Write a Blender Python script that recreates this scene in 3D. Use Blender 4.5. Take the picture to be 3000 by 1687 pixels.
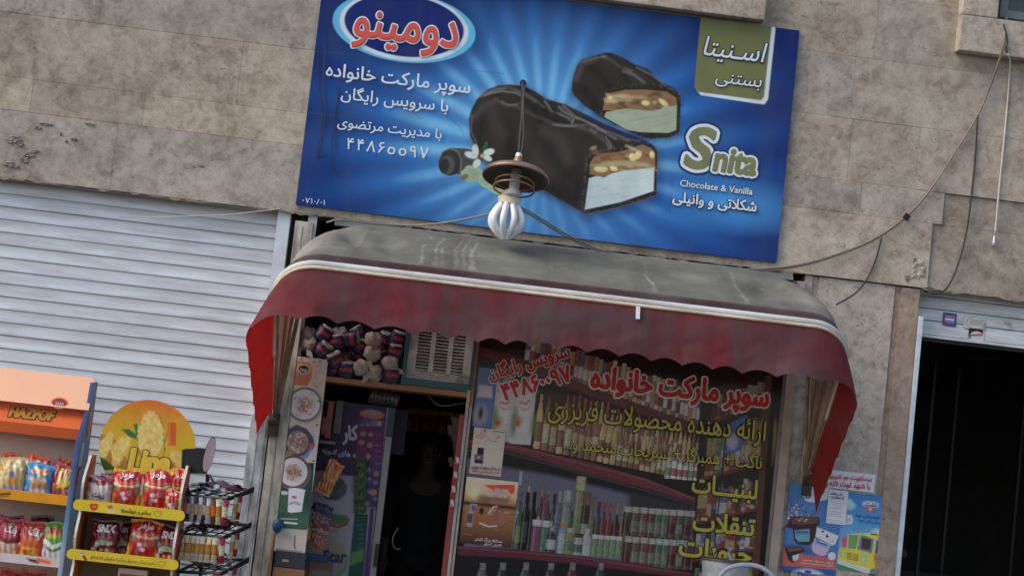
import bpy, bmesh, math, random
import numpy as np
from mathutils import Vector, Matrix, Euler
from mathutils.geometry import delaunay_2d_cdt
rnd = random.Random(7)
for o in list(bpy.data.objects): bpy.data.objects.remove(o)
SC = bpy.context.scene
COL = SC.collection
PI = math.pi

# ------------------------------------------------------------------ camera
# world: X right along the facade, Z up, the facade front is the plane Y = 0, the street is at Y < 0
ROLL, PITCH, YAW, FPX = 0.11173214, -0.09031969, -0.06995631, 5500.0
CXP, CYP, DIST, CAMZ = 1500.0, 843.5, 11.8, 1.6
def _rot(r, p, y):
    s, c = math.sin, math.cos
    Ry = np.array([[c(y), 0, s(y)], [0, 1, 0], [-s(y), 0, c(y)]])
    Rx = np.array([[1, 0, 0], [0, c(p), -s(p)], [0, s(p), c(p)]])
    Rz = np.array([[c(r), -s(r), 0], [s(r), c(r), 0], [0, 0, 1]])
    return Rz @ Rx @ Ry
RC = _rot(ROLL, PITCH, YAW)
cam_d = bpy.data.cameras.new('camera')
cam = bpy.data.objects.new('camera', cam_d); COL.objects.link(cam)
def _w(v): return Vector((v[0], v[2], -v[1]))
_r, _u, _b = _w(RC[0]), _w(-RC[1]), _w(-RC[2])
cam.matrix_world = Matrix(((_r.x, _u.x, _b.x, 0), (_r.y, _u.y, _b.y, -DIST), (_r.z, _u.z, _b.z, CAMZ), (0, 0, 0, 1)))
cam_d.sensor_width = 36.0; cam_d.sensor_fit = 'HORIZONTAL'
cam_d.lens = 36.0 * FPX / 3000.0
cam_d.clip_start = 0.1; cam_d.clip_end = 500
SC.camera = cam

# ------------------------------------------------------------------ light
W = bpy.data.worlds.new('World'); SC.world = W; W.use_nodes = True
wn = W.node_tree.nodes; wl = W.node_tree.links
sky = wn.new('ShaderNodeTexSky'); sky.sky_type = 'NISHITA'; sky.sun_disc = False
SUN_DIR = Vector((-0.80, -0.30, 0.80)).normalized()          # towards the sun
sky.sun_elevation = math.asin(SUN_DIR.z)
sky.sun_rotation = math.atan2(SUN_DIR.x, SUN_DIR.y)
sky.air_density = 1.0; sky.dust_density = 2.5; sky.ozone_density = 1.0
bg = wn['Background']; bg.inputs['Strength'].default_value = 0.14
wl.new(sky.outputs['Color'], bg.inputs['Color'])
sun_d = bpy.data.lights.new('sun', 'SUN'); sun_d.energy = 0.75; sun_d.angle = math.radians(35); sun_d.color = (1.0, 0.97, 0.92)
sun = bpy.data.objects.new('sun', sun_d); COL.objects.link(sun)
sun.rotation_euler = SUN_DIR.to_track_quat('Z', 'Y').to_euler(); sun.location = (-8, -8, 12)
SC.view_settings.view_transform = 'Standard'; SC.view_settings.look = 'None'
SC.view_settings.exposure = 0.62; SC.view_settings.gamma = 1.0
SC.view_settings.use_curve_mapping = False

# ------------------------------------------------------------------ measuring: rays of the photograph onto vertical planes
CROPS = dict(A=(850,0,2.26375),B=(1600,0,1.81125),C=(0,1050,2.275),D=(700,900,1.8413),E=(1330,980,2.049),F=(2200,700,1.4675),
 G=(1200,200,2.07),H=(2300,0,1.61),a1=(0,0,2.415),a2=(0,480,2.415),a3=(700,600,3.623),a4=(2000,700,3.22),a5=(2550,800,4.831),
 a6=(1950,1550,6.44),a7=(2200,1350,4.3),a8=(1330,1200,2.974),b1=(0,1250,3.315),b2=(200,1340,4.175),b3=(520,1250,3.317),
 b4=(850,920,4.441),b5=(860,1130,2.6),b6=(1080,1130,2.6),b7=(1400,1000,4.83),b8=(720,900,1.843),U=(0,0,.85867),S=(0,0,1.0))
def Qv(crop, pts, Y=0.0):
    o = CROPS[crop]; p = np.asarray(pts, float).reshape(-1, 2)
    d = np.stack([o[0] + p[:, 0]/o[2] - CXP, o[1] + p[:, 1]/o[2] - CYP, np.full(len(p), FPX)], 1) @ RC
    t = (DIST + Y) / d[:, 2]
    return np.stack([d[:, 0]*t, np.full(len(p), float(Y)), CAMZ - d[:, 1]*t], 1)
def Q(crop, x, y, Y=0.0): return Vector(Qv(crop, [(x, y)], Y)[0])
def mpp(crop, Y=0.0): return (DIST + Y) / FPX / CROPS[crop][2]        # metres per crop pixel

# ------------------------------------------------------------------ colours and materials
def lin1(c):
    c = c/255.0
    return c/12.92 if c <= .04045 else ((c + .055)/1.055)**2.4
def L(r, g, b, k=1.0): return tuple(min(.9, lin1(x)*k) for x in (r, g, b))
MATS = {}
def mat(name, rgb=(.5,.5,.5), rough=.6, metal=0.0, nscale=12.0, namt=.15, bump=0.0, bscale=60.0, stretch=(1,1,1), spec=.5,
        dirt=None, dirt_amt=0.0, dirt_scale=3.0, dirt_stretch=(1,1,1), attr=None, transl=None, coat=0.0):
    if name in MATS: return MATS[name]
    m = bpy.data.materials.new(name); MATS[name] = m; m.use_nodes = True
    n = m.node_tree.nodes; l = m.node_tree.links
    p = n['Principled BSDF']; p.inputs['Roughness'].default_value = rough; p.inputs['Metallic'].default_value = metal
    p.inputs['Specular IOR Level'].default_value = spec
    if coat: p.inputs['Coat Weight'].default_value = coat; p.inputs['Coat Roughness'].default_value = .08
    tc = n.new('ShaderNodeTexCoord')
    def noise(scale, st, detail=5.0, rough_=.6):
        mp = n.new('ShaderNodeMapping'); mp.inputs['Scale'].default_value = st; l.new(tc.outputs['Object'], mp.inputs['Vector'])
        t = n.new('ShaderNodeTexNoise'); t.inputs['Scale'].default_value = scale; t.inputs['Detail'].default_value = detail
        t.inputs['Roughness'].default_value = rough_
        l.new(mp.outputs['Vector'], t.inputs['Vector']); return t
    if attr:
        a = n.new('ShaderNodeAttribute'); a.attribute_name = attr; base = a.outputs['Color']
    else:
        a = n.new('ShaderNodeRGB'); a.outputs[0].default_value = (*rgb, 1); base = a.outputs[0]
    if namt:
        t = noise(nscale, stretch)
        r = n.new('ShaderNodeMapRange'); r.inputs['From Min'].default_value = .3; r.inputs['From Max'].default_value = .7
        r.inputs['To Min'].default_value = 1 - namt; r.inputs['To Max'].default_value = 1 + namt*.6
        l.new(t.outputs['Fac'], r.inputs['Value'])
        mx = n.new('ShaderNodeMix'); mx.data_type = 'RGBA'; mx.blend_type = 'MULTIPLY'; mx.inputs['Factor'].default_value = 1
        l.new(base, mx.inputs['A']); l.new(r.outputs['Result'], mx.inputs['B']); base = mx.outputs['Result']
    if dirt:
        t = noise(dirt_scale, dirt_stretch, 8.0, .65)
        r = n.new('ShaderNodeMapRange'); r.inputs['From Min'].default_value = .42; r.inputs['From Max'].default_value = .66
        r.inputs['To Min'].default_value = 0; r.inputs['To Max'].default_value = dirt_amt
        l.new(t.outputs['Fac'], r.inputs['Value'])
        mx = n.new('ShaderNodeMix'); mx.data_type = 'RGBA'; mx.inputs['B'].default_value = (*dirt, 1)
        l.new(r.outputs['Result'], mx.inputs['Factor']); l.new(base, mx.inputs['A']); base = mx.outputs['Result']
    l.new(base, p.inputs['Base Color'])
    if bump:
        t = noise(bscale, (1,1,1), 4.0)
        b = n.new('ShaderNodeBump'); b.inputs['Strength'].default_value = bump; b.inputs['Distance'].default_value = .01
        l.new(t.outputs['Fac'], b.inputs['Height']); l.new(b.outputs['Normal'], p.inputs['Normal'])
    if transl:
        tb = n.new('ShaderNodeBsdfTranslucent'); tb.inputs['Color'].default_value = (*transl[0], 1)
        ms = n.new('ShaderNodeMixShader'); ms.inputs['Fac'].default_value = transl[1]
        l.new(p.outputs['BSDF'], ms.inputs[1]); l.new(tb.outputs['BSDF'], ms.inputs[2])
        l.new(ms.outputs['Shader'], n['Material Output'].inputs['Surface'])
    return m

def stone_mat(name, c_light, c_mid, c_dark, spots=.5, tone=True, fleck=0.0, scale=1.0):
    m = bpy.data.materials.new(name); MATS[name] = m; m.use_nodes = True
    n = m.node_tree.nodes; l = m.node_tree.links; p = n['Principled BSDF']
    p.inputs['Roughness'].default_value = .62; p.inputs['Specular IOR Level'].default_value = .35
    tc = n.new('ShaderNodeTexCoord')
    def noise(scale, detail=6, dist=0.0, rg=.6, st=(1,1,1)):
        mp = n.new('ShaderNodeMapping'); mp.inputs['Scale'].default_value = st
        l.new(tc.outputs['Object'], mp.inputs['Vector'])
        t = n.new('ShaderNodeTexNoise'); t.inputs['Scale'].default_value = scale*scale_; t.inputs['Detail'].default_value = detail
        t.inputs['Roughness'].default_value = rg; t.inputs['Distortion'].default_value = dist
        l.new(mp.outputs['Vector'], t.inputs['Vector']); return t
    scale_ = scale
    big = noise(2.6, 7, .7, .62, (1, 1, 1.25)); mid = noise(13, 9, .5, .74); fine = noise(95, 7, 0, .8); pit = noise(26, 8, .8, .7, (1, 1, 1.5)); pitm = noise(4.5, 3, .3)
    r1 = n.new('ShaderNodeValToRGB'); e = r1.color_ramp.elements
    e[0].position = .36; e[0].color = (*c_dark, 1); e[1].position = .62; e[1].color = (*c_light, 1)
    k = r1.color_ramp.elements.new(.49); k.color = (*c_mid, 1)
    add = n.new('ShaderNodeMath'); add.operation = 'MULTIPLY_ADD'; add.inputs[1].default_value = .40
    sc = n.new('ShaderNodeMath'); sc.operation = 'MULTIPLY'; sc.inputs[1].default_value = .60
    l.new(mid.outputs['Fac'], sc.inputs[0]); l.new(big.outputs['Fac'], add.inputs[0]); l.new(sc.outputs[0], add.inputs[2])
    l.new(add.outputs[0], r1.inputs['Fac']); base = r1.outputs['Color']
    # fine grain
    fr = n.new('ShaderNodeMapRange'); fr.inputs['From Min'].default_value = .25; fr.inputs['From Max'].default_value = .75
    fr.inputs['To Min'].default_value = .70; fr.inputs['To Max'].default_value = 1.26; l.new(fine.outputs['Fac'], fr.inputs['Value'])
    mx = n.new('ShaderNodeMix'); mx.data_type = 'RGBA'; mx.blend_type = 'MULTIPLY'; mx.inputs['Factor'].default_value = 1
    l.new(base, mx.inputs['A']); l.new(fr.outputs['Result'], mx.inputs['B']); base = mx.outputs['Result']
    # brown pits gathered in patches
    pr = n.new('ShaderNodeMapRange'); pr.inputs['From Min'].default_value = .57; pr.inputs['From Max'].default_value = .68; l.new(pit.outputs['Fac'], pr.inputs['Value'])
    pm = n.new('ShaderNodeMapRange'); pm.inputs['From Min'].default_value = .44; pm.inputs['From Max'].default_value = .6; l.new(pitm.outputs['Fac'], pm.inputs['Value'])
    mu = n.new('ShaderNodeMath'); mu.operation = 'MULTIPLY'; l.new(pr.outputs['Result'], mu.inputs[0]); l.new(pm.outputs['Result'], mu.inputs[1])
    mu2 = n.new('ShaderNodeMath'); mu2.operation = 'MULTIPLY'; mu2.inputs[1].default_value = spots; l.new(mu.outputs[0], mu2.inputs[0])
    mx = n.new('ShaderNodeMix'); mx.data_type = 'RGBA'; mx.inputs['B'].default_value = (.07, .045, .032, 1)
    l.new(mu2.outputs[0], mx.inputs['Factor']); l.new(base, mx.inputs['A']); base = mx.outputs['Result']
    if fleck:
        fl = noise(34, 4, .4, .7); f2 = n.new('ShaderNodeMapRange'); f2.inputs['From Min'].default_value = .64; f2.inputs['From Max'].default_value = .68
        f2.inputs['To Max'].default_value = fleck; l.new(fl.outputs['Fac'], f2.inputs['Value'])
        mx = n.new('ShaderNodeMix'); mx.data_type = 'RGBA'; mx.inputs['B'].default_value = (.62, .6, .57, 1)
        l.new(f2.outputs['Result'], mx.inputs['Factor']); l.new(base, mx.inputs['A']); base = mx.outputs['Result']
    if tone:
        a = n.new('ShaderNodeAttribute'); a.attribute_name = 'Col'
        mx = n.new('ShaderNodeMix'); mx.data_type = 'RGBA'; mx.blend_type = 'MULTIPLY'; mx.inputs['Factor'].default_value = 1
        l.new(base, mx.inputs['A']); l.new(a.outputs['Color'], mx.inputs['B']); base = mx.outputs['Result']
    l.new(base, p.inputs['Base Color'])
    bp = n.new('ShaderNodeBump'); bp.inputs['Strength'].default_value = .35; bp.inputs['Distance'].default_value = .006
    sb = n.new('ShaderNodeMath'); sb.operation = 'SUBTRACT'; l.new(fine.outputs['Fac'], sb.inputs[0]); l.new(mu.outputs[0], sb.inputs[1])
    l.new(sb.outputs[0], bp.inputs['Height']); l.new(bp.outputs['Normal'], p.inputs['Normal'])
    return m

# ------------------------------------------------------------------ objects
def wm(o):
    m = o.matrix_basis.copy()
    return (wm(o.parent) @ m) if o.parent else m
def tag(o, label=None, cat=None, group=None, kind=None):
    for k, v in (('label', label), ('category', cat), ('group', group), ('kind', kind)):
        if v: o[k] = v
    return o
def thing(name, loc, label, cat, group=None, rz=0.0):
    o = bpy.data.objects.new(name, None); COL.objects.link(o); o.empty_display_size = .1
    o.location = loc; o.rotation_euler = (0, 0, rz)
    return tag(o, label, cat, group)
def copy_tree(o, parent=None):
    c = o.copy(); COL.objects.link(c)
    if parent: c.parent = parent
    for ch in list(o.children): copy_tree(ch, c)
    return c

class MB:
    def __init__(s): s.v = []; s.f = []; s.m = []; s.c = []; s.col = None
    def add(s, verts, faces, mi=0):
        b = len(s.v); s.v += [tuple(v) for v in verts]; s.f += [tuple(i + b for i in f) for f in faces]; s.m += [mi]*len(faces)
        s.c += [s.col or (1, 1, 1)]*len(verts)
        return s
    def box(s, x0, x1, y0, y1, z0, z1, mi=0, bev=0.0):
        if bev <= 0:
            v = [(x0,y0,z0),(x1,y0,z0),(x1,y1,z0),(x0,y1,z0),(x0,y0,z1),(x1,y0,z1),(x1,y1,z1),(x0,y1,z1)]
            f = [(0,3,2,1),(4,5,6,7),(0,1,5,4),(1,2,6,5),(2,3,7,6),(3,0,4,7)]
            return s.add(v, f, mi)
        bm = bmesh.new(); bmesh.ops.create_cube(bm, size=1)
        for q in bm.verts: q.co = Vector(((x0+x1)/2 + q.co.x*(x1-x0), (y0+y1)/2 + q.co.y*(y1-y0), (z0+z1)/2 + q.co.z*(z1-z0)))
        bmesh.ops.bevel(bm, geom=bm.edges[:], offset=bev, segments=2, affect='EDGES', profile=.7)
        bm.verts.index_update()
        s.add([q.co[:] for q in bm.verts], [[q.index for q in f.verts] for f in bm.faces], mi); bm.free(); return s
    def obox(s, c, ex, ey, ez, mi=0, bev=0.0):
        # box with centre c and half axes ex, ey, ez (vectors)
        t = MB(); t.box(-1, 1, -1, 1, -1, 1) if not bev else None
        if bev:
            hx, hy, hz = ex.length, ey.length, ez.length
            t.box(-hx, hx, -hy, hy, -hz, hz, 0, bev)
            v = [c + ex*(p[0]/hx) + ey*(p[1]/hy) + ez*(p[2]/hz) for p in t.v]
        else: v = [c + ex*p[0] + ey*p[1] + ez*p[2] for p in t.v]
        return s.add(v, t.f, mi)
    def prism(s, pts, d, mi=0):
        # planar polygon (3D points) pushed along vector d; ends filled
        n = len(pts); d = Vector(d); a = [Vector(p) for p in pts]; b = [p + d for p in a]
        return s.add(a + b, [tuple(range(n)), tuple(range(2*n-1, n-1, -1))] + [(i, n+i, n+(i+1) % n, (i+1) % n) for i in range(n)], mi)
    def tube(s, pts, r, seg=8, mi=0, cap=True, flat=None):
        P = [Vector(p) for p in pts]; n = len(P); rs = r if isinstance(r, (list, tuple)) else [r]*n
        V = []; up = None
        for i in range(n):
            t = (P[min(i+1, n-1)] - P[max(i-1, 0)])
            t = t.normalized() if t.length > 1e-9 else Vector((0, 0, 1))
            if up is None: up = Vector((0, 0, 1)) if abs(t.z) < .9 else Vector((0, 1, 0))
            sd = t.cross(up); sd = sd.normalized() if sd.length > 1e-6 else t.orthogonal().normalized()
            up = sd.cross(t).normalized()
            for k in range(seg):
                a = 2*PI*k/seg; V.append(P[i] + (sd*math.cos(a) + up*math.sin(a)*(flat or 1))*rs[i])
        F = [(i*seg+k, i*seg+(k+1) % seg, (i+1)*seg+(k+1) % seg, (i+1)*seg+k) for i in range(n-1) for k in range(seg)]
        if cap: F += [tuple(range(seg-1, -1, -1)), tuple((n-1)*seg+k for k in range(seg))]
        return s.add(V, F, mi)
    def lathe(s, prof, c, seg=24, mi=0, axis=None, cap=True):
        # prof: list of (r, h) along the axis
        c = Vector(c); az = Vector(axis or (0, 0, 1)).normalized(); ax = az.orthogonal().normalized(); ay = az.cross(ax)
        V = [c + az*h + (ax*math.cos(2*PI*k/seg) + ay*math.sin(2*PI*k/seg))*max(r, 1e-5) for r, h in prof for k in range(seg)]
        n = len(prof)
        F = [(i*seg+k, i*seg+(k+1) % seg, (i+1)*seg+(k+1) % seg, (i+1)*seg+k) for i in range(n-1) for k in range(seg)]
        if cap: F += [tuple(range(seg-1, -1, -1)), tuple((n-1)*seg+k for k in range(seg))]
        return s.add(V, F, mi)
    def grid(s, P, mi=0):
        # P[i][j] points
        n, m = len(P), len(P[0])
        return s.add([p for row in P for p in row], [(i*m+j, i*m+j+1, (i+1)*m+j+1, (i+1)*m+j) for i in range(n-1) for j in range(m-1)], mi)
    def build(s, name, mats, parent=None, smooth=False, center=True, colors=False, fix=True):
        mats = mats if isinstance(mats, (list, tuple)) else [mats]
        me = bpy.data.meshes.new(name)
        if parent: inv = wm(parent).inverted(); vs = [inv @ Vector(v) for v in s.v]; off = Vector()
        else:
            a = np.array(s.v); off = Vector(((a[:,0].min()+a[:,0].max())/2, (a[:,1].min()+a[:,1].max())/2, a[:,2].min())) if center else Vector()
            vs = [Vector(v) - off for v in s.v]
        me.from_pydata([v[:] for v in vs], [], s.f)
        for m in mats: me.materials.append(m)
        me.polygons.foreach_set('material_index', s.m)
        if colors:
            ca = me.color_attributes.new('Col', 'FLOAT_COLOR', 'POINT')
            ca.data.foreach_set('color', np.concatenate([np.array(s.c, np.float32), np.ones((len(s.c), 1), np.float32)], 1).ravel())
        if fix:
            bm = bmesh.new(); bm.from_mesh(me); bmesh.ops.recalc_face_normals(bm, faces=bm.faces); bm.to_mesh(me); bm.free()
        if smooth:
            me.polygons.foreach_set('use_smooth', [True]*len(me.polygons))
            if smooth != True: me.set_sharp_from_angle(angle=math.radians(smooth))
        me.update()
        o = bpy.data.objects.new(name, me); COL.objects.link(o); o.location = off
        if parent: o.parent = parent
        return o
def plain(name, mb, mats, label, cat, group=None, **k):
    return tag(mb.build(name, mats, **k), label, cat, group)

# ------------------------------------------------------------------ lettering (Persian is shaped here into joined forms)
_F = {}
for ch, cp, k in (('ا',0xFE8D,2),('آ',0xFE81,2),('ب',0xFE8F,4),('ت',0xFE95,4),('ث',0xFE99,4),('ج',0xFE9D,4),('ح',0xFEA1,4),('خ',0xFEA5,4),('د',0xFEA9,2),
  ('ذ',0xFEAB,2),('ر',0xFEAD,2),('ز',0xFEAF,2),('س',0xFEB1,4),('ش',0xFEB5,4),('ص',0xFEB9,4),('ض',0xFEBD,4),('ط',0xFEC1,4),('ظ',0xFEC5,4),('ع',0xFEC9,4),
  ('غ',0xFECD,4),('ف',0xFED1,4),('ق',0xFED5,4),('ک',0xFB8E,4),('گ',0xFB92,4),('ل',0xFEDD,4),('م',0xFEE1,4),('ن',0xFEE5,4),('ه',0xFEE9,4),('و',0xFEED,2),
  ('ی',0xFBFC,4),('پ',0xFB56,4),('چ',0xFB7A,4),('ژ',0xFB8A,2),('ئ',0xFE89,4)): _F[ch] = (cp, k)
def shape(s):
    if not any(c in _F for c in s): return s
    out = []; i = 0; prev = False                     # prev: the letter before joins forwards
    while i < len(s):
        c = s[i]
        if c == 'ـ': out.append(c); prev = True; i += 1; continue
        if c not in _F: out.append(c); prev = False; i += 1; continue
        if c == 'ل' and i+1 < len(s) and s[i+1] == 'ا':
            out.append(chr(0xFEFC if prev else 0xFEFB)); prev = False; i += 2; continue
        cp, k = _F[c]
        nx = k == 4 and i+1 < len(s) and (s[i+1] in _F or s[i+1] == 'ـ')
        out.append(chr(cp + (3 if prev and nx else 2 if nx else 1 if prev else 0)))
        prev = k == 4; i += 1
    return ''.join(reversed(out))
_tcur = bpy.data.curves.new('lettering_source', 'FONT'); _tobj = bpy.data.objects.new('lettering_source', _tcur); COL.objects.link(_tobj)
_tcur.resolution_u = 3; _tcur.dimensions = '3D'; _tcur.fill_mode = 'FULL'; _tcache = {}
def glyphs(s, space=1.0):
    """vertices, faces, island number of each vertex, outline edges"""
    key = (s, space)
    if key not in _tcache:
        _tcur.body = shape(s); _tcur.space_character = space
        bpy.context.view_layer.update()
        me = bpy.data.meshes.new_from_object(_tobj.evaluated_get(bpy.context.evaluated_depsgraph_get()))
        co = [Vector(q.co[:2]) for q in me.vertices]; nv = len(co)
        lo = list(range(nv))                                   # outline loops are runs of consecutive vertices
        def find(i):
            while lo[i] != i: lo[i] = lo[lo[i]]; i = lo[i]
            return i
        for e in me.edges:
            i, j = find(e.vertices[0]), find(e.vertices[1]); lo[max(i, j)] = min(i, j)
        runs = {}
        for i in range(nv): runs.setdefault(find(i), []).append(i)
        ed = [(r[i], r[(i+1) % len(r)]) for r in runs.values() if len(r) > 2 for i in range(len(r))]
        bpy.data.meshes.remove(me)
        if not ed: _tcache[key] = (np.zeros((0, 2)), [], [], []); return _tcache[key]
        ov, oe, of, *_ = delaunay_2d_cdt(co, ed, [], 0, 1e-6)
        v = np.array([q[:] for q in ov]); E0 = np.array([co[i][:] for i, _ in ed]); E1 = np.array([co[j][:] for _, j in ed])
        f = []
        for t in of:                                           # keep what lies inside (non-zero winding)
            c = v[list(t)].mean(0); up = (E0[:,1] <= c[1]) & (E1[:,1] > c[1]); dn = (E1[:,1] <= c[1]) & (E0[:,1] > c[1])
            cr = (E1[:,0]-E0[:,0])*(c[1]-E0[:,1]) - (c[0]-E0[:,0])*(E1[:,1]-E0[:,1])
            if (up & (cr > 0)).sum() - (dn & (cr < 0)).sum() != 0: f.append(tuple(t))
        cnt = {}
        for t in f:
            for i in range(3):
                q = (t[i], t[(i+1) % 3]); q = (min(q), max(q)); cnt[q] = cnt.get(q, 0)+1
        be = [q for q, n in cnt.items() if n == 1]
        _tcache[key] = (v, f, [0]*len(v), be)
    return _tcache[key]
def letter_into(mb, s, A, B, bold=0.0, sy=1.0, shear=0.0, space=1.0, outline=0.0, mi=0, omi=1, lift=.0004, normal=(0,-1,0), warp=None, level=False, outline2=0.0):
    """lettering whose base line runs from A to B (world points) on the plane with that normal; strokes thicken and outline it"""
    A = Vector(A); B = Vector(B); nrm = Vector(normal).normalized()
    ex = B - A
    if level: ex = Vector((ex.x, ex.y, 0))
    wd = ex.length; ex.normalize(); ez = ex.cross(-nrm).normalized()
    if ez.z < 0: ez = -ez
    v, f, isl, be = glyphs(s, space)
    if not len(v): return
    x0, x1 = v[:,0].min()-bold, v[:,0].max()+bold; k = wd/(x1-x0)
    P2 = np.stack([(v[:,0]-x0)*k + v[:,1]*k*sy*shear, v[:,1]*k*sy], 1)
    def w3(x, y, lf):
        if warp: return warp(x, y, lf)
        return A + ex*float(x) + ez*float(y) + nrm*lf
    step = 4e-6
    def strokes(rad, m, lf):
        V = []; F = []; n = 0
        seen = set()
        for a, b in be:
            p, q = P2[a], P2[b]; d = q-p; ln = math.hypot(*d)
            if ln < 1e-9: continue
            o = np.array([-d[1], d[0]])/ln*rad; n += 1; c = len(V)
            V += [w3(*(p+o), lf+n*step), w3(*(q+o), lf+n*step), w3(*(q-o), lf+n*step), w3(*(p-o), lf+n*step)]; F.append((c, c+1, c+2, c+3))
            for i in (a, b):
                if i in seen: continue
                seen.add(i); n += 1; c = len(V)
                V += [w3(P2[i][0]+rad*math.cos(t*PI/4), P2[i][1]+rad*math.sin(t*PI/4), lf+n*step) for t in range(8)]; F.append(tuple(range(c, c+8)))
        mb.add(V, F, m); return lf + n*step
    lf = lift
    if outline2: lf = strokes((outline2+bold)*k, 2, lf) + .0002
    if outline: lf = strokes((outline+bold)*k, omi, lf) + .0002
    if bold: lf = strokes(bold*k, mi, lf) + .0001
    mb.add([w3(x, y, lf + isl[i]*2e-5) for i, (x, y) in enumerate(P2)], f, mi)
def letter(name, s, a, b, crop, Y, mats, parent, **k):
    mb = MB(); letter_into(mb, s, Q(crop, *a, Y), Q(crop, *b, Y), **k)
    return mb.build(name, mats, parent, fix=False)

# ------------------------------------------------------------------ printed surfaces: a fine grid of coloured vertices
class Canvas:
    def __init__(s, x0, x1, z0, z1, Y, nx, col=(1,1,1)):
        s.x0, s.x1, s.z0, s.z1, s.Y = x0, x1, z0, z1, Y
        s.nx = nx; s.nz = max(4, int(round(nx*(z1-z0)/(x1-x0))))
        s.u = np.linspace(x0, x1, s.nx); s.w = np.linspace(z0, z1, s.nz); s.px = (x1-x0)/(s.nx-1)
        s.a = np.empty((s.nz, s.nx, 3), np.float32); s.a[:] = col; s.crop = None; s.lean = 0
    @property
    def k(s): return mpp(s.crop, s.Y) if s.crop else 1.0
    def pt(s, pts):
        p = np.asarray(pts, float).reshape(-1, 2)
        if s.crop: q = Qv(s.crop, p, s.Y); p = q[:, [0, 2]]
        return p
    def win(s, xa, xb, za, zb):
        i0 = np.searchsorted(s.u, xa); i1 = np.searchsorted(s.u, xb); j0 = np.searchsorted(s.w, za); j1 = np.searchsorted(s.w, zb)
        if i1 <= i0 or j1 <= j0: return None
        X, Z = np.meshgrid(s.u[i0:i1], s.w[j0:j1]); return (slice(j0, j1), slice(i0, i1)), X, Z
    def mix(s, sl, m, col, mode=None):
        m = np.clip(m, 0, 1)[..., None]; col = np.asarray(col, np.float32)
        s.a[sl] = s.a[sl]*(1-m) + col*m
    def poly(s, pts, col, soft=0.0, alpha=1.0, grow=0.0):
        p = s.pt(pts); soft = max(soft*s.k, s.px*.8); grow *= s.k
        e = soft + grow
        w = s.win(p[:,0].min()-e, p[:,0].max()+e, p[:,1].min()-e, p[:,1].max()+e)
        if w is None: return
        sl, X, Z = w; d2 = np.full(X.shape, 1e9); ins = np.zeros(X.shape, bool); n = len(p)
        for i in range(n):
            ax, az = p[i]; bx, bz = p[(i+1) % n]; ex, ez = bx-ax, bz-az
            t = np.clip(((X-ax)*ex + (Z-az)*ez)/(ex*ex+ez*ez+1e-12), 0, 1)
            d2 = np.minimum(d2, (X-ax-t*ex)**2 + (Z-az-t*ez)**2)
            c = ((az <= Z) & (bz > Z)) | ((bz <= Z) & (az > Z))
            with np.errstate(divide='ignore', invalid='ignore'):
                ins ^= c & (X < ax + (Z-az)*ex/np.where(ez == 0, 1e-12, ez))
        d = np.sqrt(d2)*np.where(ins, 1, -1) + grow
        s.mix(sl, (d/soft*.5 + .5)*alpha if alpha != 1 else d/soft*.5+.5, col) if alpha == 1 else s.mix(sl, np.clip(d/soft*.5+.5, 0, 1)*alpha, col)
    def line(s, pts, width, col, soft=0.0, alpha=1.0):
        p = s.pt(pts); w_ = width*s.k/2; soft = max(soft*s.k, s.px*.8); e = w_ + soft
        w = s.win(p[:,0].min()-e, p[:,0].max()+e, p[:,1].min()-e, p[:,1].max()+e)
        if w is None: return
        sl, X, Z = w; d2 = np.full(X.shape, 1e9)
        for i in range(len(p)-1):
            ax, az = p[i]; ex, ez = p[i+1]-p[i]
            t = np.clip(((X-ax)*ex + (Z-az)*ez)/(ex*ex+ez*ez+1e-12), 0, 1)
            d2 = np.minimum(d2, (X-ax-t*ex)**2 + (Z-az-t*ez)**2)
        s.mix(sl, np.clip((w_-np.sqrt(d2))/soft*.5+.5, 0, 1)*alpha, col)
    def ell(s, c, rx, rz, col, rot=0.0, soft=0.0, alpha=1.0, gauss=False):
        cx, cz = s.pt([c])[0]; rx *= s.k; rz *= s.k; soft = max(soft*s.k, s.px*.8)
        e = max(rx, rz)*(2.6 if gauss else 1) + soft
        w = s.win(cx-e, cx+e, cz-e, cz+e)
        if w is None: return
        sl, X, Z = w; a = X-cx; b = Z-cz; c_, s_ = math.cos(rot), math.sin(rot); a, b = a*c_+b*s_, -a*s_+b*c_
        r = np.sqrt((a/rx)**2 + (b/rz)**2)
        if gauss: s.mix(sl, np.exp(-r*r)*alpha, col); return
        s.mix(sl, np.clip((1-r)*min(rx, rz)/soft*.5+.5, 0, 1)*alpha, col)
    def rect(s, x0, z0, x1, z1, col, soft=0.0, alpha=1.0):        # always in metres
        c, s.crop = s.crop, None
        s.poly([(x0,z0),(x1,z0),(x1,z1),(x0,z1)], col, soft, alpha); s.crop = c
    def vgrad(s, top, bottom, p=1.0):
        t = ((s.w - s.z0)/(s.z1-s.z0))[:, None, None]**p
        s.a[:] = np.asarray(bottom)*(1-t) + np.asarray(top)*t
    def noise(s, amt, seed=0, cell=1):
        r = np.random.default_rng(seed); g = r.normal(0, amt, (s.nz//cell+2, s.nx//cell+2))
        g = np.repeat(np.repeat(g, cell, 0), cell, 1)[:s.nz, :s.nx]; s.a *= np.clip(1+g, .2, 2)[..., None]
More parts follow.
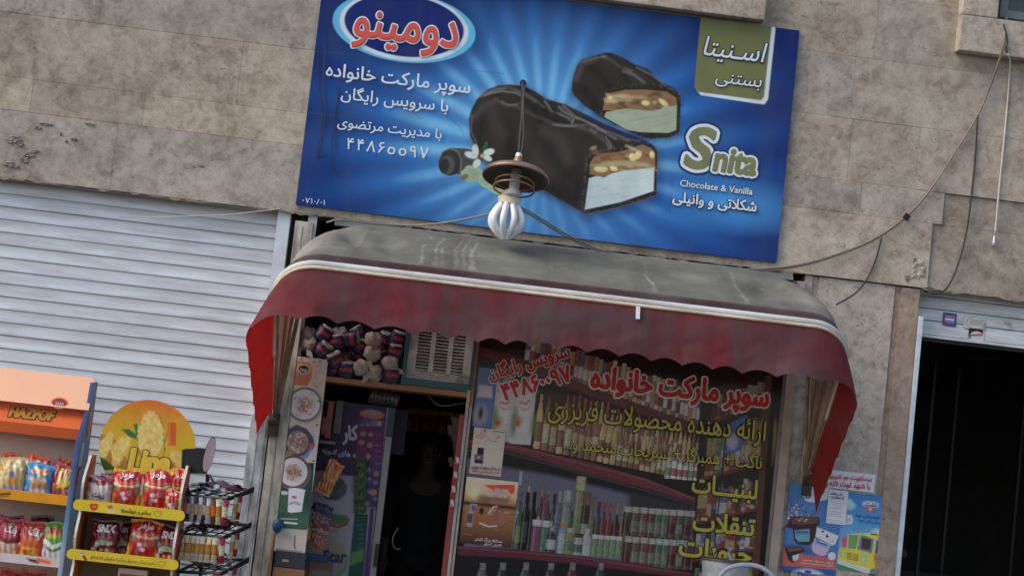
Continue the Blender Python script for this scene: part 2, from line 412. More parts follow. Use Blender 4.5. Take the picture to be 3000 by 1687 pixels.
    def bottle(s, u, z, w, h, col, cap=None, label=None, kind='bottle', tilt=0):
        wi = s.win(u-w*.75, u+w*.75, z, z+h)
        if wi is None: return
        sl, X, Z = wi; t = (X-u)/(w/2); f = (Z-z)/h
        if kind == 'bottle': pr = np.interp(f, [0, .03, .6, .78, .88, 1], [.9, 1, 1, .52, .42, .46])
        elif kind == 'tall': pr = np.interp(f, [0, .03, .6, .70, .76, 1], [.9, 1, 1, .62, .46, .46])
        elif kind == 'jar': pr = np.interp(f, [0, .05, .74, .82, .83, 1], [.9, 1, 1, .85, .95, .95])
        else: pr = np.ones_like(f)
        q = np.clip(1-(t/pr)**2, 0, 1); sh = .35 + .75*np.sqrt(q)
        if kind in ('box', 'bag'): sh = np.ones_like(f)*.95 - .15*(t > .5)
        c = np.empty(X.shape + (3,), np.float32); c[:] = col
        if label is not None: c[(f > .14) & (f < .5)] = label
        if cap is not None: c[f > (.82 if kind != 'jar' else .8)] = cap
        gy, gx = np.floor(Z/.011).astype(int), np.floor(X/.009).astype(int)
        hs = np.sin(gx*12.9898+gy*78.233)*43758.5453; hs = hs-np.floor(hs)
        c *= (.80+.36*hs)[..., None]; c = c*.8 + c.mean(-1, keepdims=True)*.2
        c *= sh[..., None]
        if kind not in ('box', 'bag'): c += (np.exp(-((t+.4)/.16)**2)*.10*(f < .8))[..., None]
        m = np.clip((pr-np.abs(t))*w/2/s.px+.5, 0, 1); s.mix_arr(sl, m, c)
    def mix_arr(s, sl, m, c): s.a[sl] = s.a[sl]*(1-m[..., None]) + c*m[..., None]
    def build(s, name, m, parent=None, fn=None, smooth=False, extra=None):
        U, Wz = np.meshgrid(s.u, s.w); n = U.size
        if fn is None: P = np.stack([U, np.full(U.shape, s.Y), Wz], -1).reshape(-1, 3)
        else: P = np.asarray(fn(U, Wz), float).reshape(-1, 3)
        off = Vector()
        if parent: M = np.array(wm(parent).inverted()); P = P @ M[:3, :3].T + M[:3, 3]
        else:
            off = Vector(((P[:,0].min()+P[:,0].max())/2, (P[:,1].min()+P[:,1].max())/2, P[:,2].min())); P = P - np.array(off)
        me = bpy.data.meshes.new(name); nx, nz = s.nx, s.nz
        i = np.arange(nz-1)[:, None]*nx + np.arange(nx-1)[None, :]
        F = np.stack([i, i+1, i+nx+1, i+nx], -1).reshape(-1)
        nf = (nx-1)*(nz-1)
        me.vertices.add(n); me.vertices.foreach_set('co', P.astype(np.float32).ravel())
        me.loops.add(nf*4); me.loops.foreach_set('vertex_index', F.astype(np.int32))
        me.polygons.add(nf); me.polygons.foreach_set('loop_start', np.arange(nf, dtype=np.int32)*4)
        try: me.polygons.foreach_set('loop_total', np.full(nf, 4, np.int32))
        except Exception: pass
        me.materials.append(m)
        if smooth: me.polygons.foreach_set('use_smooth', np.ones(nf, bool))
        me.update(calc_edges=True); me.validate()
        ca = me.color_attributes.new('Col', 'FLOAT_COLOR', 'POINT')
        ca.data.foreach_set('color', np.concatenate([np.clip(s.a, 0, .95).reshape(-1, 3), np.ones((n, 1), np.float32)], 1).astype(np.float32).ravel())
        o = bpy.data.objects.new(name, me); COL.objects.link(o); o.location = off
        if parent: o.parent = parent
        return o
M_PRINT = mat('printed_vinyl', attr='Col', rough=.45, namt=.10, nscale=14, spec=.22)
M_PAPER = mat('printed_paper', attr='Col', rough=.75, namt=.06, nscale=18, spec=.25)
M_FOIL = mat('printed_foil', attr='Col', rough=.28, namt=.05, nscale=40, spec=.6)
def K(r, g, b, k=1.3): return L(r, g, b, k)
# ------------------------------------------------------------------ the setting
M_ASPH = mat('asphalt', (.05,.05,.05), .9, nscale=40, namt=.3, bump=.4, bscale=200)
M_PAVE = mat('pavement_concrete', (.27,.26,.24), .85, nscale=8, namt=.25, bump=.3, bscale=120)
tag(MB().box(-60, 60, -60, -3.2, -.3, -.15).build('road', M_ASPH), kind='structure')
pv = MB()
for i in range(-24, 28): pv.box(i*.6+.004, i*.6+.596, -3.05, -.004, -.2, 0)
pv.box(-60, 60, -3.2, -3.056, -.2, 0.0); pv.box(-60, -14.4, -3.05, 0, -.2, -.002); pv.box(16.9, 60, -3.05, 0, -.2, -.002); pv.box(-14.4, 16.9, -3.05, 0, -.2, -.008)
tag(pv.build('pavement', M_PAVE), kind='structure')

# ------------------------------------------------------------------ building
M_STONE = stone_mat('travertine', (.60,.52,.415), (.45,.37,.285), (.25,.188,.138), spots=.9)
M_STONE_P = stone_mat('travertine_pier', (.64,.565,.465), (.49,.41,.325), (.26,.195,.145), spots=.95, tone=False, scale=1.3)
M_BROWN = stone_mat('brown_stone', (.46,.355,.27), (.36,.265,.195), (.21,.14,.10), spots=.6, tone=False, fleck=.85, scale=1.6)
M_MORTAR = mat('old_mortar', (.34,.27,.2), .95, nscale=30, namt=.45, bump=.8, bscale=80)
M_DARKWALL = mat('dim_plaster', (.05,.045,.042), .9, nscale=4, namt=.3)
M_WHITE = mat('white_painted_steel', K(190,197,205), .42, nscale=3, namt=.06, dirt=(.3,.28,.25), dirt_amt=.35, dirt_scale=5, dirt_stretch=(1,1,2))
M_GREYMETAL = mat('dirty_galvanised_steel', K(176,176,174), .5, metal=.15, nscale=9, namt=.25, dirt=(.1,.09,.08), dirt_amt=.85, dirt_scale=5, dirt_stretch=(3,3,.8))
M_BLACK = mat('black_rubber', (.012,.012,.013), .5)
bld = thing('shop_building', (1.5, .2, 0), 'beige travertine street front with two roller shutters and a dark shop doorway', 'building')
ZR = [2.985, 3.408, 3.616, 4.022, 4.430, 4.84, 5.25, 5.7, 6.2]
JX = [[-4.4,-3.3,-1.745,-.2,1.2,2.45,3.49,4.2,5.6], [-4,-2.3,-1.6,.3,1.9,3.0,3.55,4.9], [-4.2,-2.9,-1.035,.4,1.6,2.9,3.35,4.7],
      [-4.5,-3.1,-1.95,-.6,.9,2.1,2.885,4.3], [-3.6,-2.2,-1.2,.1,1.5,3.0,4.6], [-3,-1.5,0,1.5,3,4.5], [-3.3,-1.8,-.2,1.4,2.8,4.2], [-3,-1.5,0,1.5,3,4.5]]
st = MB(); rs = random.Random(5)
for i in range(len(ZR)-1):
    o_ = .37*(i % 3); xs = [-14.0] + [-12.6+o_, -11.1+o_, -9.4+o_, -7.9+o_, -6.3+o_*.6] + JX[i] + [7.0+o_, 8.6+o_, 10.1+o_, 11.7+o_, 13.2+o_, 14.6+o_] + [16.0]
    for a, b in zip(xs[:-1], xs[1:]):
        t = rs.uniform(.86, 1.08); y0 = rs.uniform(0, .0025); h = .0008
        if i == 0 and a < -1.7: t = .93
        if i < 2 and a > 3.45: t = .8; y0 = .018
        w = rs.uniform(-.05, .05); st.col = (t*(1+w*.4), t, t*(1-w))
        st.box(a+h, b-h, y0, .03, ZR[i]+h, ZR[i+1]-h)
st.build('stone_cladding', M_STONE, bld, colors=True)
wb = MB(); wb.box(-14, 16, .031, .3, 2.99, 6.2); wb.box(-14, -4.66, .02, .3, 0, 2.98); wb.box(7.12, 16, .02, .3, 0, 2.98)
wb.build('backing_wall', mat('grey_mortar', (.13,.12,.11), .95), bld)
# crumbling mortar along the bottom edge of the cladding
def ragged(x0, x1):
    mo = MB(); xs = [x0]
    while xs[-1] < x1: xs.append(xs[-1]+rs.uniform(.012, .06))
    lo = [rs.choice((.0015, .004, .007, .011, .016))*rs.uniform(.6, 1.2) for _ in xs]
    for yv in (.003, .03): mo.add([(x, yv, 2.9862) for x in xs] + [(x, yv, 2.985-d) for x, d in zip(xs, lo)], [])
    n = len(xs); mo.f = [(i, i+1, n+i+1, n+i) for i in range(n-1)] + [(n+i, n+i+1, 3*n+i+1, 3*n+i) for i in range(n-1)]; mo.m = [0]*len(mo.f)
    mo.build('mortar_edge', M_MORTAR, bld)
ragged(-4.6, 2.65); ragged(3.46, 7.0)
# broken spots in the cladding
M_BRK = mat('broken_stone', (.34,.285,.23), .95, nscale=25, namt=.5, bump=1, bscale=90)
def chip(c, px, py, rx, ry, seed, dep=.012):
    r = random.Random(seed); C = Q(c, px, py, -.001); n = 15
    bk = MB(); ring = []; inn = []
    for k in range(n):
        a = 2*PI*k/n; q = r.uniform(.65, 1.15)
        ring.append(C + Vector((math.cos(a)*rx*q, 0, math.sin(a)*ry*q))); q *= r.uniform(.5, .8)
        inn.append(C + Vector((math.cos(a)*rx*q, -r.uniform(.2, 1)*dep, math.sin(a)*ry*q)))
    b = ring + inn + [C + Vector((0, -dep*.3, 0))]
    bk.add(b, [(k, (k+1) % n, n+(k+1) % n, n+k) for k in range(n)] + [(n+k, n+(k+1) % n, 2*n) for k in range(n)])
    bk.build('broken_patch', M_BRK, bld)
for i, a in enumerate([('a1',105,985,.045,.028),('a1',70,1000,.03,.02),('a1',140,1020,.03,.014),('a1',205,1095,.05,.018),('a1',175,1130,.035,.022),('a1',245,1070,.03,.014),('a1',520,985,.028,.010),('a1',470,1000,.014,.010),('a1',60,1160,.045,.02),('a1',110,1180,.03,.012),('a1',330,880,.05,.010),('a1',270,905,.03,.010),('a1',430,950,.008,.014),('a1',640,880,.035,.009),
        ('H',610,1225,.012,.018),('H',575,1310,.02,.02),('H',655,1290,.014,.03),('H',680,1355,.03,.012)]): chip(*a, i)
sp_ = MB(); C = Q('H', 625, 1265)
rb = random.Random(3)
for k in range(9):      # spalled relief on the corner slab
    c = C + Vector((rb.uniform(-.05,.05), 0, rb.uniform(-.05,.05))); r = rb.uniform(.015,.035); a = rb.uniform(0, PI)
    sp_.add([c + Vector((math.cos(a+q)*r*f, -d, math.sin(a+q)*r*f)) for q, f, d in ((0,1,0),(1.3,.7,.002),(2.6,1.1,0),(4.2,.8,.001),(5.2,.9,.0))] + [c + Vector((0,-.009,0))],
        [(0,1,5),(1,2,5),(2,3,5),(3,4,5),(4,0,5)])
sp_.build('spalled_stone', M_STONE_P, bld)
# projecting stone trims: bottom of the window surround over the sign, and the window at the top right
def trim(name, x0, x1, zb, zt, dep, closed_left=False):
    m = MB(); w = .235
    m.box(x0+.0, x1, -dep, -.001, zb, zb+w, 0, .008)                    # sill piece
    m.box(x1-w if not closed_left else x0, x1 if not closed_left else x0+w, -dep-.002, -.001, zb+w+.002, zt, 0, .008)
    return m.build(name, M_STONE_P, bld)
TL_ = Q('B', 1160, 108, -.1)
trim('window_surround', -.6, TL_.x, TL_.z, 6.0, .10)
TR_ = Q('H', 820, 235, -.1)
ws = trim('window_surround', TR_.x, 5.4, TR_.z, 6.0, .10, True)
iw = Q('H', 1005, 85, 0)
fr = MB(); fr.box(iw.x, 5.2, -.03, .0, iw.z, iw.z+.05); fr.box(iw.x, iw.x+.05, -.03, 0, iw.z+.05, 6); fr.build('window_frame', mat('grey_window_frame', K(95,105,105), .5), ws)
MB().box(iw.x+.05, 5.2, -.018, -.008, iw.z+.05, 6).build('window_glass', mat('dark_green_glass', (.02,.03,.028), .08, spec=.8), ws)
# left roller shutter
M_SLAT = mat('white_shutter_slat', attr='Col', rough=.45, nscale=2.2, namt=.12, stretch=(1,1,5), dirt=(.40,.38,.36), dirt_amt=.5, dirt_scale=4.5, dirt_stretch=(.55,1,6))
sh = MB(); z = 2.815 + .0803*3
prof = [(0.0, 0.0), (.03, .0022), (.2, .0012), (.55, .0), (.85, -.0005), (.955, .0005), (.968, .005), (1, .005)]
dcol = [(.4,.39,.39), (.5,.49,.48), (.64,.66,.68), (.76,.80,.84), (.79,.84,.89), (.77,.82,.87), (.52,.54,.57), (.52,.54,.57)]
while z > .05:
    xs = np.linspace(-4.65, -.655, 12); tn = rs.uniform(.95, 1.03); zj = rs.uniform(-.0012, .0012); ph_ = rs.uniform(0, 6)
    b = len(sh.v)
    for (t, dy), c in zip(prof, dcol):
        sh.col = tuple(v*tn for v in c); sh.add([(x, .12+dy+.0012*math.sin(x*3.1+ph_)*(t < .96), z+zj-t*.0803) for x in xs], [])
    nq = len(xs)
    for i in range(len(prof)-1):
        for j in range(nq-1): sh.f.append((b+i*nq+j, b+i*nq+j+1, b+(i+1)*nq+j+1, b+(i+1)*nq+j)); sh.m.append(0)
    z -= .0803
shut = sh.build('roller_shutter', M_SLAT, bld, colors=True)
MB().box(-4.65, -.655, .145, .16, 0, 3.2).build('shutter_backing', M_DARKWALL, shut)
g = MB(); g.box(-.692, -.612, .035, .05, 0, 2.983); g.box(-.692, -.68, .05, .11, 0, 2.983); g.box(-.625, -.612, .05, .11, 0, 2.983)
g.build('guide_rail', M_WHITE, bld)
MB().box(-.5, -.444, .04, .08, 1.5, 2.983).build('guide_rail', M_WHITE, bld)
MB().box(-.612, -.444, .12, .3, 0, 2.98).build('dark_jamb', M_DARKWALL, bld)
jp = MB(); jp.box(-.70, -.585, -.012, .03, 0, 1.70, 0, .004); jp.box(-.655, -.648, -.018, -.012, 0, 1.66); jp.box(-.615, -.60, -.016, -.012, 0, 1.68)
jp.box(-.70, -.585, -.02, -.012, 1.02, 1.035)
jp.build('metal_jamb', M_GREYMETAL, bld)
# right pier of stone, brown strip, door frame, rolled up shutter
pr = MB(); pr.box(2.70, 2.748, .03, .3, 0, 2.982); pr.box(2.752, 2.79, .045, .3, 0, 2.982); pr.box(2.79, 3.29, .02, .3, 0, 2.979, 0, .006); pr.build('stone_pier', M_STONE_P, bld)
pb = MB(); pb.box(3.293, 3.33, .03, .3, 0, 2.979); pb.box(3.33, 3.452, .012, .3, 0, 2.976, 0, .005); pb.build('brown_pier_strip', M_BROWN, bld)
MB().box(3.455, 3.483, -.01, .12, 0, 2.8, 0, .003).build('door_frame', M_WHITE, bld)
rsh = MB()
for za, zb in ((2.70,2.79),(2.793,2.868),(2.871,2.947),(2.95,3.05)):
    rsh.col = (.74,.745,.75)
    rsh.add([(3.483,.125,zb),(7.1,.125,zb),(7.1,.117,(za+zb)/2),(3.483,.117,(za+zb)/2),(7.1,.12,za+.004),(3.483,.12,za+.004),(7.1,.135,za),(3.483,.135,za),(7.1,.135,zb),(3.483,.135,zb)],
        [(0,1,2,3),(3,2,4,5),(5,4,6,7),(0,9,8,1)])
rsh.box(3.483, 7.1, .108, .14, 2.682, 2.699)
rs_o = rsh.build('raised_shutter', mat('white_shutter_old', attr='Col', rough=.5, nscale=5, namt=.15, dirt=(.36,.33,.3), dirt_amt=.6, dirt_scale=5, dirt_stretch=(.6,1,4)), bld, colors=True)
MB().box(3.483, 7.1, .14, .2, 2.66, 2.70).build('bottom_bar', mat('dark_grey_rubber', (.03,.03,.032), .7), rs_o)
def sticker(x0, y0, x1, y1, painter, lab):
    a = Q('a5', x0, y1, .112); b = Q('a5', x1, y0, .112)
    c = Canvas(a.x, b.x, a.z, b.z, .112, 46); painter(c); o = c.build('sticker', M_PAPER, rs_o); o['label'] = lab
def st1(c):
    c.a[:] = K(70,75,125); w = c.x1-c.x0; h = c.z1-c.z0
    for f, cc in ((.72,(190,110,120)),(.5,(205,205,215)),(.3,(120,130,170))): c.rect(c.x0+w*.18, c.z0+h*(f-.07), c.x0+w*.85, c.z0+h*(f+.07), K(*cc), soft=.004)
    c.rect(c.x0, c.z0, c.x0+w*.25, c.z0+h*.3, K(130,60,90), soft=.01)
def st2(c):
    c.a[:] = K(182,184,184); w = c.x1-c.x0; h = c.z1-c.z0; m = (c.x0+w*.55, c.z0+h*.5)
    c.ell(m, w*.42, h*.46, K(150,145,135)); c.ell(m, w*.38, h*.41, K(192,190,182))
    for f in (.35,.5,.65): c.line([(c.x0+w*.3,c.z0+h*f),(c.x0+w*.85,c.z0+h*(f+.03))], h*.07, K(130,120,105), soft=.003)
    c.rect(c.x1-w*.1, c.z0, c.x1, c.z0+h*.55, K(140,138,138), soft=.004)
def st3(c):
    c.a[:] = K(185,186,184); w = c.x1-c.x0; h = c.z1-c.z0
    c.poly([(c.x0,c.z1),(c.x1,c.z1),(c.x1,c.z0),(c.x0+w*.75,c.z0+h*.2),(c.x0+w*.6,c.z0+h*.5),(c.x0+w*.1,c.z0+h*.6)], K(165,158,140))
    for f in (.55,.75): c.line([(c.x0+w*.3,c.z0+h*f),(c.x0+w*.9,c.z0+h*f)], h*.08, K(120,112,95), soft=.003)
def st4(c):
    c.a[:] = K(190,192,192); w = c.x1-c.x0; h = c.z1-c.z0
    c.poly([(c.x0,c.z0+h*.3),(c.x0,c.z1),(c.x0+w*.9,c.z1),(c.x0+w*.95,c.z0+h*.6)], K(45,40,42)); c.ell((c.x0+w*.55,c.z0+h*.45), w*.42, h*.33, K(190,180,175))
    c.line([(c.x0+w*.2,c.z0+h*.4),(c.x0+w*.85,c.z0+h*.55)], h*.14, K(120,50,55), soft=.004); c.rect(c.x0, c.z0+h*.1, c.x0+w*.2, c.z0+h*.35, K(70,100,160), soft=.006)
sticker(1015,575,1225,735,st1,'blue square sticker'); sticker(1310,625,1640,775,st2,'faded round sticker')
sticker(1865,690,1990,785,st3,'torn beige sticker'); sticker(1380,800,1615,940,st4,'black edged sticker')
# dark rooms behind the openings
ir = MB()
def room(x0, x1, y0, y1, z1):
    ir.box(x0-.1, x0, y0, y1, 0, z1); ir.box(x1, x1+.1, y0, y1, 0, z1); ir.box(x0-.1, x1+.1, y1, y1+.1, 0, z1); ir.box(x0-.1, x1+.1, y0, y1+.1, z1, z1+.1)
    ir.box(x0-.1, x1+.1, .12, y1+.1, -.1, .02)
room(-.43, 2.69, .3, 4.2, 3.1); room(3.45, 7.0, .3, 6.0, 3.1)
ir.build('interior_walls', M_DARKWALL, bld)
M_DIM = mat('dim_brown_shelving', (.028,.022,.02), .8, namt=.4)
MB().box(4.2, 4.7, 4.0, 4.4, .02, 2.0).build('interior_cabinet', M_DIM, bld)
for x, y in ((3.95, 1.2), (4.25, 1.6), (4.9, 2.0)): MB().box(x, x+.02, y, y+.03, .02, 2.62).build('interior_upright', M_DIM, bld)
MB().box(3.9, 5.2, 2.6, 2.9, 1.05, 1.09).box(3.9, 5.2, 2.6, 2.63, .02, 1.049).build('interior_counter', M_DIM, bld)
MB().lathe([(.02,0),(.026,.004),(.026,.01),(.012,.012)], Q('a7', 1915, 1165, .3), 16, 0, (0,-1,0)).build('round_knob', M_DIM, bld)

# ------------------------------------------------------------------ awning
XL, XR, ZP, YP, AL, AR = -.565, 2.825, 1.668, -.03, 1.285, .36
R_ = math.radians
def hoop_path(xo=0.0, Lk=AL, r=.24, na=14, nc=14, nx=180, b0=0.0):
    a0, a1 = XL-xo, XR+xo; out = []
    for b in np.linspace(b0, Lk-r, na, endpoint=False): out.append((a0, b, -1.0))
    for t in np.linspace(0, PI/2, nc, endpoint=False): out.append((a0+r-r*math.cos(t), Lk-r+r*math.sin(t), -math.cos(t)))
    for x in np.linspace(a0+r, a1-r, nx, endpoint=False): out.append((x, Lk, 0.0))
    for t in np.linspace(PI/2, 0, nc, endpoint=False): out.append((a1-r+r*math.cos(t), Lk-r+r*math.sin(t), math.cos(t)))
    for b in np.linspace(Lk-r, b0, na): out.append((a1, b, 1.0))
    return out
def hp(p, th, sc=1.0):
    xm = (XL+XR)/2; fl = (.045 if p[0] < xm else -.035) + (th-R_(45))/R_(37)*(-.165 if p[0] < xm else -.085)      # the hoops fan out towards the street
    x = xm+(p[0]-xm)*(1+2*fl/(XR-XL)*p[1]/AL)
    return Vector((x, YP - p[1]*sc*math.cos(th), ZP + p[1]*sc*math.sin(th)))
def fbm(x, y, seed=0):
    v = 0; a = 1; f = 1
    for i in range(4):
        v += a*math.sin(x*f*1.7+seed*3.1+i*1.3+math.sin(y*f*1.3+i))*math.cos(y*f*2.1+seed+i*.7+math.sin(x*f*.9)); a *= .5; f *= 2.1
    return v
aw = thing('shop_awning', ((XL+XR)/2, YP, ZP), 'dusty awning with grey canopy and scalloped dark red valance over the shop front', 'awning')
M_CANOPY = mat('dusty_canopy_fabric', attr='Col', rough=.88, nscale=5, namt=.28, dirt=(.10,.10,.10), dirt_amt=.75, dirt_scale=2.9, dirt_stretch=(.7,1,1), transl=((.75,.3,.2), .14), spec=.2, bump=.35, bscale=9)
M_VAL = mat('faded_red_awning_fabric', attr='Col', rough=.8, nscale=7, namt=.28, dirt=(.11,.085,.088), dirt_amt=.55, dirt_scale=4.5, dirt_stretch=(1.8,1,.5), transl=((.55,.02,.015), .22), spec=.25)
path = hoop_path(b0=.12)
path_top = hoop_path(b0=.12, r=.42)
th1, th0 = R_(82), R_(49.5); n = 30; P = []; cv = MB(); drips = [(.42,.013),(.465,.010),(.515,.014),(.30,.010),(.335,.008),(.215,.008),(1.62,.008),(2.2,.010)]
for i in range(n+1):
    t = i/n; th = th1+(th0-th1)*t; row = []
    for p, p2 in zip(path, path_top):
        p = (p[0]*t+p2[0]*(1-t), p[1]*t+p2[1]*(1-t), p[2])
        sc = 1 + math.sin(PI*t)*(-.028*(1-abs(p[2])) + .055*abs(p[2]))
        e = min(p[0]-XL, XR-p[0]); near = math.exp(-max(e, 0)/.35)
        sc += (.010*fbm(p[0]*2.6, t*1.5, 1)*(.25+near*2.0) - .035*math.exp(-((p[0]-XL-.42-.25*t)/.10)**2-((t-.55)/.3)**2) - .03*math.exp(-((p[0]-XL-.2-.3*t)/.07)**2-((t-.45)/.25)**2) - .03*math.exp(-((XR-p[0]-.34-.2*t)/.09)**2-((t-.5)/.3)**2))*math.sin(PI*t)
        q = hp(p, th, sc); row.append(q)
        c = np.array(K(120,122,110,1.12)) if p[2] == 0 else np.array(K(120,122,110,1.12))*(1-abs(p[2])) + np.array(K(160,155,142,1.2))*abs(p[2])
        if near > .25 and t > .15: c = c + .10*max(0, fbm(p[0]*2.6, t*2.2+1, 4))*near
        for dx, dw in drips:
            if p[2] == 0 and abs(p[0]-dx-.012*math.sin(t*9)) < dw*(.35+1.3*t*t) and .1 < t < .93: c = c*.72 + np.array(K(205,203,196))*.28
        if t > .8: c = c*.93
        sm = abs(((p[0]-.12) % .575)-.2875)
        if p[2] == 0 and sm < .008: c = c*.80
        elif p[2] == 0 and sm < .05: c = c*(.95+.05*math.sin(p[0]*90))
        cv.col = tuple(c); cv.add([q], [])
    P.append(row)
m_ = len(path)
cv.f = [(i*m_+j, i*m_+j+1, (i+1)*m_+j+1, (i+1)*m_+j) for i in range(n) for j in range(m_-1)]; cv.m = [0]*len(cv.f)
cv.build('canopy', M_CANOPY, aw, smooth=True, colors=True)
tr = MB(); tr.grid([[hp(p, R_(a), s_) for p in path] for a, s_ in ((50.2,1.004),(49.6,1.012),(49.0,1.004),(48.2,.985),(47.2,.98),(46.2,1.0))])
tr.build('red_trim', mat('dark_red_trim', K(74,46,46,1.0), .8, nscale=3, namt=.35, dirt=(.12,.11,.11), dirt_amt=.7, dirt_scale=2.5), aw, smooth=True)
fp = hoop_path(b0=.55, nx=60)
M_BAND = mat('white_band', K(188,188,186), .6, nscale=5, namt=.15, dirt=(.35,.28,.2), dirt_amt=.5, dirt_scale=3.5, dirt_stretch=(.7,1,1))
wbm = MB(); wbm.tube([hp(p, R_(45.7), 1.006) for p in fp], .021, 10); wbm.build('white_band', M_BAND, aw, smooth=True)
wb2 = MB(); wb2.tube([hp(p, R_(44.5), 1.006)+Vector((0,0,-.004)) for p in fp], .010, 8); wb2.build('cream_piping', mat('cream_piping', K(205,185,158), .6, nscale=4, namt=.2, dirt=(.3,.2,.12), dirt_amt=.5), aw, smooth=True)
# valance
vp = hoop_path(b0=.10, nx=360, na=40, nc=40); rows = 14; va = MB(); s_len = 0; prev = None; S_ = []
for p in vp:
    q = hp(p, R_(44.5)); s_len += (q-prev).length if prev else 0; prev = q; S_.append(s_len)
tot = S_[-1]
for i in range(rows+1):
    t = i/rows
    for p, s in zip(vp, S_):
        q = hp(p, R_(44.3), 1.0)
        ph = abs(math.sin(PI*s/.185 + .9*math.sin(s*2.3)+.4*math.sin(s*5.1)))
        d = .315 - .032*ph**.9 + .008*math.sin(s*3.7)
        arm = 0.0
        if p[1] < AL-.24: arm = 1-p[1]/(AL-.24); d = .29*(1-arm) + (.15 if p[2] < 0 else .27)*arm - (.022+.010*min(1, arm*3))*ph
        fl = ((.135 if p[2] < 0 else .10)*min(1, abs(p[2])*1.3)*(1-.45*arm))*(1 if p[2] > 0 else -1) if p[2] else 0
        yo = -.05*(1-abs(p[2]))*t**.8
        w = .010*math.sin(p[0]*11+2*t)*t*(1-abs(p[2]))+.014*fbm(p[0]*2.3, t*1.2, 7)*t
        q = q + Vector((fl*t**.8, yo+w, -d*t))
        red = np.array(K(130,44,48,1.0)); dusty = np.array(K(92,68,72,1.0))
        f = .66+.34*fbm(p[0]*1.9+t*.8, t*.9, 2)+.06*math.sin(p[0]*13+t*3); f = min(1, max(0, f)) * min(1, t*6)
        if p[2]: f *= (1-abs(p[2]))*.6+.25
        c = red*(1-f)+dusty*f
        if abs(p[2]) > .8 and arm > 0: c = np.array(K(176,34,34)) if p[2] < 0 else np.array(K(112,26,26))  # side flaps: sunlight through the left and shade on the right put into colour
        sm = abs(((p[0]-.12) % .575)-.2875)
        if p[2] == 0 and sm < .028: c = c*.55 + np.array(K(82,84,76))*.35
        va.col = tuple(c); va.add([q], [])
m_ = len(vp); va.f = [(i*m_+j, i*m_+j+1, (i+1)*m_+j+1, (i+1)*m_+j) for i in range(rows) for j in range(m_-1)]; va.m = [0]*len(va.f)
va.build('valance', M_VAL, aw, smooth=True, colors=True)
M_HOOP = mat('brown_stained_metal', K(150,130,105), .5, metal=.3, nscale=9, namt=.3, dirt=(.12,.07,.04), dirt_amt=.7, dirt_scale=6)
hq = hoop_path(na=6, nc=8, nx=6)
for a, xo, rr in ((45.2,-.012,.012),(57,-.02,.010),(69,-.02,.010),(81.5,-.02,.013)):
    MB().tube([hp(p, R_(a), .985 if a < 50 or a > 80 else .94) for p in hoop_path(xo=xo, na=6, nc=8, nx=6, r=.24 if a < 60 else .42)], rr, 8).build('hoop_frame', M_HOOP, aw, smooth=True)
for x in (XL, XR):
    m = MB(); m.box(x-.025, x+.045 if x < 1 else x+.025, -.07, .0, ZP-.09, ZP+.05, 0, .006); m.lathe([(.028,-.03),(.028,.03)], (x+.01, -.06, ZP), 12, 0, (1,0,0))
    m.build('pivot_bracket', mat('rusty_dark_bracket', (.05,.035,.028), .7, nscale=20, namt=.5), aw)
hb = MB(); hb.box(-.33, 2.6, -.075, -.012, 2.925, 2.945, 0, .004); hb.box(-.33, 2.6, -.055, -.012, 2.947, 2.965, 0, .003)
hb.build('head_bar', mat('grey_aluminium', K(150,150,146), .45, metal=.5, nscale=8, namt=.2, dirt=(.12,.11,.1), dirt_amt=.5), aw)
c_ = Q('U', 1603, 772, -.93); c2 = Q('U', 1602, 803, -.95)
MB().obox((c_+c2)/2+Vector((0,-.035,0)), Vector((.012,0,0)), Vector((0,.004,0)), (c_-c2)/2, 0).build('plastic_clip', mat('white_plastic', (.75,.75,.75), .4), aw)
# ------------------------------------------------------------------ billboard over the awning
SX0, SX1, SZ0, SZ1, SY = -.586, 2.49, 3.031, 4.545, -.03
sg = thing('shop_sign', ((SX0+SX1)/2, -.015, SZ0), 'blue ice cream billboard with chocolate bars fixed to the stone wall above the awning', 'sign')
MB().box(SX0, SX1, SY+.002, -.001, SZ0, SZ1).build('backing_board', mat('sheet_metal_edge', K(60,80,140), .5), sg)
s = Canvas(SX0, SX1, SZ0, SZ1, SY, 900)
U_, Z_ = np.meshgrid(s.u, s.w)
cx_, cz_ = Q('S', 1590, 455).x, Q('S', 1590, 455).z
dx, dz = U_-cx_, Z_-cz_; r = np.sqrt(dx*dx+dz*dz); th = np.arctan2(dz, dx)
ray = .5+.5*np.sin(th*30 + 1.2*np.sin(th*3+.5)); ray = ray**1.1
fall = np.exp(-((dx/1.15)**2 + (dz/np.where(dz > 0, .80, .60))**2)**1.25)
deep, mid_, light = np.array(K(17,35,94)), np.array(K(40,96,166)), np.array(K(122,186,224))
g = np.clip(fall, 0, 1)
amt = np.clip(g*(.42+.58*ray)*1.25, 0, 1)[..., None]
s.a[:] = np.where(amt < .5, deep*(1-amt*2)+mid_*amt*2, mid_*(2-amt*2)+light*(amt*2-1))
core = np.clip(np.exp(-(r/.62)**2)*1.0, 0, .75)[..., None]; s.a[:] = s.a*(1-core) + np.array(K(105,172,220))*core
lowg = (np.exp(-((U_-1.35)/.85)**2 - ((Z_-3.24)/.24)**2)*.55)[..., None]; s.a[:] = s.a*(1-lowg)+np.array(K(38,88,160))*lowg
pur = (np.clip((U_-1.9)/.6, 0, 1)*.35)[..., None]; s.a[:] = s.a*(1-pur) + s.a*np.array([1.35,.92,.98])*pur
s.crop = 'B'
s.ell((985,1085), 235, 92, K(78,150,212), soft=90, alpha=.95)
# emblem ovals
s.crop = 'A'
s.ell((757,200), 505, 250, K(18,30,72), soft=70, alpha=.75)
s.ell((757,183), 482, 237, K(98,180,228)); s.ell((757,178), 434, 230, K(206,214,232)); s.ell((757,173), 403, 209, K(24,40,104))
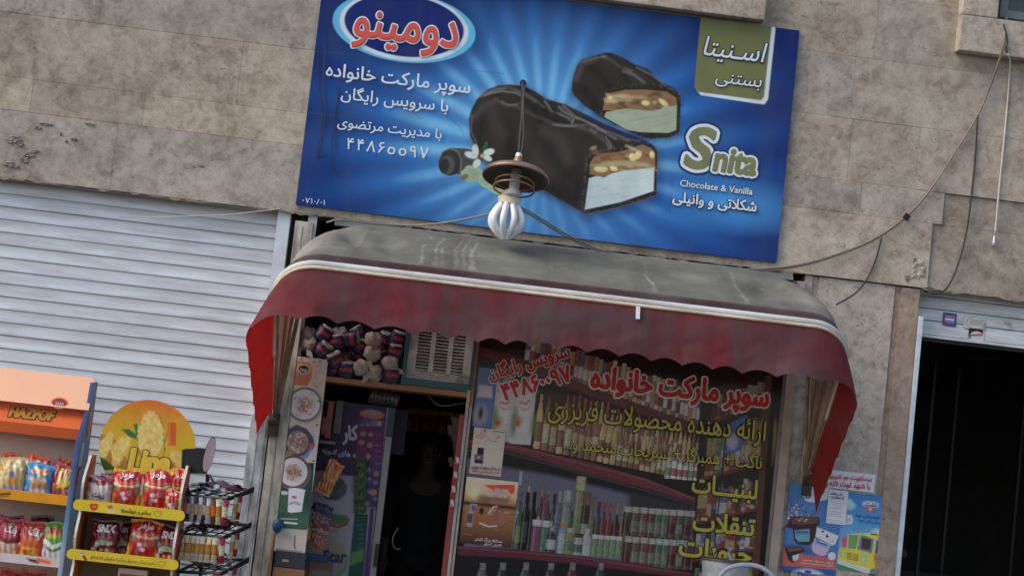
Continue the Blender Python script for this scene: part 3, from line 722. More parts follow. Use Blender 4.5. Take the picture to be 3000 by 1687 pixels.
# scratches and smears on the vinyl
for p in ([(160,340),(500,370),(760,420)],[(950,420),(860,500),(840,530)],[(610,560),(720,680),(870,790)],[(560,775),(480,790)],[(1020,740),(1130,850),(1180,960)],[(1240,470),(1420,490)],
          [(235,280),(215,560),(230,790)],[(330,560),(300,700)],[(110,750),(540,790)]): s.line(p, 5, K(70,76,100), soft=4, alpha=.55)
s.crop = 'G'
BROWN, DK, MIDB, HI = K(56,49,43,1.1), K(36,31,28,1.0), K(84,77,70), K(136,132,124)
front = [(362,310),(378,250),(408,192),(440,160),(475,132),(540,106),(610,102),(690,110),(760,142),(830,188),(950,224),(1060,278),(1180,338),(1300,388),(1410,428),(1470,464),(1500,500),(1500,600),(1492,766),(1300,835),(1070,882),(1030,862),(900,790),(780,720),(600,640),(480,560),(400,480),(368,410)]
s.poly([(x+22, y+26) for x, y in front], K(14,36,90), soft=45, alpha=.8)
s.poly(front, K(110,100,84), soft=4, grow=4, alpha=.8); s.poly(front, BROWN, soft=4)
for p, w, c, a in (([(440,330),(420,420),(470,520)],60,DK,.8),([(560,300),(600,420),(640,560)],70,DK,.6),([(480,560),(700,650),(1000,800)],70,DK,.9),([(760,470),(960,640),(1040,760)],90,DK,.55),
        ([(430,170),(520,130),(600,120),(700,160),(760,200)],16,HI,.5),([(520,190),(580,225),(640,230),(700,190)],14,MIDB,.9),([(600,130),(690,190),(760,250),(800,330)],26,DK,.8),
        ([(820,200),(860,260),(960,300),(985,330)],12,HI,.55),([(800,230),(850,310),(950,335),(1080,350)],26,DK,.8),([(930,230),(1010,300),(1120,350),(1250,430)],12,HI,.6),
        ([(870,340),(960,350),(1080,345),(1200,400),(1330,440)],14,HI,.5),([(1060,300),(1180,390),(1290,420)],22,DK,.7),([(1000,350),(1100,380),(1180,440),(1230,480)],20,MIDB,.9),
        ([(1100,370),(1170,420),(1210,490)],14,HI,.45),([(390,300),(440,240),(520,200)],30,MIDB,.6),([(820,380),(920,440),(960,560)],60,MIDB,.5),([(380,290),(372,380),(410,470)],8,HI,.4),
        ([(640,230),(760,290),(860,330)],18,MIDB,.7)): s.line(p, w, c, soft=max(6, w*.55), alpha=a)
for p, w, c, a in (([(455,165),(500,150),(560,140),(640,150),(690,175)],10,K(150,146,138),.55),([(560,205),(600,225),(650,222)],9,K(140,136,128),.5),([(905,235),(930,262),(975,285),(995,310),(985,335)],9,K(150,146,138),.6),
        ([(1005,300),(1060,318),(1130,352),(1190,392)],9,K(150,146,138),.5),([(1110,345),(1160,372),(1230,395),(1300,420)],8,K(146,142,134),.5),([(885,345),(940,352),(1010,350)],8,K(140,136,128),.5),([(1190,420),(1215,455),(1222,488)],8,K(146,142,134),.5),
        ([(700,150),(760,190),(815,240)],10,K(128,124,116),.4),([(1320,430),(1380,440),(1420,450)],8,K(130,126,118),.5),([(870,250),(900,300),(940,320)],20,DK,.8),([(1030,320),(1080,345),(1120,372)],14,DK,.7),([(1140,400),(1180,430),(1190,480)],16,DK,.7),
        ([(500,250),(520,330),(560,400)],60,MIDB,.35),([(700,420),(760,520),(840,620)],70,MIDB,.3)): s.line(p, w, c, soft=max(5, w*.6), alpha=a)
face = [(1072,548),(1112,515),(1180,496),(1260,490),(1330,470),(1410,440),(1468,470),(1502,506),(1496,768),(1290,834),(1066,882),(1044,852),(1055,760),(1068,640)]
s.poly(face, K(44,38,32), soft=3)
rr = random.Random(2)
for k in range(240):
    a = rr.random(); i = int(a*len(face)); x, y = face[i]; x2, y2 = face[(i+1) % len(face)]; f = rr.random()
    s.ell((x+(x2-x)*f+rr.uniform(-9,9), y+(y2-y)*f+rr.uniform(-9,9)), rr.uniform(3,7), rr.uniform(3,6), rr.choice([K(92,82,68),K(30,26,22),K(70,60,48)]), alpha=.7)
def cutface(cara, cream, nuts, ccol, streaks, seed):
    s.poly(cara, K(140,108,76), soft=3)
    xs = [p[0] for p in cara]; ys = [p[1] for p in cara]; r2 = random.Random(seed)
    for k in range(26):
        x = r2.uniform(min(xs)+20, max(xs)-20); y = r2.uniform(min(ys)+15, max(ys)-10)
        s.ell((x, y), r2.uniform(12,46), r2.uniform(4,11), r2.choice([K(96,58,34),K(128,84,52),K(186,160,116),K(196,180,140),K(84,54,36)]), rot=r2.uniform(-.6,.4), soft=7, alpha=.75)
    s.poly(cream, ccol, soft=3)
    yc = [p[1] for p in cream]; xc = [p[0] for p in cream]
    cw = s.pt(cream)
    for k in range(streaks):
        x = r2.uniform(min(xc)+15, max(xc)-60); y = r2.uniform(min(yc)+12, max(yc)-12); l = r2.uniform(20,70)
        sk = -.22
        dark = r2.random() < .5
        c = tuple(v*(.78 if dark else 1.12) for v in ccol)
        pts = [(x, y), (x+l*.5, y+sk*l*.5+r2.uniform(-4,4)), (x+l, y+sk*l)]
        # keep inside the cream
        ok = True
        for q in pts[::2]:
            ins = False; n_ = len(cream)
            for i in range(n_):
                (ax, ay), (bx, by) = cream[i], cream[(i+1) % n_]
                if (ay > q[1]) != (by > q[1]) and q[0] < ax+(q[1]-ay)*(bx-ax)/(by-ay): ins = not ins
            ok &= ins
        if ok: s.line(pts, r2.uniform(4,8), c, soft=4, alpha=.55)
    for x, y, a, b, t in nuts: s.ell((x,y), a, b, K(224,196,130), rot=t, soft=4); s.ell((x-a*.2,y-b*.3), a*.5, b*.4, K(240,222,170), rot=t, soft=4)
cutface([(1095,575),(1118,540),(1180,515),(1260,510),(1330,492),(1410,462),(1462,484),(1486,512),(1490,606),(1300,640),(1150,660),(1092,640)],
        [(1088,668),(1130,655),(1180,662),(1230,638),(1300,622),(1400,612),(1484,604),(1480,744),(1280,812),(1062,858),(1074,770)],
        [(1160,612,44,20,.1),(1238,608,26,16,-.2),(1352,540,22,26,.6),(1385,528,20,30,-.5),(1470,525,16,22,.2)], K(196,208,206), 90, 4)
s.poly([(1095,590),(1200,566),(1330,560),(1440,575),(1490,604),(1380,598),(1250,592),(1140,600)], K(176,164,120), soft=8, alpha=.8)
s.crop = 'B'
back = [(134,480),(142,420),(164,350),(192,318),(250,300),(310,281),(350,283),(410,308),(450,335),(540,368),(600,430),(680,470),(712,512),(712,600),(702,702),(650,727),(560,737),(480,717),(300,627),(200,560),(150,510)]
s.poly([(x-8, y+22) for x, y in back], K(16,46,104), soft=36, alpha=.8)
s.poly(back, BROWN, soft=3)
for p, w, c, a in (([(160,420),(190,340),(260,310)],26,MIDB,.8),([(300,300),(350,320),(400,360),(450,380)],14,HI,.45),([(330,300),(390,340),(440,440)],24,DK,.8),([(430,330),(520,390),(600,440)],16,DK,.8),
        ([(200,480),(260,560),(300,610)],40,DK,.8),([(410,380),(470,400),(520,440)],12,HI,.5),([(480,360),(560,400),(640,460)],8,HI,.5),([(230,360),(300,400),(330,460)],30,DK,.6),([(190,330),(250,312),(320,300)],8,HI,.35)):
    s.line(p, w, c, soft=max(5, w*.6), alpha=a)
face = [(322,482),(430,460),(560,452),(640,462),(684,488),(712,530),(708,702),(660,728),(556,738),(470,712),(300,628),(286,600)]
s.poly(face, K(42,36,31), soft=3)
for k in range(160):
    i = rr.randrange(len(face)); x, y = face[i]; x2, y2 = face[(i+1) % len(face)]; f = rr.random()
    s.ell((x+(x2-x)*f+rr.uniform(-8,8), y+(y2-y)*f+rr.uniform(-7,7)), rr.uniform(3,6), rr.uniform(2,5), rr.choice([K(92,82,68),K(30,26,22)]), alpha=.6)
cutface([(318,500),(420,478),(540,478),(640,488),(690,520),(694,562),(560,588),(420,592),(300,585)],
        [(318,596),(420,578),(560,590),(694,560),(690,690),(650,706),(500,702),(430,690),(308,622)],
        [(528,548,22,14,.1),(622,545,30,14,-.5),(340,520,14,10,0)], K(160,170,144), 60, 9)
# chocolate curl, flower and slices
s.crop = 'A'
s.poly([(1010,1010),(1060,982),(1160,985),(1260,1004),(1290,1040),(1240,1135),(1150,1160),(1010,1150),(984,1110),(990,1050)], K(72,72,70), soft=3)
s.ell((1062,1080), 78, 88, K(52,50,48), soft=4); s.ell((1040,1095), 52, 62, K(84,82,78), soft=4); s.ell((1022,1100), 34, 50, K(46,44,42), soft=4)
s.line([(985,1060),(1010,1005),(1060,985),(1110,1005),(1135,1060),(1130,1150)], 8, K(130,124,108), soft=3, alpha=.8)
for x, y, a, b in ((1190,1165,60,40),(1220,1140,65,36),(1300,1205,55,40),(1370,1250,62,38),(1420,1275,40,30)):
    s.ell((x,y), a, b, K(168,186,150), rot=-.3, soft=4); s.ell((x,y+6), a*.8, b*.7, K(150,170,134), rot=-.3, soft=8)
s.ell((1155,1175), 30, 18, K(120,110,70), rot=.6, soft=5)
s.poly([(1268,1000),(1290,950),(1305,935),(1315,960),(1300,1000)], K(36,92,60), soft=3)
for x, y, a, b, t in ((1200,1030,44,22,-.2),(1228,1000,22,42,.2),(1318,1010,38,22,.45),(1238,1085,24,32,-.5),(1310,1050,30,18,-.3)):
    s.ell((x,y), a, b, K(206,216,204), rot=t, soft=4)
s.ell((1275,1035), 14, 12, K(196,176,110), soft=3)
# olive corner tab
s.crop = 'B'
ol = [(818,60),(1207,112),(1207,155),(1168,520),(1150,546),(1120,543),(812,497),(790,470)]
s.poly([(x+9, y+9) for x, y in ol], K(206,214,232), soft=3); s.poly([(840,40),(1196,85),(1196,155),(1156,515),(1142,533),(1118,531),(808,489),(786,462),(818,120)], K(112,114,72), soft=3)
s.noise(.018, 3)
pn = s.build('printed_panel', mat('sign_vinyl', attr='Col', rough=.40, namt=.08, nscale=5, spec=.13, bump=.22, bscale=5, dirt=(.12,.12,.13), dirt_amt=.16, dirt_scale=4, dirt_stretch=(1.5,1,.4)), sg)
# seams and dents of the vinyl come from its bump
M_WT = mat('white_vinyl_lettering', K(205,212,232), .4, nscale=20, namt=.08)
M_RED = mat('red_vinyl_lettering', K(206,74,58), .4, nscale=20, namt=.08)
M_NAVY = mat('navy_vinyl_lettering', K(26,36,84), .4)
M_OLIVE = mat('olive_vinyl_lettering', K(116,118,76), .4)
M_DKO = mat('dark_olive_vinyl', K(44,48,40), .4)
YS = SY-.001
def sgl(name, s_, a, b, crop, mats, **k): return letter(name, s_, a, b, crop, YS, mats, sg, level=True, **k)
sgl('emblem_lettering', 'دومینو', (412,232), (1112,268), 'A', [M_RED, M_WT], bold=.02, outline=.035, sy=1.30, lift=.002)
sgl('lettering', 'سوپر مارکت خانواده', (234,502), (1194,612), 'A', M_WT, bold=.018, sy=1.0)
sgl('lettering', 'با سرویس رایگان', (335,655), (1046,738), 'A', M_WT, bold=.014, sy=.98)
sgl('lettering', 'با مدیریت مرتضوی', (312,838), (1004,908), 'A', M_WT, bold=.012, sy=.96)
sgl('lettering', '۴۴۸۶oo۹۷', (372,988), (916,1046), 'A', M_WT, bold=.012, space=1.28, sy=1.0)
sgl('lettering', '۰۷۱۰/۰۱', (80,1342), (230,1350), 'A', M_WT, bold=.01, space=1.2, sy=.9)
sgl('lettering', 'اسـنیتا', (828,292), (1150,328), 'B', [M_WT, M_DKO], bold=.006, outline=.045, shear=.18, sy=1.12)
sgl('lettering', 'بستنی', (896,436), (1138,458), 'B', [M_WT, M_DKO], bold=.004, outline=.045, shear=.12, sy=1.02)
mb = MB()
letter_into(mb, 'S', Q('B', 722, 880, YS), Q('B', 872, 898, YS), bold=.03, outline=.05, outline2=.085, sy=.90, shear=.12, level=True)
letter_into(mb, 'nita', Q('B', 880, 903, YS), Q('B', 1112, 930, YS), bold=.05, outline=.07, outline2=.12, sy=1.2, shear=.1, level=True, lift=.003)
mb.build('logo_lettering', [M_OLIVE, M_WT, M_NAVY], sg, fix=False)
sgl('lettering', 'Chocolate & Vanilla', (708,988), (1094,1034), 'B', [M_WT, M_NAVY], bold=.02, outline=.04, sy=1.0)
sgl('lettering', 'شکلاتی و وانیلی', (668,1070), (1113,1122), 'B', [M_WT, M_NAVY], bold=.03, outline=.055, sy=1.05)
# old strings still hanging on the board
M_TWINE = mat('old_brown_twine', (.06,.045,.04), .9)
for pts in ([(185,290),(190,560),(215,800),(170,1040)], [(235,255),(225,560),(240,800),(200,960),(175,1042),(240,1020)], [(330,580),(300,760),(268,960),(275,1075),(298,1165)], [(322,570),(302,800),(300,1000)]):
    P = [Q('A', x, y, SY-.008) for x, y in pts]; q = []
    for i in range(len(P)-1):
        for k in range(5): q.append(P[i].lerp(P[i+1], k/5)+Vector((rr.uniform(-.003,.003), rr.uniform(-.004,0), 0)))
    MB().tube(q+[P[-1]], .0022, 5).build('hanging_twine', M_TWINE, sg)

# ------------------------------------------------------------------ lamp in front of the sign
LY = -.5
dc = Q('U', 1297, 447, LY); lp = thing('street_lamp', dc, 'bare spiral bulb under a round copper reflector hanging in front of the blue sign', 'lamp')
ax = Vector((.05, .27, 1)).normalized(); M_COP = mat('copper_reflector', K(140,108,90), .45, metal=.5, nscale=8, namt=.2, dirt=(.4,.33,.28), dirt_amt=.5, dirt_scale=7)
M_COPIN = mat('copper_reflector_inside', K(92,72,52), .5, metal=.4, nscale=9, namt=.3, dirt=(.05,.03,.02), dirt_amt=.6)
m = MB(); R0 = .205
m.lathe([(.03,.085),(.035,.075),(.08,.062),(.14,.048),(.185,.03),(R0,.008),(R0+.002,-.004),(R0-.004,-.010)], dc, 40, 0, ax, cap=False)
m.lathe([(R0-.004,-.010),(R0-.012,.0),(.17,.022),(.12,.036),(.06,.048),(.02,.055)], dc, 40, 1, ax, cap=False)
m.build('reflector', [M_COP, M_COPIN], lp, smooth=True)
for rad, h in ((.118,-.035),(.125,-.075)):
    t = MB(); a1 = ax.orthogonal().normalized(); a2 = ax.cross(a1)
    t.tube([dc+ax*h+(a1*math.cos(2*PI*k/36)+a2*math.sin(2*PI*k/36))*rad for k in range(37)], .006, 8, cap=False); t.build('guard_ring', M_COP, lp, smooth=True)
t = MB(); t.lathe([(.03,.05),(.032,-.02),(.032,-.09),(.046,-.095),(.048,-.125),(.04,-.13)], dc, 24, 0, ax); t.build('lamp_socket', mat('grey_socket', K(165,160,155), .5, nscale=15, namt=.2), lp, smooth=40)
t = MB(); t.lathe([(.018,.075),(.032,.085),(.03,.115),(.02,.14),(.016,.15)], dc, 20, 0, ax); t.lathe([(.019,.125),(.022,.14),(.019,.16)], dc, 20, 1, ax); t.build('neck', [M_COP, mat('cream_ceramic', K(220,215,205), .3)], lp, smooth=40)
bb = Q('U', 1281, 508, LY+.02); bax = Vector((0,-.03,1)).normalized()
t = MB(); t.lathe([(.03,.075),(.045,.055),(.066,.03),(.07,.022),(.07,-.012),(.062,-.016)], bb, 28, 0, bax); t.build('bulb_base', mat('yellowed_plastic', K(215,208,180), .45, nscale=12, namt=.15, dirt=(.2,.13,.07), dirt_amt=.5), lp, smooth=40)
M_TUBE = mat('white_glass_tube', (.82,.83,.85), .22, namt=.03, coat=.5)
for k in range(9):
    a = 2*PI*k/9+.2; d = Vector((math.cos(a), math.sin(a), 0)); pts = []
    for f in np.linspace(0, 1, 15):
        rad = .05+.052*math.sin(PI*f**1.15) - .034*f**4; pts.append(bb+d*rad+bax*(-.012-.205*f)+Vector((0,0,-.0)))
    pts.append(bb+d*.012+bax*-.222)
    MB().tube(pts, .0195, 10).build('bulb_tube', M_TUBE, lp, smooth=True)
top = Q('G', 688, 88, -.04); tb = MB(); j = dc+ax*.145; tb.tube([j, j.lerp(top, .5)+Vector((.006,0,0)), top], [.013,.013,.012], 8); tb.tube([top, top+Vector((0,.02,0))], .02, 10)
tb.build('bracket_arm', mat('black_iron', (.014,.012,.011), .55, nscale=20, namt=.4), lp, smooth=40)
t = MB(); q = [j.lerp(top, f)+Vector((.010+.014*(1-f)*math.sin(f*5), -.014, 0)) for f in np.linspace(-.03, .95, 40)]; t.tube(q, .0055, 6); t.build('wound_wire', mat('brown_wire', (.07,.05,.04), .6), lp, smooth=True)

# ------------------------------------------------------------------ cables
def spline(pts, n=8):
    P = [Vector(p) for p in pts]; P = [P[0]*2-P[1]] + P + [P[-1]*2-P[-2]]; out = []
    for i in range(1, len(P)-2):
        for k in range(n):
            t = k/n; a, b, c, d = P[i-1:i+3]
            out.append(.5*((2*b)+(c-a)*t+(2*a-5*b+4*c-d)*t*t+(3*b-a-3*c+d)*t**3))
    return out+[P[-2]]
M_CABLE = mat('beige_grey_cable', K(122,112,98), .6, nscale=6, namt=.2); M_CABD = mat('dark_cable', (.035,.033,.034), .55)
def cable(name, pts, crop, r, m, label, cat='cable', strands=1):
    P = [Q(crop, x, y, yy) for x, y, yy in pts]; q = spline(P); mb = MB()
    for s_ in range(strands):
        o = (s_-(strands-1)/2)*r*2.1; mb.tube([p+Vector((o*.5, -.002*s_, o)) for p in q], r, 8)
    return plain(name, mb, m, label, cat, smooth=True)
cb = cable('power_cable', [(2532,40,-.03),(2526,90,-.108),(2518,140,-.11),(2490,220,-.03),(2458,292,-.02),(2400,388,-.02),(2335,485,-.02),(2280,545,-.02),(2200,602,-.02),(2100,643,-.03),(2000,670,-.05),(1900,679,-.09),(1800,681,-.09),(1700,676,-.09),(1600,657,-.1),(1500,628,-.16),(1420,590,-.28),(1350,547,-.42),(1308,524,-.47)],
      'U', .0058, M_CABLE, 'twin beige cable sagging from the upper right window to the bulb', strands=2)
MB().obox(Q('U', 2281, 546, -.035), Vector((.016,0,-.012)), Vector((0,.008,0)), Vector((.01,0,.016)), 0).build('cable_clip', M_BLACK, cb)
cable('power_cable', [(1256,530,-.47),(1200,545,-.4),(1120,560,-.25),(1040,567,-.1),(960,564,-.085),(900,557,-.085),(850,553,-.09),(822,560,-.06)], 'U', .0065, M_CABLE, 'beige cable running left from the bulb along the top of the awning')
cable('telephone_wire', [(2460,290,-.03),(2454,390,-.012),(2444,490,-.012),(2432,580,-.012),(2412,660,-.012),(2385,720,-.012),(2360,738,-.012),(2340,738,-.005),(2326,731,.05)], 'U', .0062, M_CABD, 'dark wire hanging straight down from the twin cable to the open shutter')
cable('telephone_wire', [(2218,598,-.025),(2204,650,-.012),(2185,695,-.012),(2160,730,-.012),(2130,752,-.02),(2104,766,-.06)], 'U', .0055, M_CABD, 'short dark wire dropping from the twin cable behind the awning corner')
cable('telephone_wire', [(2524,60,-.11),(2534,100,-.115),(2532,128,-.112),(2545,138,-.05),(2580,152,-.02),(2640,170,-.02)], 'U', .005, M_CABD, 'black wire looped over the stone sill of the upper right window')
wc = cable('plug_cable', [(2536,138,-.112),(2541,155,-.06),(2539,200,-.012),(2528,330,-.012),(2514,470,-.012),(2503,590,-.012)], 'U', .006, mat('white_cord', K(185,180,170), .6), 'white cord with a metal plug dangling below the upper right window', 'cord')
e = Q('U', 2502, 597, -.012); t = MB(); t.lathe([(.009,.01),(.013,0),(.013,-.03),(.02,-.04),(.018,-.055),(.008,-.06)], e, 12); t.build('plug', mat('dull_metal_plug', K(150,155,160), .35, metal=.6), wc, smooth=40)
cable('hanging_string', [(300,546,.08),(400,546,.02),(470,544,-.01),(560,541,-.01),(640,533,-.01),(708,525,.0)], 'U', .0035, mat('white_string', K(170,168,160), .8), 'thin pale string sagging across the top of the closed white shutter', 'string')
# ------------------------------------------------------------------ shop front: posts, printed window, door jamb
def KA(r, g, b, k=2.15): return tuple(min(.8, x) for x in L(r, g, b, k))
sf = thing('shop_window', (1.1, 0, 0), 'tall shop window covered by a printed film of bottles on shelves with red and yellow lettering', 'window')
M_POST = mat('grey_beige_post', K(172,164,150,1.3), .55, nscale=6, namt=.2, dirt=(.09,.08,.07), dirt_amt=.8, dirt_scale=3.5, dirt_stretch=(4,4,.9))
M_POSTR = mat('cream_post', KA(120,108,98,2.3), .55, nscale=6, namt=.15, dirt=(.2,.16,.12), dirt_amt=.4, dirt_scale=5)
lpo = MB(); lpo.box(-.575, -.462, -.03, .05, .0, 2.93, 0, .004); lpo.box(-.535, -.527, -.036, -.03, 0, 2.9)
tag(lpo.build('frame_post', M_POST, sf))
rpo = MB(); rpo.box(2.634, 2.692, -.03, .05, 0, 2.93, 0, .004); rpo.build('frame_post', M_POSTR, sf)
MB().box(2.612, 2.632, -.012, .04, 0, 2.93).build('aluminium_edge', mat('dull_aluminium', (.22,.2,.19), .45, metal=.4), sf)
dj = MB(); dj.box(.588, .618, -.02, .06, 0, 1.84, 0, .003); dj.build('door_jamb', mat('red_door_jamb', KA(98,34,32), .5, nscale=7, namt=.2), sf)
dj = MB(); dj.box(.620, .640, -.024, .05, 0, 2.0, 0, .003); dj.box(.644, .660, -.016, .05, 0, 2.93, 0, .003); dj.build('window_frame', mat('aluminium_window_frame', KA(120,112,104), .45, metal=.25, nscale=9, namt=.2), sf)
MB().box(.642, .654, -.03, -.016, 1.9, 2.4).build('wooden_strip', mat('orange_wood_strip', KA(100,62,36), .6, nscale=9, namt=.3), sf)
MB().box(.66, 2.612, .0, .1, 2.46, 2.95).build('fascia_board', mat('dark_brown_fascia', (.05,.035,.03), .7), sf)
f = Canvas(.662, 2.612, .50, 2.46, -.004, 640, KA(26,21,21)); f.crop = 'E'
rw = random.Random(11)
def brow(b0, b1, h0, h1, w0, w1, pal, kind, jit=.08, keep=1.0):
    t = 0.0
    Lx = b1[0]-b0[0]
    while t < 1:
        w = w0+(w1-w0)*t; h = (h0+(h1-h0)*t)*rw.uniform(1-jit, 1+jit); c, cap, lab = pal(t)
        x = b0[0]+Lx*t+w/2; y = b0[1]+(b1[1]-b0[1])*t + (b1[1]-b0[1])/Lx*w/2
        p = f.pt([(x, y)])[0]
        if rw.random() < keep: f.bottle(p[0], p[1], w*f.k*.97, h*f.k, c, cap, lab, kind)
        t += w/Lx
pk = lambda *cs: (lambda t: (lambda c: (KA(*c[0]), KA(*c[1]) if c[1] else None, KA(*c[2]) if c[2] else None))(rw.choice(cs)))
# upper shelf
f.poly([(190,90),(480,95),(1500,420),(1500,600),(700,330)], KA(40,32,32), soft=4)
brow((420,170),(1480,545),170,210,30,24,pk(((120,84,60),None,(150,140,120)),((130,115,60),None,(90,40,30)),((110,50,50),None,(140,130,125)),((140,132,120),None,(120,60,60)),((70,70,100),None,(140,140,140)),((128,104,44),(150,140,60),None)),'box')
f.poly([(140,70),(330,115),(720,272),(1120,420),(1500,560),(1500,612),(1120,482),(720,335),(330,190),(140,125)], KA(72,32,34), soft=3)
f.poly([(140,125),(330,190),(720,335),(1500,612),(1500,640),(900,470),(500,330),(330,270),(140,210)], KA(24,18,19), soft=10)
# middle shelf
f.poly([(480,330),(760,370),(1500,640),(1600,850),(480,690)], KA(44,34,28), soft=8)
gold = pk(((134,108,54),(120,60,30),(130,112,60)),((104,70,38),(110,40,30),(128,120,90)),((144,118,62),(130,110,50),(96,60,40)),((96,58,36),(130,40,36),(120,100,60)))
brow((640,620),(1560,800),280,170,36,24,gold,'bottle')
brow((470,680),(1300,850),330,200,46,30,gold,'bottle')
brow((1260,860),(1610,890),130,100,36,30,pk(((150,142,130),(110,108,104),(120,60,50)),((130,124,112),(140,138,130),(70,100,70))),'jar')
for x, w, y0, y1, c in ((185,112,195,560,(58,84,122)),(300,128,285,645,(128,126,124)),(412,132,285,662,(138,134,130))):
    f.poly([(x-w/2+20,y0),(x+w/2+20,y0+12),(x+w/2-18,y1),(x-w/2-18,y1-10)], KA(*c), soft=3)
f.poly([(150,300),(230,310),(228,380),(140,372)], KA(140,134,140), soft=6); f.ell((160,480), 40, 60, KA(110,110,110), soft=14); f.ell((160,470), 14, 40, KA(40,34,34), soft=8)
for x in (305, 425):
    f.ell((x,420), 42, 150, KA(150,147,142), soft=20); f.ell((x,420), 34, 34, KA(120,110,104), soft=6); f.ell((x,414), 32, 30, KA(150,147,142), soft=6)
    f.ell((x-42,520), 26, 34, KA(136,100,70), soft=14); f.ell((x-44,530), 16, 16, KA(140,50,44), soft=8); f.ell((x+52,545), 14, 60, KA(66,92,56), soft=14); f.ell((x-60,500), 12, 60, KA(66,92,56), soft=14)
    f.line([(x-25,405),(x+5,415),(x+25,400)], 14, KA(150,80,84), soft=5)
f.poly([(90,632),(300,640),(470,688),(800,762),(1150,862),(1450,978),(1450,1012),(1150,922),(800,832),(470,738),(300,690),(80,680)], KA(78,34,38), soft=3)
f.line([(100,640),(470,695),(1150,870),(1450,985)], 6, KA(112,62,62), soft=4, alpha=.7)
# lower shelf
f.poly([(80,690),(300,700),(470,745),(1150,930),(1440,1015),(1440,1400),(60,1290)], KA(72,70,84), soft=4)
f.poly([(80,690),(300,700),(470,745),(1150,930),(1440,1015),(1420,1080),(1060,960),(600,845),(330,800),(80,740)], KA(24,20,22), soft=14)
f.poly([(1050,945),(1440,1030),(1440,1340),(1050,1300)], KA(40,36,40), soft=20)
brow((395,1262),(1040,1322),310,260,40,36,pk(((30,44,34),(30,30,30),(90,96,70)),((26,24,26),(110,34,34),(100,92,84)),((58,36,26),(100,80,40),(110,90,60)),((40,56,40),(60,60,56),None),((70,66,64),(90,90,90),(60,40,44)),((92,64,34),(120,100,50),None)),'tall',jit=.2)
brow((1040,1310),(1440,1350),190,190,34,34,pk(((40,34,34),(70,64,60),(90,70,50)),((34,46,38),(80,76,70),(96,90,80))),'jar',jit=.1)
def one(x, y, w, h, c, cap=None, lab=None, kind='bottle'):
    p = f.pt([(x, y)])[0]; f.bottle(p[0], p[1], w*f.k*1.22, h*f.k, KA(*c,1.15), KA(*cap,1.4) if cap else None, KA(*lab,1.3) if lab else None, kind)
for x, w, h, c, cap, lab, kd in ((352,40,470,(96,104,118),(130,132,136),(140,140,140),'bottle'),(372,36,290,(60,86,48),(70,70,60),(96,110,50),'tall'),(408,40,350,(30,28,30),(26,24,26),(50,60,50),'tall'),
     (448,40,355,(28,25,27),(24,22,24),None,'tall'),(520,46,350,(104,50,66),(120,50,54),None,'tall'),(600,44,370,(90,90,96),(110,110,116),(70,76,90),'tall'),(644,44,380,(116,116,110),(130,126,120),(130,110,50),'can'),
     (716,50,470,(120,116,80),(140,136,96),(90,110,60),'can'),(762,40,380,(58,44,40),(110,70,50),(120,116,110),'jar'),(800,30,360,(108,96,60),None,None,'tall'),(840,38,330,(50,70,54),(80,40,40),None,'tall'),
     (872,36,330,(104,38,40),(130,44,44),None,'tall'),(908,36,325,(110,42,44),(134,50,50),None,'tall'),(950,34,320,(66,40,36),(120,100,50),None,'tall'),(990,34,320,(120,76,40),(130,104,48),None,'tall')):
    one(x, 1292+(x-380)*.085, w, h, c, cap, lab, kd)
one(480, 1300, 50, 190, (120,46,80), (150,150,156), None, 'jar'); one(532, 1305, 46, 190, (66,104,72), (140,146,140), None, 'jar'); one(575,1310,48,160,(60,56,60),(120,120,120),(140,140,140),'bottle')
one(785,1325,54,160,(150,146,142),(150,146,142),None,'bottle'); one(738,1322,46,130,(140,140,134),(70,50,40),(60,90,60),'jar'); one(680,1318,44,160,(128,112,56),(130,130,120),(70,100,70),'can'); one(635,1312,40,150,(140,142,140),(90,110,150),None,'can')
for lay, y0 in ((0,1210),(1,1395)):
    for x, c in ((1030,(70,60,40)),(1075,(96,70,44)),(1125,(110,60,60)),(1175,(92,50,40)),(1215,(62,92,58)),(1255,(66,104,62)),(1300,(110,50,44)),(1345,(60,84,56)),(1390,(90,60,50)),(1430,(80,70,60))):
        one(x, y0-10+(x-1030)*.07, 42, 170 if lay == 0 else 175, c, (140,134,124), (98,94,82) if (x//5) % 2 else (70,30,26), 'jar')
for i, x in enumerate(range(835, 1010, 36)): one(x, 1330+(x-835)*.08, 34, 130, (104,120,84), (150,150,146), (90,120,74), 'can')
f.poly([(20,1266),(350,1284),(700,1318),(1100,1368),(1450,1432),(1450,1470),(1100,1420),(700,1372),(350,1338),(20,1322)], KA(66,28,36), soft=3)
f.line([(20,1275),(700,1328),(1450,1440)], 6, KA(98,60,70), soft=4, alpha=.6)
f.poly([(0,1322),(350,1338),(700,1372),(1450,1470),(1450,1700),(-60,1700)], KA(22,20,22), soft=6)
for x, c in ((150,(80,76,74)),(270,(40,48,46)),(410,(52,70,60)),(560,(60,40,40)),(690,(90,40,40)),(860,(60,56,50))): one(x, 1600, 70, 230, c, (100,96,92), (110,104,100), 'bottle')
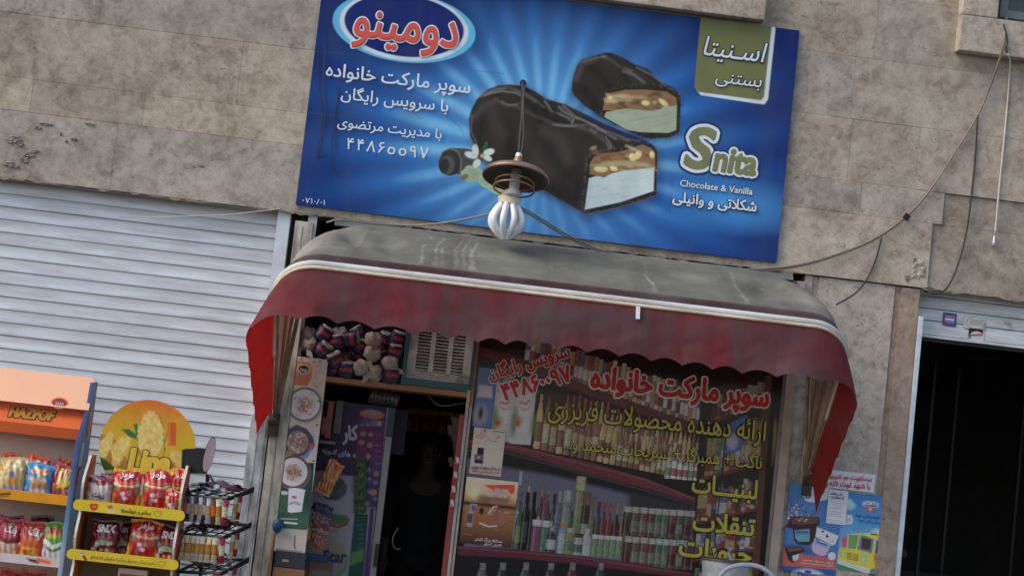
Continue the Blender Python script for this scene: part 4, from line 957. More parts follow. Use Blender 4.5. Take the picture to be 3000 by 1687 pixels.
# corner shelves on the right of the picture
f.poly([(1480,330),(1890,250),(1800,1600),(1420,1600)], KA(34,28,27), soft=6)
rows_r = [((1540,530),(1880,400),150,120),((1500,860),(1860,770),260,250),((1450,1130),(1830,1040),170,180),((1440,1350),(1810,1290),170,160),((1430,1560),(1800,1500),150,150)]
for i, (a, b, h0, h1) in enumerate(rows_r):
    brow(a, b, h0, h1, 30, 30, pk(((100,40,40),None,(120,100,60)),((112,96,52),None,(90,40,30)),((62,72,100),None,(124,124,124)),((70,86,60),None,(110,110,90)),((112,108,104),None,(100,50,50)),((60,40,34),None,None)), 'box', jit=.15)
    f.line([a, b], 20, KA(84,32,34), soft=3)
f.poly([(1640,540),(1760,480),(1730,690),(1620,730)], KA(50,72,112), soft=4); f.ell((1672,640), 34, 50, KA(120,110,124), soft=8)
for x in (1790, 1850, 1900): f.ell((x, 640), 34, 130, KA(116,98,50), soft=16, alpha=.8)
f.ell((1880,480), 50, 60, KA(40,30,26), soft=10); f.line([(1850,540),(1870,460),(1910,450),(1920,560),(1900,680)], 16, KA(126,104,44), soft=5)
for k in range(60):
    x = rw.uniform(1480,1830); y = rw.uniform(900,1500); f.ell((x,y), rw.uniform(5,18), rw.uniform(5,26), KA(*rw.choice([(130,126,120),(60,90,60),(110,44,40),(70,80,110),(126,108,56)])), soft=5, alpha=.7)
f.line([(1668,260),(1530,1600)], 9, KA(40,26,20), soft=3); f.line([(1890,260),(1800,1600)], 44, KA(66,40,28), soft=5); f.line([(1925,260),(1835,1600)], 34, KA(24,18,16), soft=5)
f.a[:] = f.a*.86 + f.a.mean(-1, keepdims=True)*.14 
f.noise(.05, 5, 2)
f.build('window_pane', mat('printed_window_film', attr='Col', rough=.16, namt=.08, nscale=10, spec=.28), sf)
YW = -.006
M_WR = mat('red_window_lettering', KA(150,24,30,1.7), .45, nscale=15, namt=.1); M_WW = mat('pale_window_outline', KA(150,144,136,2.9), .5, nscale=15, namt=.1)
M_WY = mat('yellow_window_lettering', KA(136,124,40,2.0), .45, nscale=15, namt=.12); M_WK = mat('black_window_outline', (.012,.011,.01), .45)
def wl_(s_, a, b, mats, **k): return letter('lettering', s_, a, b, 'E', YW, mats, sf, **k)
wl_('سوپر مارکت خانواده', (814,312), (1886,432), [M_WR, M_WW], bold=.05, outline=.07, sy=1.28)
wl_('سرویس رایگان', (214,272), (700,128), [M_WR, M_WW], bold=.035, outline=.06, sy=1.2)
wl_('۴۴۸۶۰۰۹۷', (300,395), (716,272), [M_WR, M_WW], bold=.045, outline=.06, sy=1.2, space=1.05)
wl_('ارائه دهنده محصولات فریزری', (560,490), (1862,638), [M_WY, M_WK], bold=.012, outline=.05, sy=1.42)
wl_('ناگت + همبرگر + سبزیجات منجمد و...', (655,682), (1838,804), [M_WY, M_WK], bold=.008, outline=.045, sy=1.35)
wl_('لبنیـــات', (1424,940), (1816,986), [M_WY, M_WK], bold=.03, outline=.05, sy=1.3)
wl_('تنقلات', (1428,1168), (1802,1205), [M_WY, M_WK], bold=.03, outline=.045, sy=1.1)
wl_('حبوبات', (1344,1318), (1780,1372), [M_WY, M_WK], bold=.03, outline=.045, sy=1.05)

# ------------------------------------------------------------------ posters
def mute(c, k=.26): c.a[:] = c.a*(1-k) + c.a.mean(-1, keepdims=True)*k*.85 + .006
M_EDGE = mat('poster_edge', (.5,.48,.45), .8)
def poster(name, crop, x0, y0, x1, y1, Y, nx, painter, label, m=None, cat='poster', th=.004, back=None):
    """flat print whose top left / bottom right corners are given in the photograph; painter gets the canvas"""
    a = Q(crop, x0, y0, Y); b = Q(crop, x1, y1, Y)
    t = thing(name, ((a.x+b.x)/2, Y+th, b.z), label, cat)
    MB().box(a.x, b.x, Y+.0006, Y+th, b.z, a.z).build('backing', back or M_EDGE, t)
    c = Canvas(a.x, b.x, b.z, a.z, Y, nx); c.crop = crop; painter(c); c.build('print', m or M_PAPER, t)
    return t
def p_cctv(c):
    c.a[:] = KA(150,138,126); W_, H_ = c.x1-c.x0, c.z1-c.z0
    for p in ([(190,240),(205,215),(225,225),(240,185)],[(235,235),(255,200),(270,180),(280,190),(262,225)],[(200,240),(240,250),(270,225)]): c.line(p, 5, KA(130,40,48), soft=2)
    c.ell((270,178), 9, 8, KA(40,34,36)); c.line([(342,185),(440,196)], 7, KA(70,60,60), soft=2)
    c.line([(372,250),(392,225),(400,240),(380,240)], 5, KA(140,44,60), soft=2)
    c.line([(270,275),(300,250),(320,282),(350,270),(385,280)], 4, KA(60,66,84), soft=2); c.line([(185,280),(250,300),(300,298)], 4, KA(150,90,92), soft=2)
    c.poly([(208,325),(262,333),(252,470),(176,462),(182,395),(200,390)], KA(34,28,38)); c.poly([(178,385),(256,392),(250,440),(174,432)], KA(96,76,96)); c.ell((214,412), 26, 17, KA(70,40,64)); c.ell((214,412), 15, 9, KA(140,128,130))
t = poster('camera_notice', 'a8', 178, 150, 408, 582, -.012, 90, p_cctv, 'small cream notice with black and red writing taped to the left of the shop window')
M_INK = mat('black_ink', (.015,.014,.015), .7); M_RINK = mat('red_ink', KA(140,36,40), .7); M_WINK = mat('white_ink', KA(150,146,140), .7)
letter('lettering', 'این مکان مجهز به دوربین', (150,503), (402,524), 'a8', -.0125, M_INK, t, bold=.02, sy=1.5)
letter('lettering', 'مدار بسته می باشد', (150,535), (392,560), 'a8', -.0125, M_RINK, t, bold=.02, sy=1.3)
def p_shoe(c):
    H_ = c.z1-c.z0
    for f_, a, b in ((0,(58,36,28),(84,52,36)),(.3,(98,66,42),(90,58,38)),(.62,(120,84,56),(60,40,34)),(.66,(150,110,76),(150,110,76)),(1,(164,150,128),(164,150,128))): pass
    z = (c.w-c.z0)/H_
    col = np.stack([np.interp(z, [0,.25,.55,.60,.66,.75,1], v) for v in zip(KA(46,30,26),KA(96,62,40),KA(118,80,52),KA(44,34,32),KA(130,92,66),KA(160,126,92),KA(168,152,130))], -1)
    c.a[:] = col[:, None, :]
    c.ell((175,715), 60, 60, KA(190,170,130), gauss=True, alpha=.9)
    for x, w, h in ((250,90,70),(300,60,90),(430,120,80),(360,80,50)): c.ell((x,775), w*.5, h*.5, KA(86,58,44), soft=14, alpha=.7)
    c.line([(90,805),(510,850)], 14, KA(46,34,34), soft=6)
    for k in range(26):
        x = rr.uniform(80,500); y = rr.uniform(880,1180); c.line([(x,y),(x+rr.uniform(20,80),y+rr.uniform(2,12))], rr.uniform(3,9), KA(*rr.choice([(70,46,34),(124,90,58),(60,40,30)])), soft=5, alpha=.6)
    c.poly([(140,815),(205,822),(195,880),(170,890),(158,1020),(108,1012),(118,885),(132,880)], KA(116,108,108), soft=3); c.poly([(150,830),(196,836),(186,880),(160,880)], KA(60,70,84)); c.poly([(185,850),(205,852),(198,890),(182,888)], KA(146,50,56)); c.poly([(118,900),(165,905),(155,985),(112,980)], KA(60,52,52))
    c.ell((240,880), 22, 30, KA(40,28,24), soft=6)
    c.poly([(225,960),(290,900),(340,838),(372,835),(395,870),(392,940),(370,1010),(250,1015),(222,985)], KA(110,70,54), soft=4); c.poly([(400,900),(440,880),(490,872),(498,905),(470,965),(420,1000),(385,990)], KA(112,76,60), soft=4)
    c.line([(225,985),(300,1015),(372,1010)], 12, KA(150,140,130), soft=4); c.line([(300,900),(345,845),(375,840)], 12, KA(150,140,132), soft=4); c.line([(240,955),(300,930),(330,950)], 10, KA(150,60,52), soft=3); c.line([(430,905),(480,890)], 14, KA(156,70,60), soft=4)
    for x, y in ((310,905),(325,885),(340,868),(440,890)): c.line([(x,y),(x+22,y+8)], 4, KA(160,150,140), soft=1)
    c.poly([(262,655),(530,650),(530,715),(500,740),(470,705),(350,705)], KA(160,62,44), soft=2); c.poly([(290,708),(470,712),(460,770),(282,755)], KA(150,104,90), soft=6, alpha=.6)
t = poster('shoe_poster', 'a8', 112, 580, 500, 1200, -.012, 130, p_shoe, 'orange brown poster of sneakers taped low on the shop window')
letter('lettering', 'YOU WIN', (348,706), (470,718), 'a8', -.0125, M_WINK, t, bold=.05, sy=1.4)
letter('lettering', 'EVERY GAME', (278,748), (462,766), 'a8', -.0125, M_WINK, t, bold=.05, sy=1.35)
letter('lettering', 'مسابقه بزرگ کفش', (180,1132), (420,1156), 'a8', -.0125, M_WINK, t, bold=.03, sy=1.1)
letter('lettering', 'همین امروز', (258,1170), (414,1186), 'a8', -.0125, M_WINK, t, bold=.02)
# white board with plates of food beside the door
def p_menu(c):
    c.a[:] = KA(168,150,136, 1.9)
    c.ell((390,300), 60, 60, KA(120,108,100), soft=40, alpha=.25)
    c.poly([(285,285),(345,298),(362,330),(355,385),(330,425),(255,418),(255,300)], KA(176,96,38), soft=2); c.poly([(270,345),(350,350),(352,382),(328,420),(258,414)], KA(156,74,28), soft=4)
    c.ell((313,334), 33, 26, KA(150,144,138)); c.ell((313,334), 28, 21, KA(36,32,34))
    c.line([(385,350),(372,385)], 9, KA(140,128,120), soft=3); c.line([(365,405),(382,430)], 8, KA(130,118,116), soft=3)
    def plate(x, y, R, rim, dish, food, n, seed, pal):
        r2 = random.Random(seed); c.ell((x+4,y+6), R*1.02, R*1.02, KA(110,98,90), soft=8, alpha=.5); c.ell((x,y), R, R, KA(*rim)); c.ell((x,y), R*.86, R*.86, KA(*dish), soft=2); c.ell((x,y), R*.62, R*.62, KA(*[v*.94 for v in dish]), soft=3)
        if food: c.ell((x,y), R*.4, R*.4, KA(*food), soft=8)
        for k in range(n):
            a = r2.uniform(0, 6.3); q = R*food_r*r2.random()**.6; c.ell((x+q*math.cos(a), y+q*math.sin(a)), r2.uniform(3,8), r2.uniform(3,6), KA(*r2.choice(pal)), rot=r2.uniform(0,3), soft=2, alpha=.9)
    food_r = .45; plate(318,524,93,(92,96,70),(168,158,158),(150,108,88),60,1,[(150,80,60),(176,150,120),(120,70,50),(180,164,140)])
    for a, l in ((.9,60),(2.0,70),(3.6,62),(5.2,70)): c.line([(318+l*math.cos(a+f_)*1.0, 524+l*math.sin(a+f_)) for f_ in (0,.15,.3)], 7, KA(150,70,72), soft=3, alpha=.7)
    c.poly([(222,660),(275,632),(330,655),(365,700),(372,745),(330,800),(290,822),(230,800),(200,740)], KA(54,58,74), soft=3); c.poly([(345,740),(374,745),(330,812),(290,828),(262,815)], KA(76,96,140), soft=3)
    c.ell((283,732), 66, 70, KA(62,44,38), soft=4); c.ell((280,728), 58, 62, KA(120,92,80), soft=3)
    r2 = random.Random(8)
    for k in range(70):
        a = r2.uniform(0,6.3); q = 54*r2.random()**.5; c.ell((280+q*math.cos(a), 728+q*math.sin(a)), r2.uniform(4,8), r2.uniform(4,7), KA(*r2.choice([(150,118,104),(110,76,66),(168,140,126),(126,60,50)])), soft=2)
    c.poly([(345,735),(374,738),(366,765),(342,758)], KA(150,40,44), soft=2); c.ell((230,790), 22, 18, KA(120,96,40), soft=6)
    z = (c.w-c.z0)/(c.z1-c.z0)
    c.poly([(370,838),(348,1150),(330,1200),(150,1188),(190,840)], KA(24,62,50,1.5), soft=2); c.ell((300,1150), 120, 60, KA(60,104,72,1.5), gauss=True, alpha=.6)
    food_r = .5; plate(256,888,88,(86,48,44),(160,152,156),(140,104,72),50,4,[(150,116,84),(120,84,60),(110,70,50)]); c.ell((237,886), 12, 10, KA(70,96,60), soft=5)
    c.poly([(176,985),(228,988),(228,1112),(168,1106)], KA(34,74,52), soft=2); c.ell((205,1000), 26, 10, KA(150,146,140), soft=2)
    c.poly([(232,980),(320,986),(302,1102),(240,1108),(226,1100)], KA(166,160,174), soft=2); c.ell((276,984), 45, 9, KA(182,176,184), soft=2); c.ell((262,1024), 15, 8, KA(150,60,84), soft=2)
    c.line([(240,1060),(262,1050),(290,1062)], 12, KA(110,120,130), soft=4); c.line([(210,1160),(275,1166)], 9, KA(170,168,160), soft=2); c.line([(190,1140),(275,1142)], 5, KA(120,150,130), soft=2)
    for x, y in ((400,292),(393,505),(384,635),(365,828),(300,278),(370,296)): c.ell((x,y), 7, 4, KA(70,60,54), soft=3)
    c.line([(266,1235),(262,1290),(268,1300)], 7, KA(70,56,46), soft=3); c.line([(165,1305),(300,1320)], 9, KA(110,84,60), soft=4, alpha=.8)
    mute(c, .3); c.noise(.03, 2, 2)
t = poster('menu_board', 'b8', 262, 262, 312, 1325, -.036, 10, lambda c: None, 'x') if False else None
a = Q('b8', 285, 262, -.035); b = Q('b8', 440, 1325, -.035)
mbx0, mbx1, mbz0, mbz1 = -.458, -.268, .878, 2.086
t = thing('menu_board', ((mbx0+mbx1)/2, -.03, mbz0), 'narrow white board with printed plates of food standing beside the shop door', 'menu board')
MB().box(mbx0, mbx1, -.0345, -.012, mbz0, mbz1).build('backing', M_EDGE, t)
c = Canvas(mbx0, mbx1, mbz0, mbz1, -.035, 130); c.crop = 'b8'; p_menu(c); c.build('print', M_PRINT, t)
letter('lettering', 'PAK', (292,345), (334,351), 'b8', -.0355, M_WINK, t, bold=.03)
# posters on the stone pier
def p_dessert(c):
    c.a[:] = KA(44,96,152,1.8)
    c.poly([(470,270),(760,280),(500,430)], KA(30,110,160,1.8), soft=60); c.ell((600,900), 260, 330, KA(34,110,180,1.8), gauss=True, alpha=.5); c.ell((560,1110), 250, 60, KA(16,36,90,1.8), gauss=True, alpha=.8)
    c.poly([(650,430),(720,330),(770,300),(1000,330),(1000,480),(760,520),(690,500)], KA(176,182,200,1.8), soft=8)
    r2 = random.Random(21)
    for k in range(70):
        t_ = r2.random(); x = 450+t_*420+r2.gauss(0,40); y = 700-t_*260+r2.gauss(0,60) if t_ < .5 else r2.uniform(520,900)
        if r2.random() < .5 and t_ >= .5: continue
        q = r2.uniform(9,19); c.ell((x,y), q, q, KA(*r2.choice([(190,130,100),(60,36,48),(186,170,160),(150,100,80)]),1.8), soft=3); c.ell((x-q*.3,y-q*.3), q*.35, q*.35, KA(220,200,190,1.8), soft=3, alpha=.7)
    c.poly([(440,830),(500,700),(560,690),(860,700),(870,760),(830,850),(800,1000),(730,1060),(600,1050),(545,1000),(525,850)], KA(56,30,30,1.8), soft=4); c.poly([(500,720),(560,700),(850,705),(850,770),(700,800),(520,790)], KA(90,56,48,1.8), soft=6)
    for k in range(9): c.ell((580+k*17, 735+r2.uniform(-20,25)), 12, 9, KA(*r2.choice([(180,160,150),(150,96,80)]),1.8), soft=3)
    c.poly([(548,868),(740,850),(735,1010),(600,1015),(560,970)], KA(86,126,150,1.8), soft=4); c.poly([(560,940),(738,930),(735,1005),(600,1010)], KA(70,140,150,1.8), soft=10)
    c.poly([(830,825),(1105,940),(1060,1045),(1030,1060),(815,950)], KA(196,184,172,1.8), soft=6); c.poly([(845,845),(1085,945),(1050,1030),(835,940)], KA(214,206,196,1.8), soft=6)
    for x, y, q, cc in ((905,885,15,(60,30,40)),(960,945,18,(40,40,60)),(960,920,12,(190,110,80)),(1030,1010,14,(200,140,90))): c.ell((x,y), q, q, KA(*cc,1.8), soft=3)
    c.poly([(800,970),(1030,1060),(1000,1060),(950,1180),(880,1195),(780,1140),(765,1080)], KA(176,140,156,1.8), soft=6); c.poly([(800,985),(1005,1065),(975,1110),(800,1060)], KA(120,150,166,1.8), soft=5)
    c.poly([(380,1090),(430,1080),(470,1160),(610,1160),(780,1195),(1070,1215),(1070,1365),(360,1310)], KA(206,64,46,1.8), soft=3); c.ell((1020,1195), 50, 50, KA(214,206,206,1.8), soft=2)
    c.poly([(420,1080),(640,1075),(680,1130),(600,1170),(560,1250),(520,1280),(470,1240)], KA(50,28,32,1.8), soft=4); c.poly([(440,1085),(630,1085),(650,1120),(480,1140)], KA(100,64,54,1.8), soft=5); c.poly([(520,1190),(610,1165),(590,1240),(530,1255)], KA(150,180,206,1.8), soft=4)
    c.poly([(350,1310),(1070,1367),(1070,1800),(320,1800)], KA(24,66,136,1.8), soft=2); c.ell((720,1470), 220, 110, KA(196,206,226,1.8), soft=22); c.ell((720,1392), 50, 20, KA(30,60,140,1.8), soft=3)
    c.line([(630,1278),(1040,1322)], 6, KA(230,180,170,1.8), soft=2); mute(c)
t = poster('dessert_poster', 'a7', 492, 268, 1065, 1449, .012, 200, p_dessert, 'blue poster of chocolate dessert cups on the stone pier beside the shop window', M_PRINT)
M_PW = mat('white_poster_ink', KA(170,168,168,1.8), .6); M_PB = mat('blue_poster_ink', KA(30,60,140,1.8), .6)
letter('lettering', 'Danette', (585,1470), (880,1504), 'a7', .0112, M_PB, t, bold=.03, sy=1.3)
letter('lettering', 'D', (690,465), (750,472), 'a7', .0112, M_PB, t, bold=.04, sy=1.1)
letter('lettering', 'Danette', (568,905), (720,905), 'a7', .0112, M_PB, t, bold=.02)
letter('lettering', 'Danette', (815,1020), (965,1075), 'a7', .0112, M_PB, t, bold=.02)
letter('lettering', 'شکلاتی به سبک خودمونی!', (640,1245), (1030,1298), 'a7', .0112, M_PW, t, bold=.02, sy=1.1)
def p_bus(c):
    z = ((c.w-c.z0)/(c.z1-c.z0))[:, None, None]; c.a[:] = np.array(KA(96,156,190,1.8))*(1-z)+np.array(KA(44,104,156,1.8))*z
    for x, y, a, b in ((1250,560,70,50),(1220,520,60,50),(1800,765,60,42),(1660,940,110,70),(1590,890,70,40),(1730,900,60,50)): c.ell((x,y), a, b, KA(140,178,198,1.8), soft=20)
    c.ell((1508,545), 108, 46, KA(186,190,200,1.8)); c.ell((1508,545), 94, 37, KA(60,96,150,1.8), soft=2); c.ell((1508,545), 84, 31, KA(190,194,204,1.8), soft=2); c.poly([(1430,575),(1580,590),(1560,628),(1500,640),(1445,620)], KA(170,70,66,1.8), soft=6); c.ell((1505,605), 22, 14, KA(220,190,140,1.8), soft=4); c.ell((1515,492), 26, 9, KA(50,80,150,1.8), soft=2)
    c.poly([(1205,680),(1270,675),(1290,740),(1270,790),(1200,795)], KA(196,190,182,1.8), soft=8)
    for k in range(14): c.ell((1200+rr.uniform(5,85), 690+rr.uniform(0,100)), 8, 6, KA(130,100,80,1.8), soft=3, alpha=.7)
    c.ell((1330,1350), 330, 70, KA(70,110,70,1.8), soft=30); c.ell((1150,1330), 70, 50, KA(60,110,76,1.8), soft=12); c.poly([(1050,1380),(1500,1449),(1900,1430),(1900,1800),(1050,1800)], KA(36,76,116,1.8), soft=20)
    for x, y, q in ((1690,1380,50),(1640,1440,60),(1760,1300,40),(1700,1430,50),(1790,1370,50)): c.ell((x,y), q, q*.8, KA(44,96,60,1.8), soft=10)
    Yb, Yd, Yl = KA(214,166,44,1.8), KA(176,118,30,1.8), KA(232,190,70,1.8)
    c.poly([(1110,1110),(1150,1085),(1330,1105),(1540,1165),(1560,1200),(1560,1340),(1490,1370),(1100,1260),(1095,1180)], Yb, soft=3)
    c.poly([(1540,1165),(1700,1130),(1770,1140),(1770,1270),(1720,1310),(1640,1330),(1560,1345)], Yd, soft=3)
    c.poly([(1215,925),(1290,905),(1430,905),(1560,900),(1600,915),(1780,1070),(1740,1075),(1580,985),(1440,935),(1300,925)], Yb, soft=3); c.poly([(1430,910),(1560,900),(1600,930),(1570,985),(1440,940)], Yl, soft=3); c.line([(1515,918),(1590,925)], 22, KA(150,60,40,1.8), soft=3)
    c.poly([(1240,930),(1430,935),(1560,985),(1540,1165),(1330,1105),(1220,1085)], KA(90,110,120,1.8), soft=3); c.poly([(1590,990),(1740,1080),(1700,1130),(1560,1165)], KA(84,60,52,1.8), soft=3)
    c.line([(1370,935),(1330,1105)], 22, Yb, soft=2); c.line([(1560,985),(1540,1170)], 26, Yb, soft=2); c.line([(1225,930),(1215,1090)], 18, Yb, soft=2)
    c.poly([(1400,960),(1520,985),(1500,1120),(1385,1100)], KA(70,44,40,1.8), soft=8); c.poly([(1250,940),(1340,935),(1320,1090),(1240,1080)], KA(96,136,70,1.8), soft=8)
    c.poly([(1640,1120),(1760,1085),(1780,1140),(1660,1180)], KA(170,60,80,1.8), soft=8); c.poly([(1140,960),(1215,935),(1205,1085),(1150,1080)], KA(170,66,84,1.8), soft=8)
    for x in (1240, 1320):
        for y in range(1155, 1240, 18): c.line([(x-32,y+(x-1240)*.2),(x+30,y+10+(x-1240)*.2)], 8, KA(70,50,24,1.8), soft=2)
    for x, y, q in ((1158,1172,24),(1424,1232,36)): c.ell((x,y), q, q*1.15, KA(150,116,40,1.8), soft=2); c.ell((x,y), q*.82, q*.95, KA(120,180,206,1.8), soft=3)
    c.poly([(1085,1235),(1500,1360),(1500,1425),(1090,1285)], KA(186,190,196,1.8), soft=3); c.line([(1095,1262),(1495,1390)], 8, KA(130,136,150,1.8), soft=3)
    c.ell((1625,1320), 34, 42, KA(40,40,46,1.8), soft=3); c.ell((1740,1290), 20, 30, KA(40,40,46,1.8), soft=3); c.ell((1675,1240), 28, 20, KA(200,200,204,1.8), soft=3); c.poly([(1560,1190),(1640,1170),(1640,1235),(1560,1255)], KA(150,96,40,1.8), soft=3); mute(c, .10)
t = poster('bus_poster', 'a7', 1085, 372, 1835, 1449, .016, 220, p_bus, 'sky blue poster with a yellow bus beside the white door frame', M_PRINT)
letter('lettering', 'دنت', (1440,560), (1580,572), 'a7', .0152, M_PB, t, bold=.04, sy=.9)
letter('lettering', 'یه عالمه بخش خوبه', (1310,690), (1680,736), 'a7', .0152, M_PB, t, bold=.02, sy=1.1)
letter('lettering', 'بخش بخش خوبه', (1355,752), (1625,790), 'a7', .0152, M_PB, t, bold=.02, sy=1.1)
def p_notice(c):
    c.a[:] = KA(190,188,192,1.9)
    for y, x0, x1, w in ((520,1040,1190,5),(545,1030,1150,5),(575,1030,1150,5),(590,1000,1130,4),(630,990,1160,5),(655,970,1130,5),(680,960,1160,5),(735,950,1170,5),(760,950,1160,5)):
        c.line([(x0,y),(x1,y+(x1-x0)*.11)], w, KA(90,88,96,1.9), soft=3, alpha=.8)
t = poster('paper_notice', 'a7', 985, 350, 1190, 805, .006, 70, p_notice, 'white sheet of typed paper stuck over the two blue posters on the stone pier', cat='notice')
letter('lettering', 'تلفن سفارش', (1000,412), (1150,430), 'a7', .0055, M_INK, t, bold=.03, sy=1.2); letter('lettering', 'از ساعت', (1010,462), (1165,480), 'a7', .0055, M_INK, t, bold=.03, sy=1.2)
def p_bis(c): c.a[:] = KA(196,184,172,2.0); c.noise(.03, 4, 3)
t = poster('biscuit_notice', 'a7', 985, 105, 1550, 400, .008, 90, p_bis, 'cream paper strip with two lines of red writing above the blue posters', cat='notice')
M_MAG = mat('magenta_ink', KA(170,40,70,1.8), .7)
letter('lettering', 'بیسکویت جو شیرین', (960,205), (1520,248), 'a7', .0075, M_MAG, t, bold=.035, sy=1.0)
letter('lettering', 'با شهد توت تازه', (985,302), (1500,350), 'a7', .0075, M_MAG, t, bold=.035, sy=1.0)

# ------------------------------------------------------------------ over the door: shelf, paper rolls, cooler
M_WOOD = mat('brown_wooden_board', KA(112,76,50), .6, nscale=4, namt=.3, stretch=(1,8,8))
plain('wooden_shelf', MB().box(-.44, .655, -.02, .5, 1.952, 1.985, 0, .003), M_WOOD, 'brown wooden shelf board over the shop door', 'shelf')
plain('back_board', MB().box(-.42, .64, .52, .55, 2.0, 2.95), mat('dark_back_board', (.03,.028,.028), .8), 'dark board closing the space behind the shelf over the shop door', 'board')
M_NAVY2 = mat('navy_wrapper', KA(34,32,58,1.5), .35, nscale=30, namt=.4, bump=.5, bscale=50); M_ROLL = mat('white_wrapper', KA(140,128,122,1.6), .45, nscale=25, namt=.2, bump=.4, bscale=60); M_REDB = mat('red_wrapper_band', KA(140,40,52,1.6), .4, nscale=25, namt=.2)
def make_roll(kind):
    t = thing('paper_roll', (0,0,0), 'x', 'paper roll', 'paper rolls heaped over the shop door')
    seg = 20; R = .052; h = .044
    def wob(m_):
        m_.v = [(x*(1+.04*math.sin(7*z*40+x*60)), y, z*(1+.04*math.sin(5*x*40+z*30))) for x, y, z in m_.v]; return m_
    if kind == 0:      # label towards the viewer: a drum on its side, flat white top with navy and red wrapper
        b = MB(); b.lathe([(R*.78,-h*1.0),(R*.97,-h*.85),(R*1.03,-h*.45),(R*1.0,-h*.1),(R*1.04,h*.3),(R*.99,h*.75),(R*.80,h*1.0)], (0,0,0), 28, 0, (.0,-.25,1)); rk_ = random.Random(31)
        b.v = [(x*(1+rk_.uniform(-.05,.05)), y*(1+rk_.uniform(-.05,.05)), z*(1+rk_.uniform(-.05,.05))) for x, y, z in b.v]; b.build('wrapper', M_NAVY2, t, smooth=25)
        w = MB(); w.grid([[(R*1.06*math.sin(a), -R*1.06*math.cos(a)-z*.25, z) for a in np.linspace(-.75,.75,9)] for z in (-h*.35,-h*.1,h*.15)]); w.build('red_band', M_REDB, t, smooth=True)
        e = MB(); e.lathe([(R*.86,h*.95),(R*.7,h*1.16),(R*.2,h*1.13),(.002,h*1.05)], (0,0,0), seg, 0, (.0,-.25,1)); e.build('white_end', M_ROLL, t, smooth=50)
    else:              # plain crumpled white end
        b = MB(); b.lathe([(R*.2,-h*.95),(R*.8,-h*.85),(R*1.02,-h*.3),(R*1.02,h*.3),(R*.8,h*.8),(R*.5,h*.95),(R*.2,h*.9)], (0,0,0), seg, 0, (.15,-.8,1))
        b.v = [(x*(1+.13*math.sin(70*z+x*110)), y, z*(1+.14*math.sin(90*x+y*60))) for x, y, z in b.v]; b.build('wrapper', M_ROLL, t, smooth=22)
        e = MB(); e.add([(R*.3,-.04,-.03),(R*1.1,-.045,-.045),(R*1.4,-.04,-.075),(R*.5,-.046,-.07)], [(0,1,2,3)]); e.build('wrapper_tail', M_ROLL, t)
    return t
R0_, R1_ = make_roll(0), make_roll(1); used = [False, False]
rolls = [(440,255,0,.5,.02),(620,360,0,-.1,.02),(790,330,0,1.3,.03),(440,460,0,.7,.0),(590,600,0,-.5,-.02),(735,720,0,0,-.03),(905,420,0,.1,.05),(900,560,0,.3,.1),(1080,340,1,.4,.0),(1070,520,1,.6,-.02),
   (1400,330,0,.2,.05),(1370,490,0,.1,.0),(1300,640,1,-.2,-.03),(1310,800,0,0,-.03),(1100,770,1,1.6,-.03),(920,700,1,-.3,-.04),(230,270,1,.5,.05),(240,390,1,.2,.02),(330,480,0,.9,.1),(1190,590,0,-.4,.08),(740,540,0,.8,.1),
   (560,740,0,.3,.02),(640,270,1,.2,.12),(890,260,0,-.6,.14),(1230,330,0,.3,.14),(300,580,0,.2,.15),(1180,440,0,.5,.14),(420,640,0,.1,.16),(840,640,0,.4,.15),(200,340,1,.9,.1),(280,470,1,-.3,.12),(350,390,0,.4,.13),(520,470,0,-.6,.1),(660,460,0,.5,.13),(1000,440,0,1.1,.12),(1010,640,0,.3,.12),(480,700,0,-.2,.12),(1180,700,0,.9,.1),(180,470,0,.4,.1),(700,620,1,.8,.08),(240,640,0,-.5,.1)]
for i, (x, y, k, a, dy) in enumerate(rolls):
    yy = .02+dy; p = Q('b4', x, y, yy); src = (R0_, R1_)[k]
    t = src if not used[k] else copy_tree(src); used[k] = True
    p.z = max(p.z, 1.985+.05)
    t.location = p; t.rotation_euler = (-.1*rw.random(), a, rw.uniform(-.4,.4)); s_ = rw.uniform(.96,1.08) if k == 0 else 1.02; t.scale = (s_,)*3
    t['label'] = 'navy and red wrapped paper roll in the heap on the shelf over the shop door' if k == 0 else 'crumpled plain white paper roll in the heap on the shelf over the shop door'
cl = thing('air_cooler', (.31, .06, 1.986), 'teal framed air cooler with a peeling white louvre on the shelf over the shop door', 'air cooler')
a = Q('b4', 1475, 560, .0); b = Q('b4', 2440, 700, .0)
M_TEAL = mat('teal_cooler_paint', KA(34,78,84,1.8), .5, nscale=8, namt=.25, dirt=(.05,.05,.05), dirt_amt=.5)
M_LOUV = mat('peeling_white_louvre', KA(170,163,152,2.6), .6, nscale=10, namt=.2, dirt=(.18,.14,.1), dirt_amt=.7, dirt_scale=6)
cx0, cx1 = a.x, b.x-.01; m = MB(); m.box(cx0, cx0+.026, -.01, .42, 1.987, 2.5, 0, .004); m.box(cx1-.03, cx1, -.01, .42, 1.987, 2.5, 0, .004); m.box(cx0+.027, cx1-.031, -.008, .42, 1.987, 2.035, 0, .004); m.box(cx0+.027, cx1-.031, -.008, .42, 2.46, 2.5); m.box(cx0+.027, cx1-.031, .3, .42, 2.04, 2.45)
m.build('cooler_body', M_TEAL, cl)
m = MB(); gx0, gx1 = cx0+.028, cx1-.032; m.box(gx0, gx1, .04, .05, 2.036, 2.085)
cols = [(Q('b4',1650,500,.03).x, Q('b4',1820,500,.03).x),(Q('b4',1880,520,.03).x, Q('b4',2050,520,.03).x),(Q('b4',2110,540,.03).x, Q('b4',2265,540,.03).x)]
xs = [gx0] + [x for c_ in cols for x in c_] + [gx1]
for i in range(0, len(xs), 2): m.box(xs[i], xs[i+1], .03, .045, 2.086, 2.455)
z = 2.092
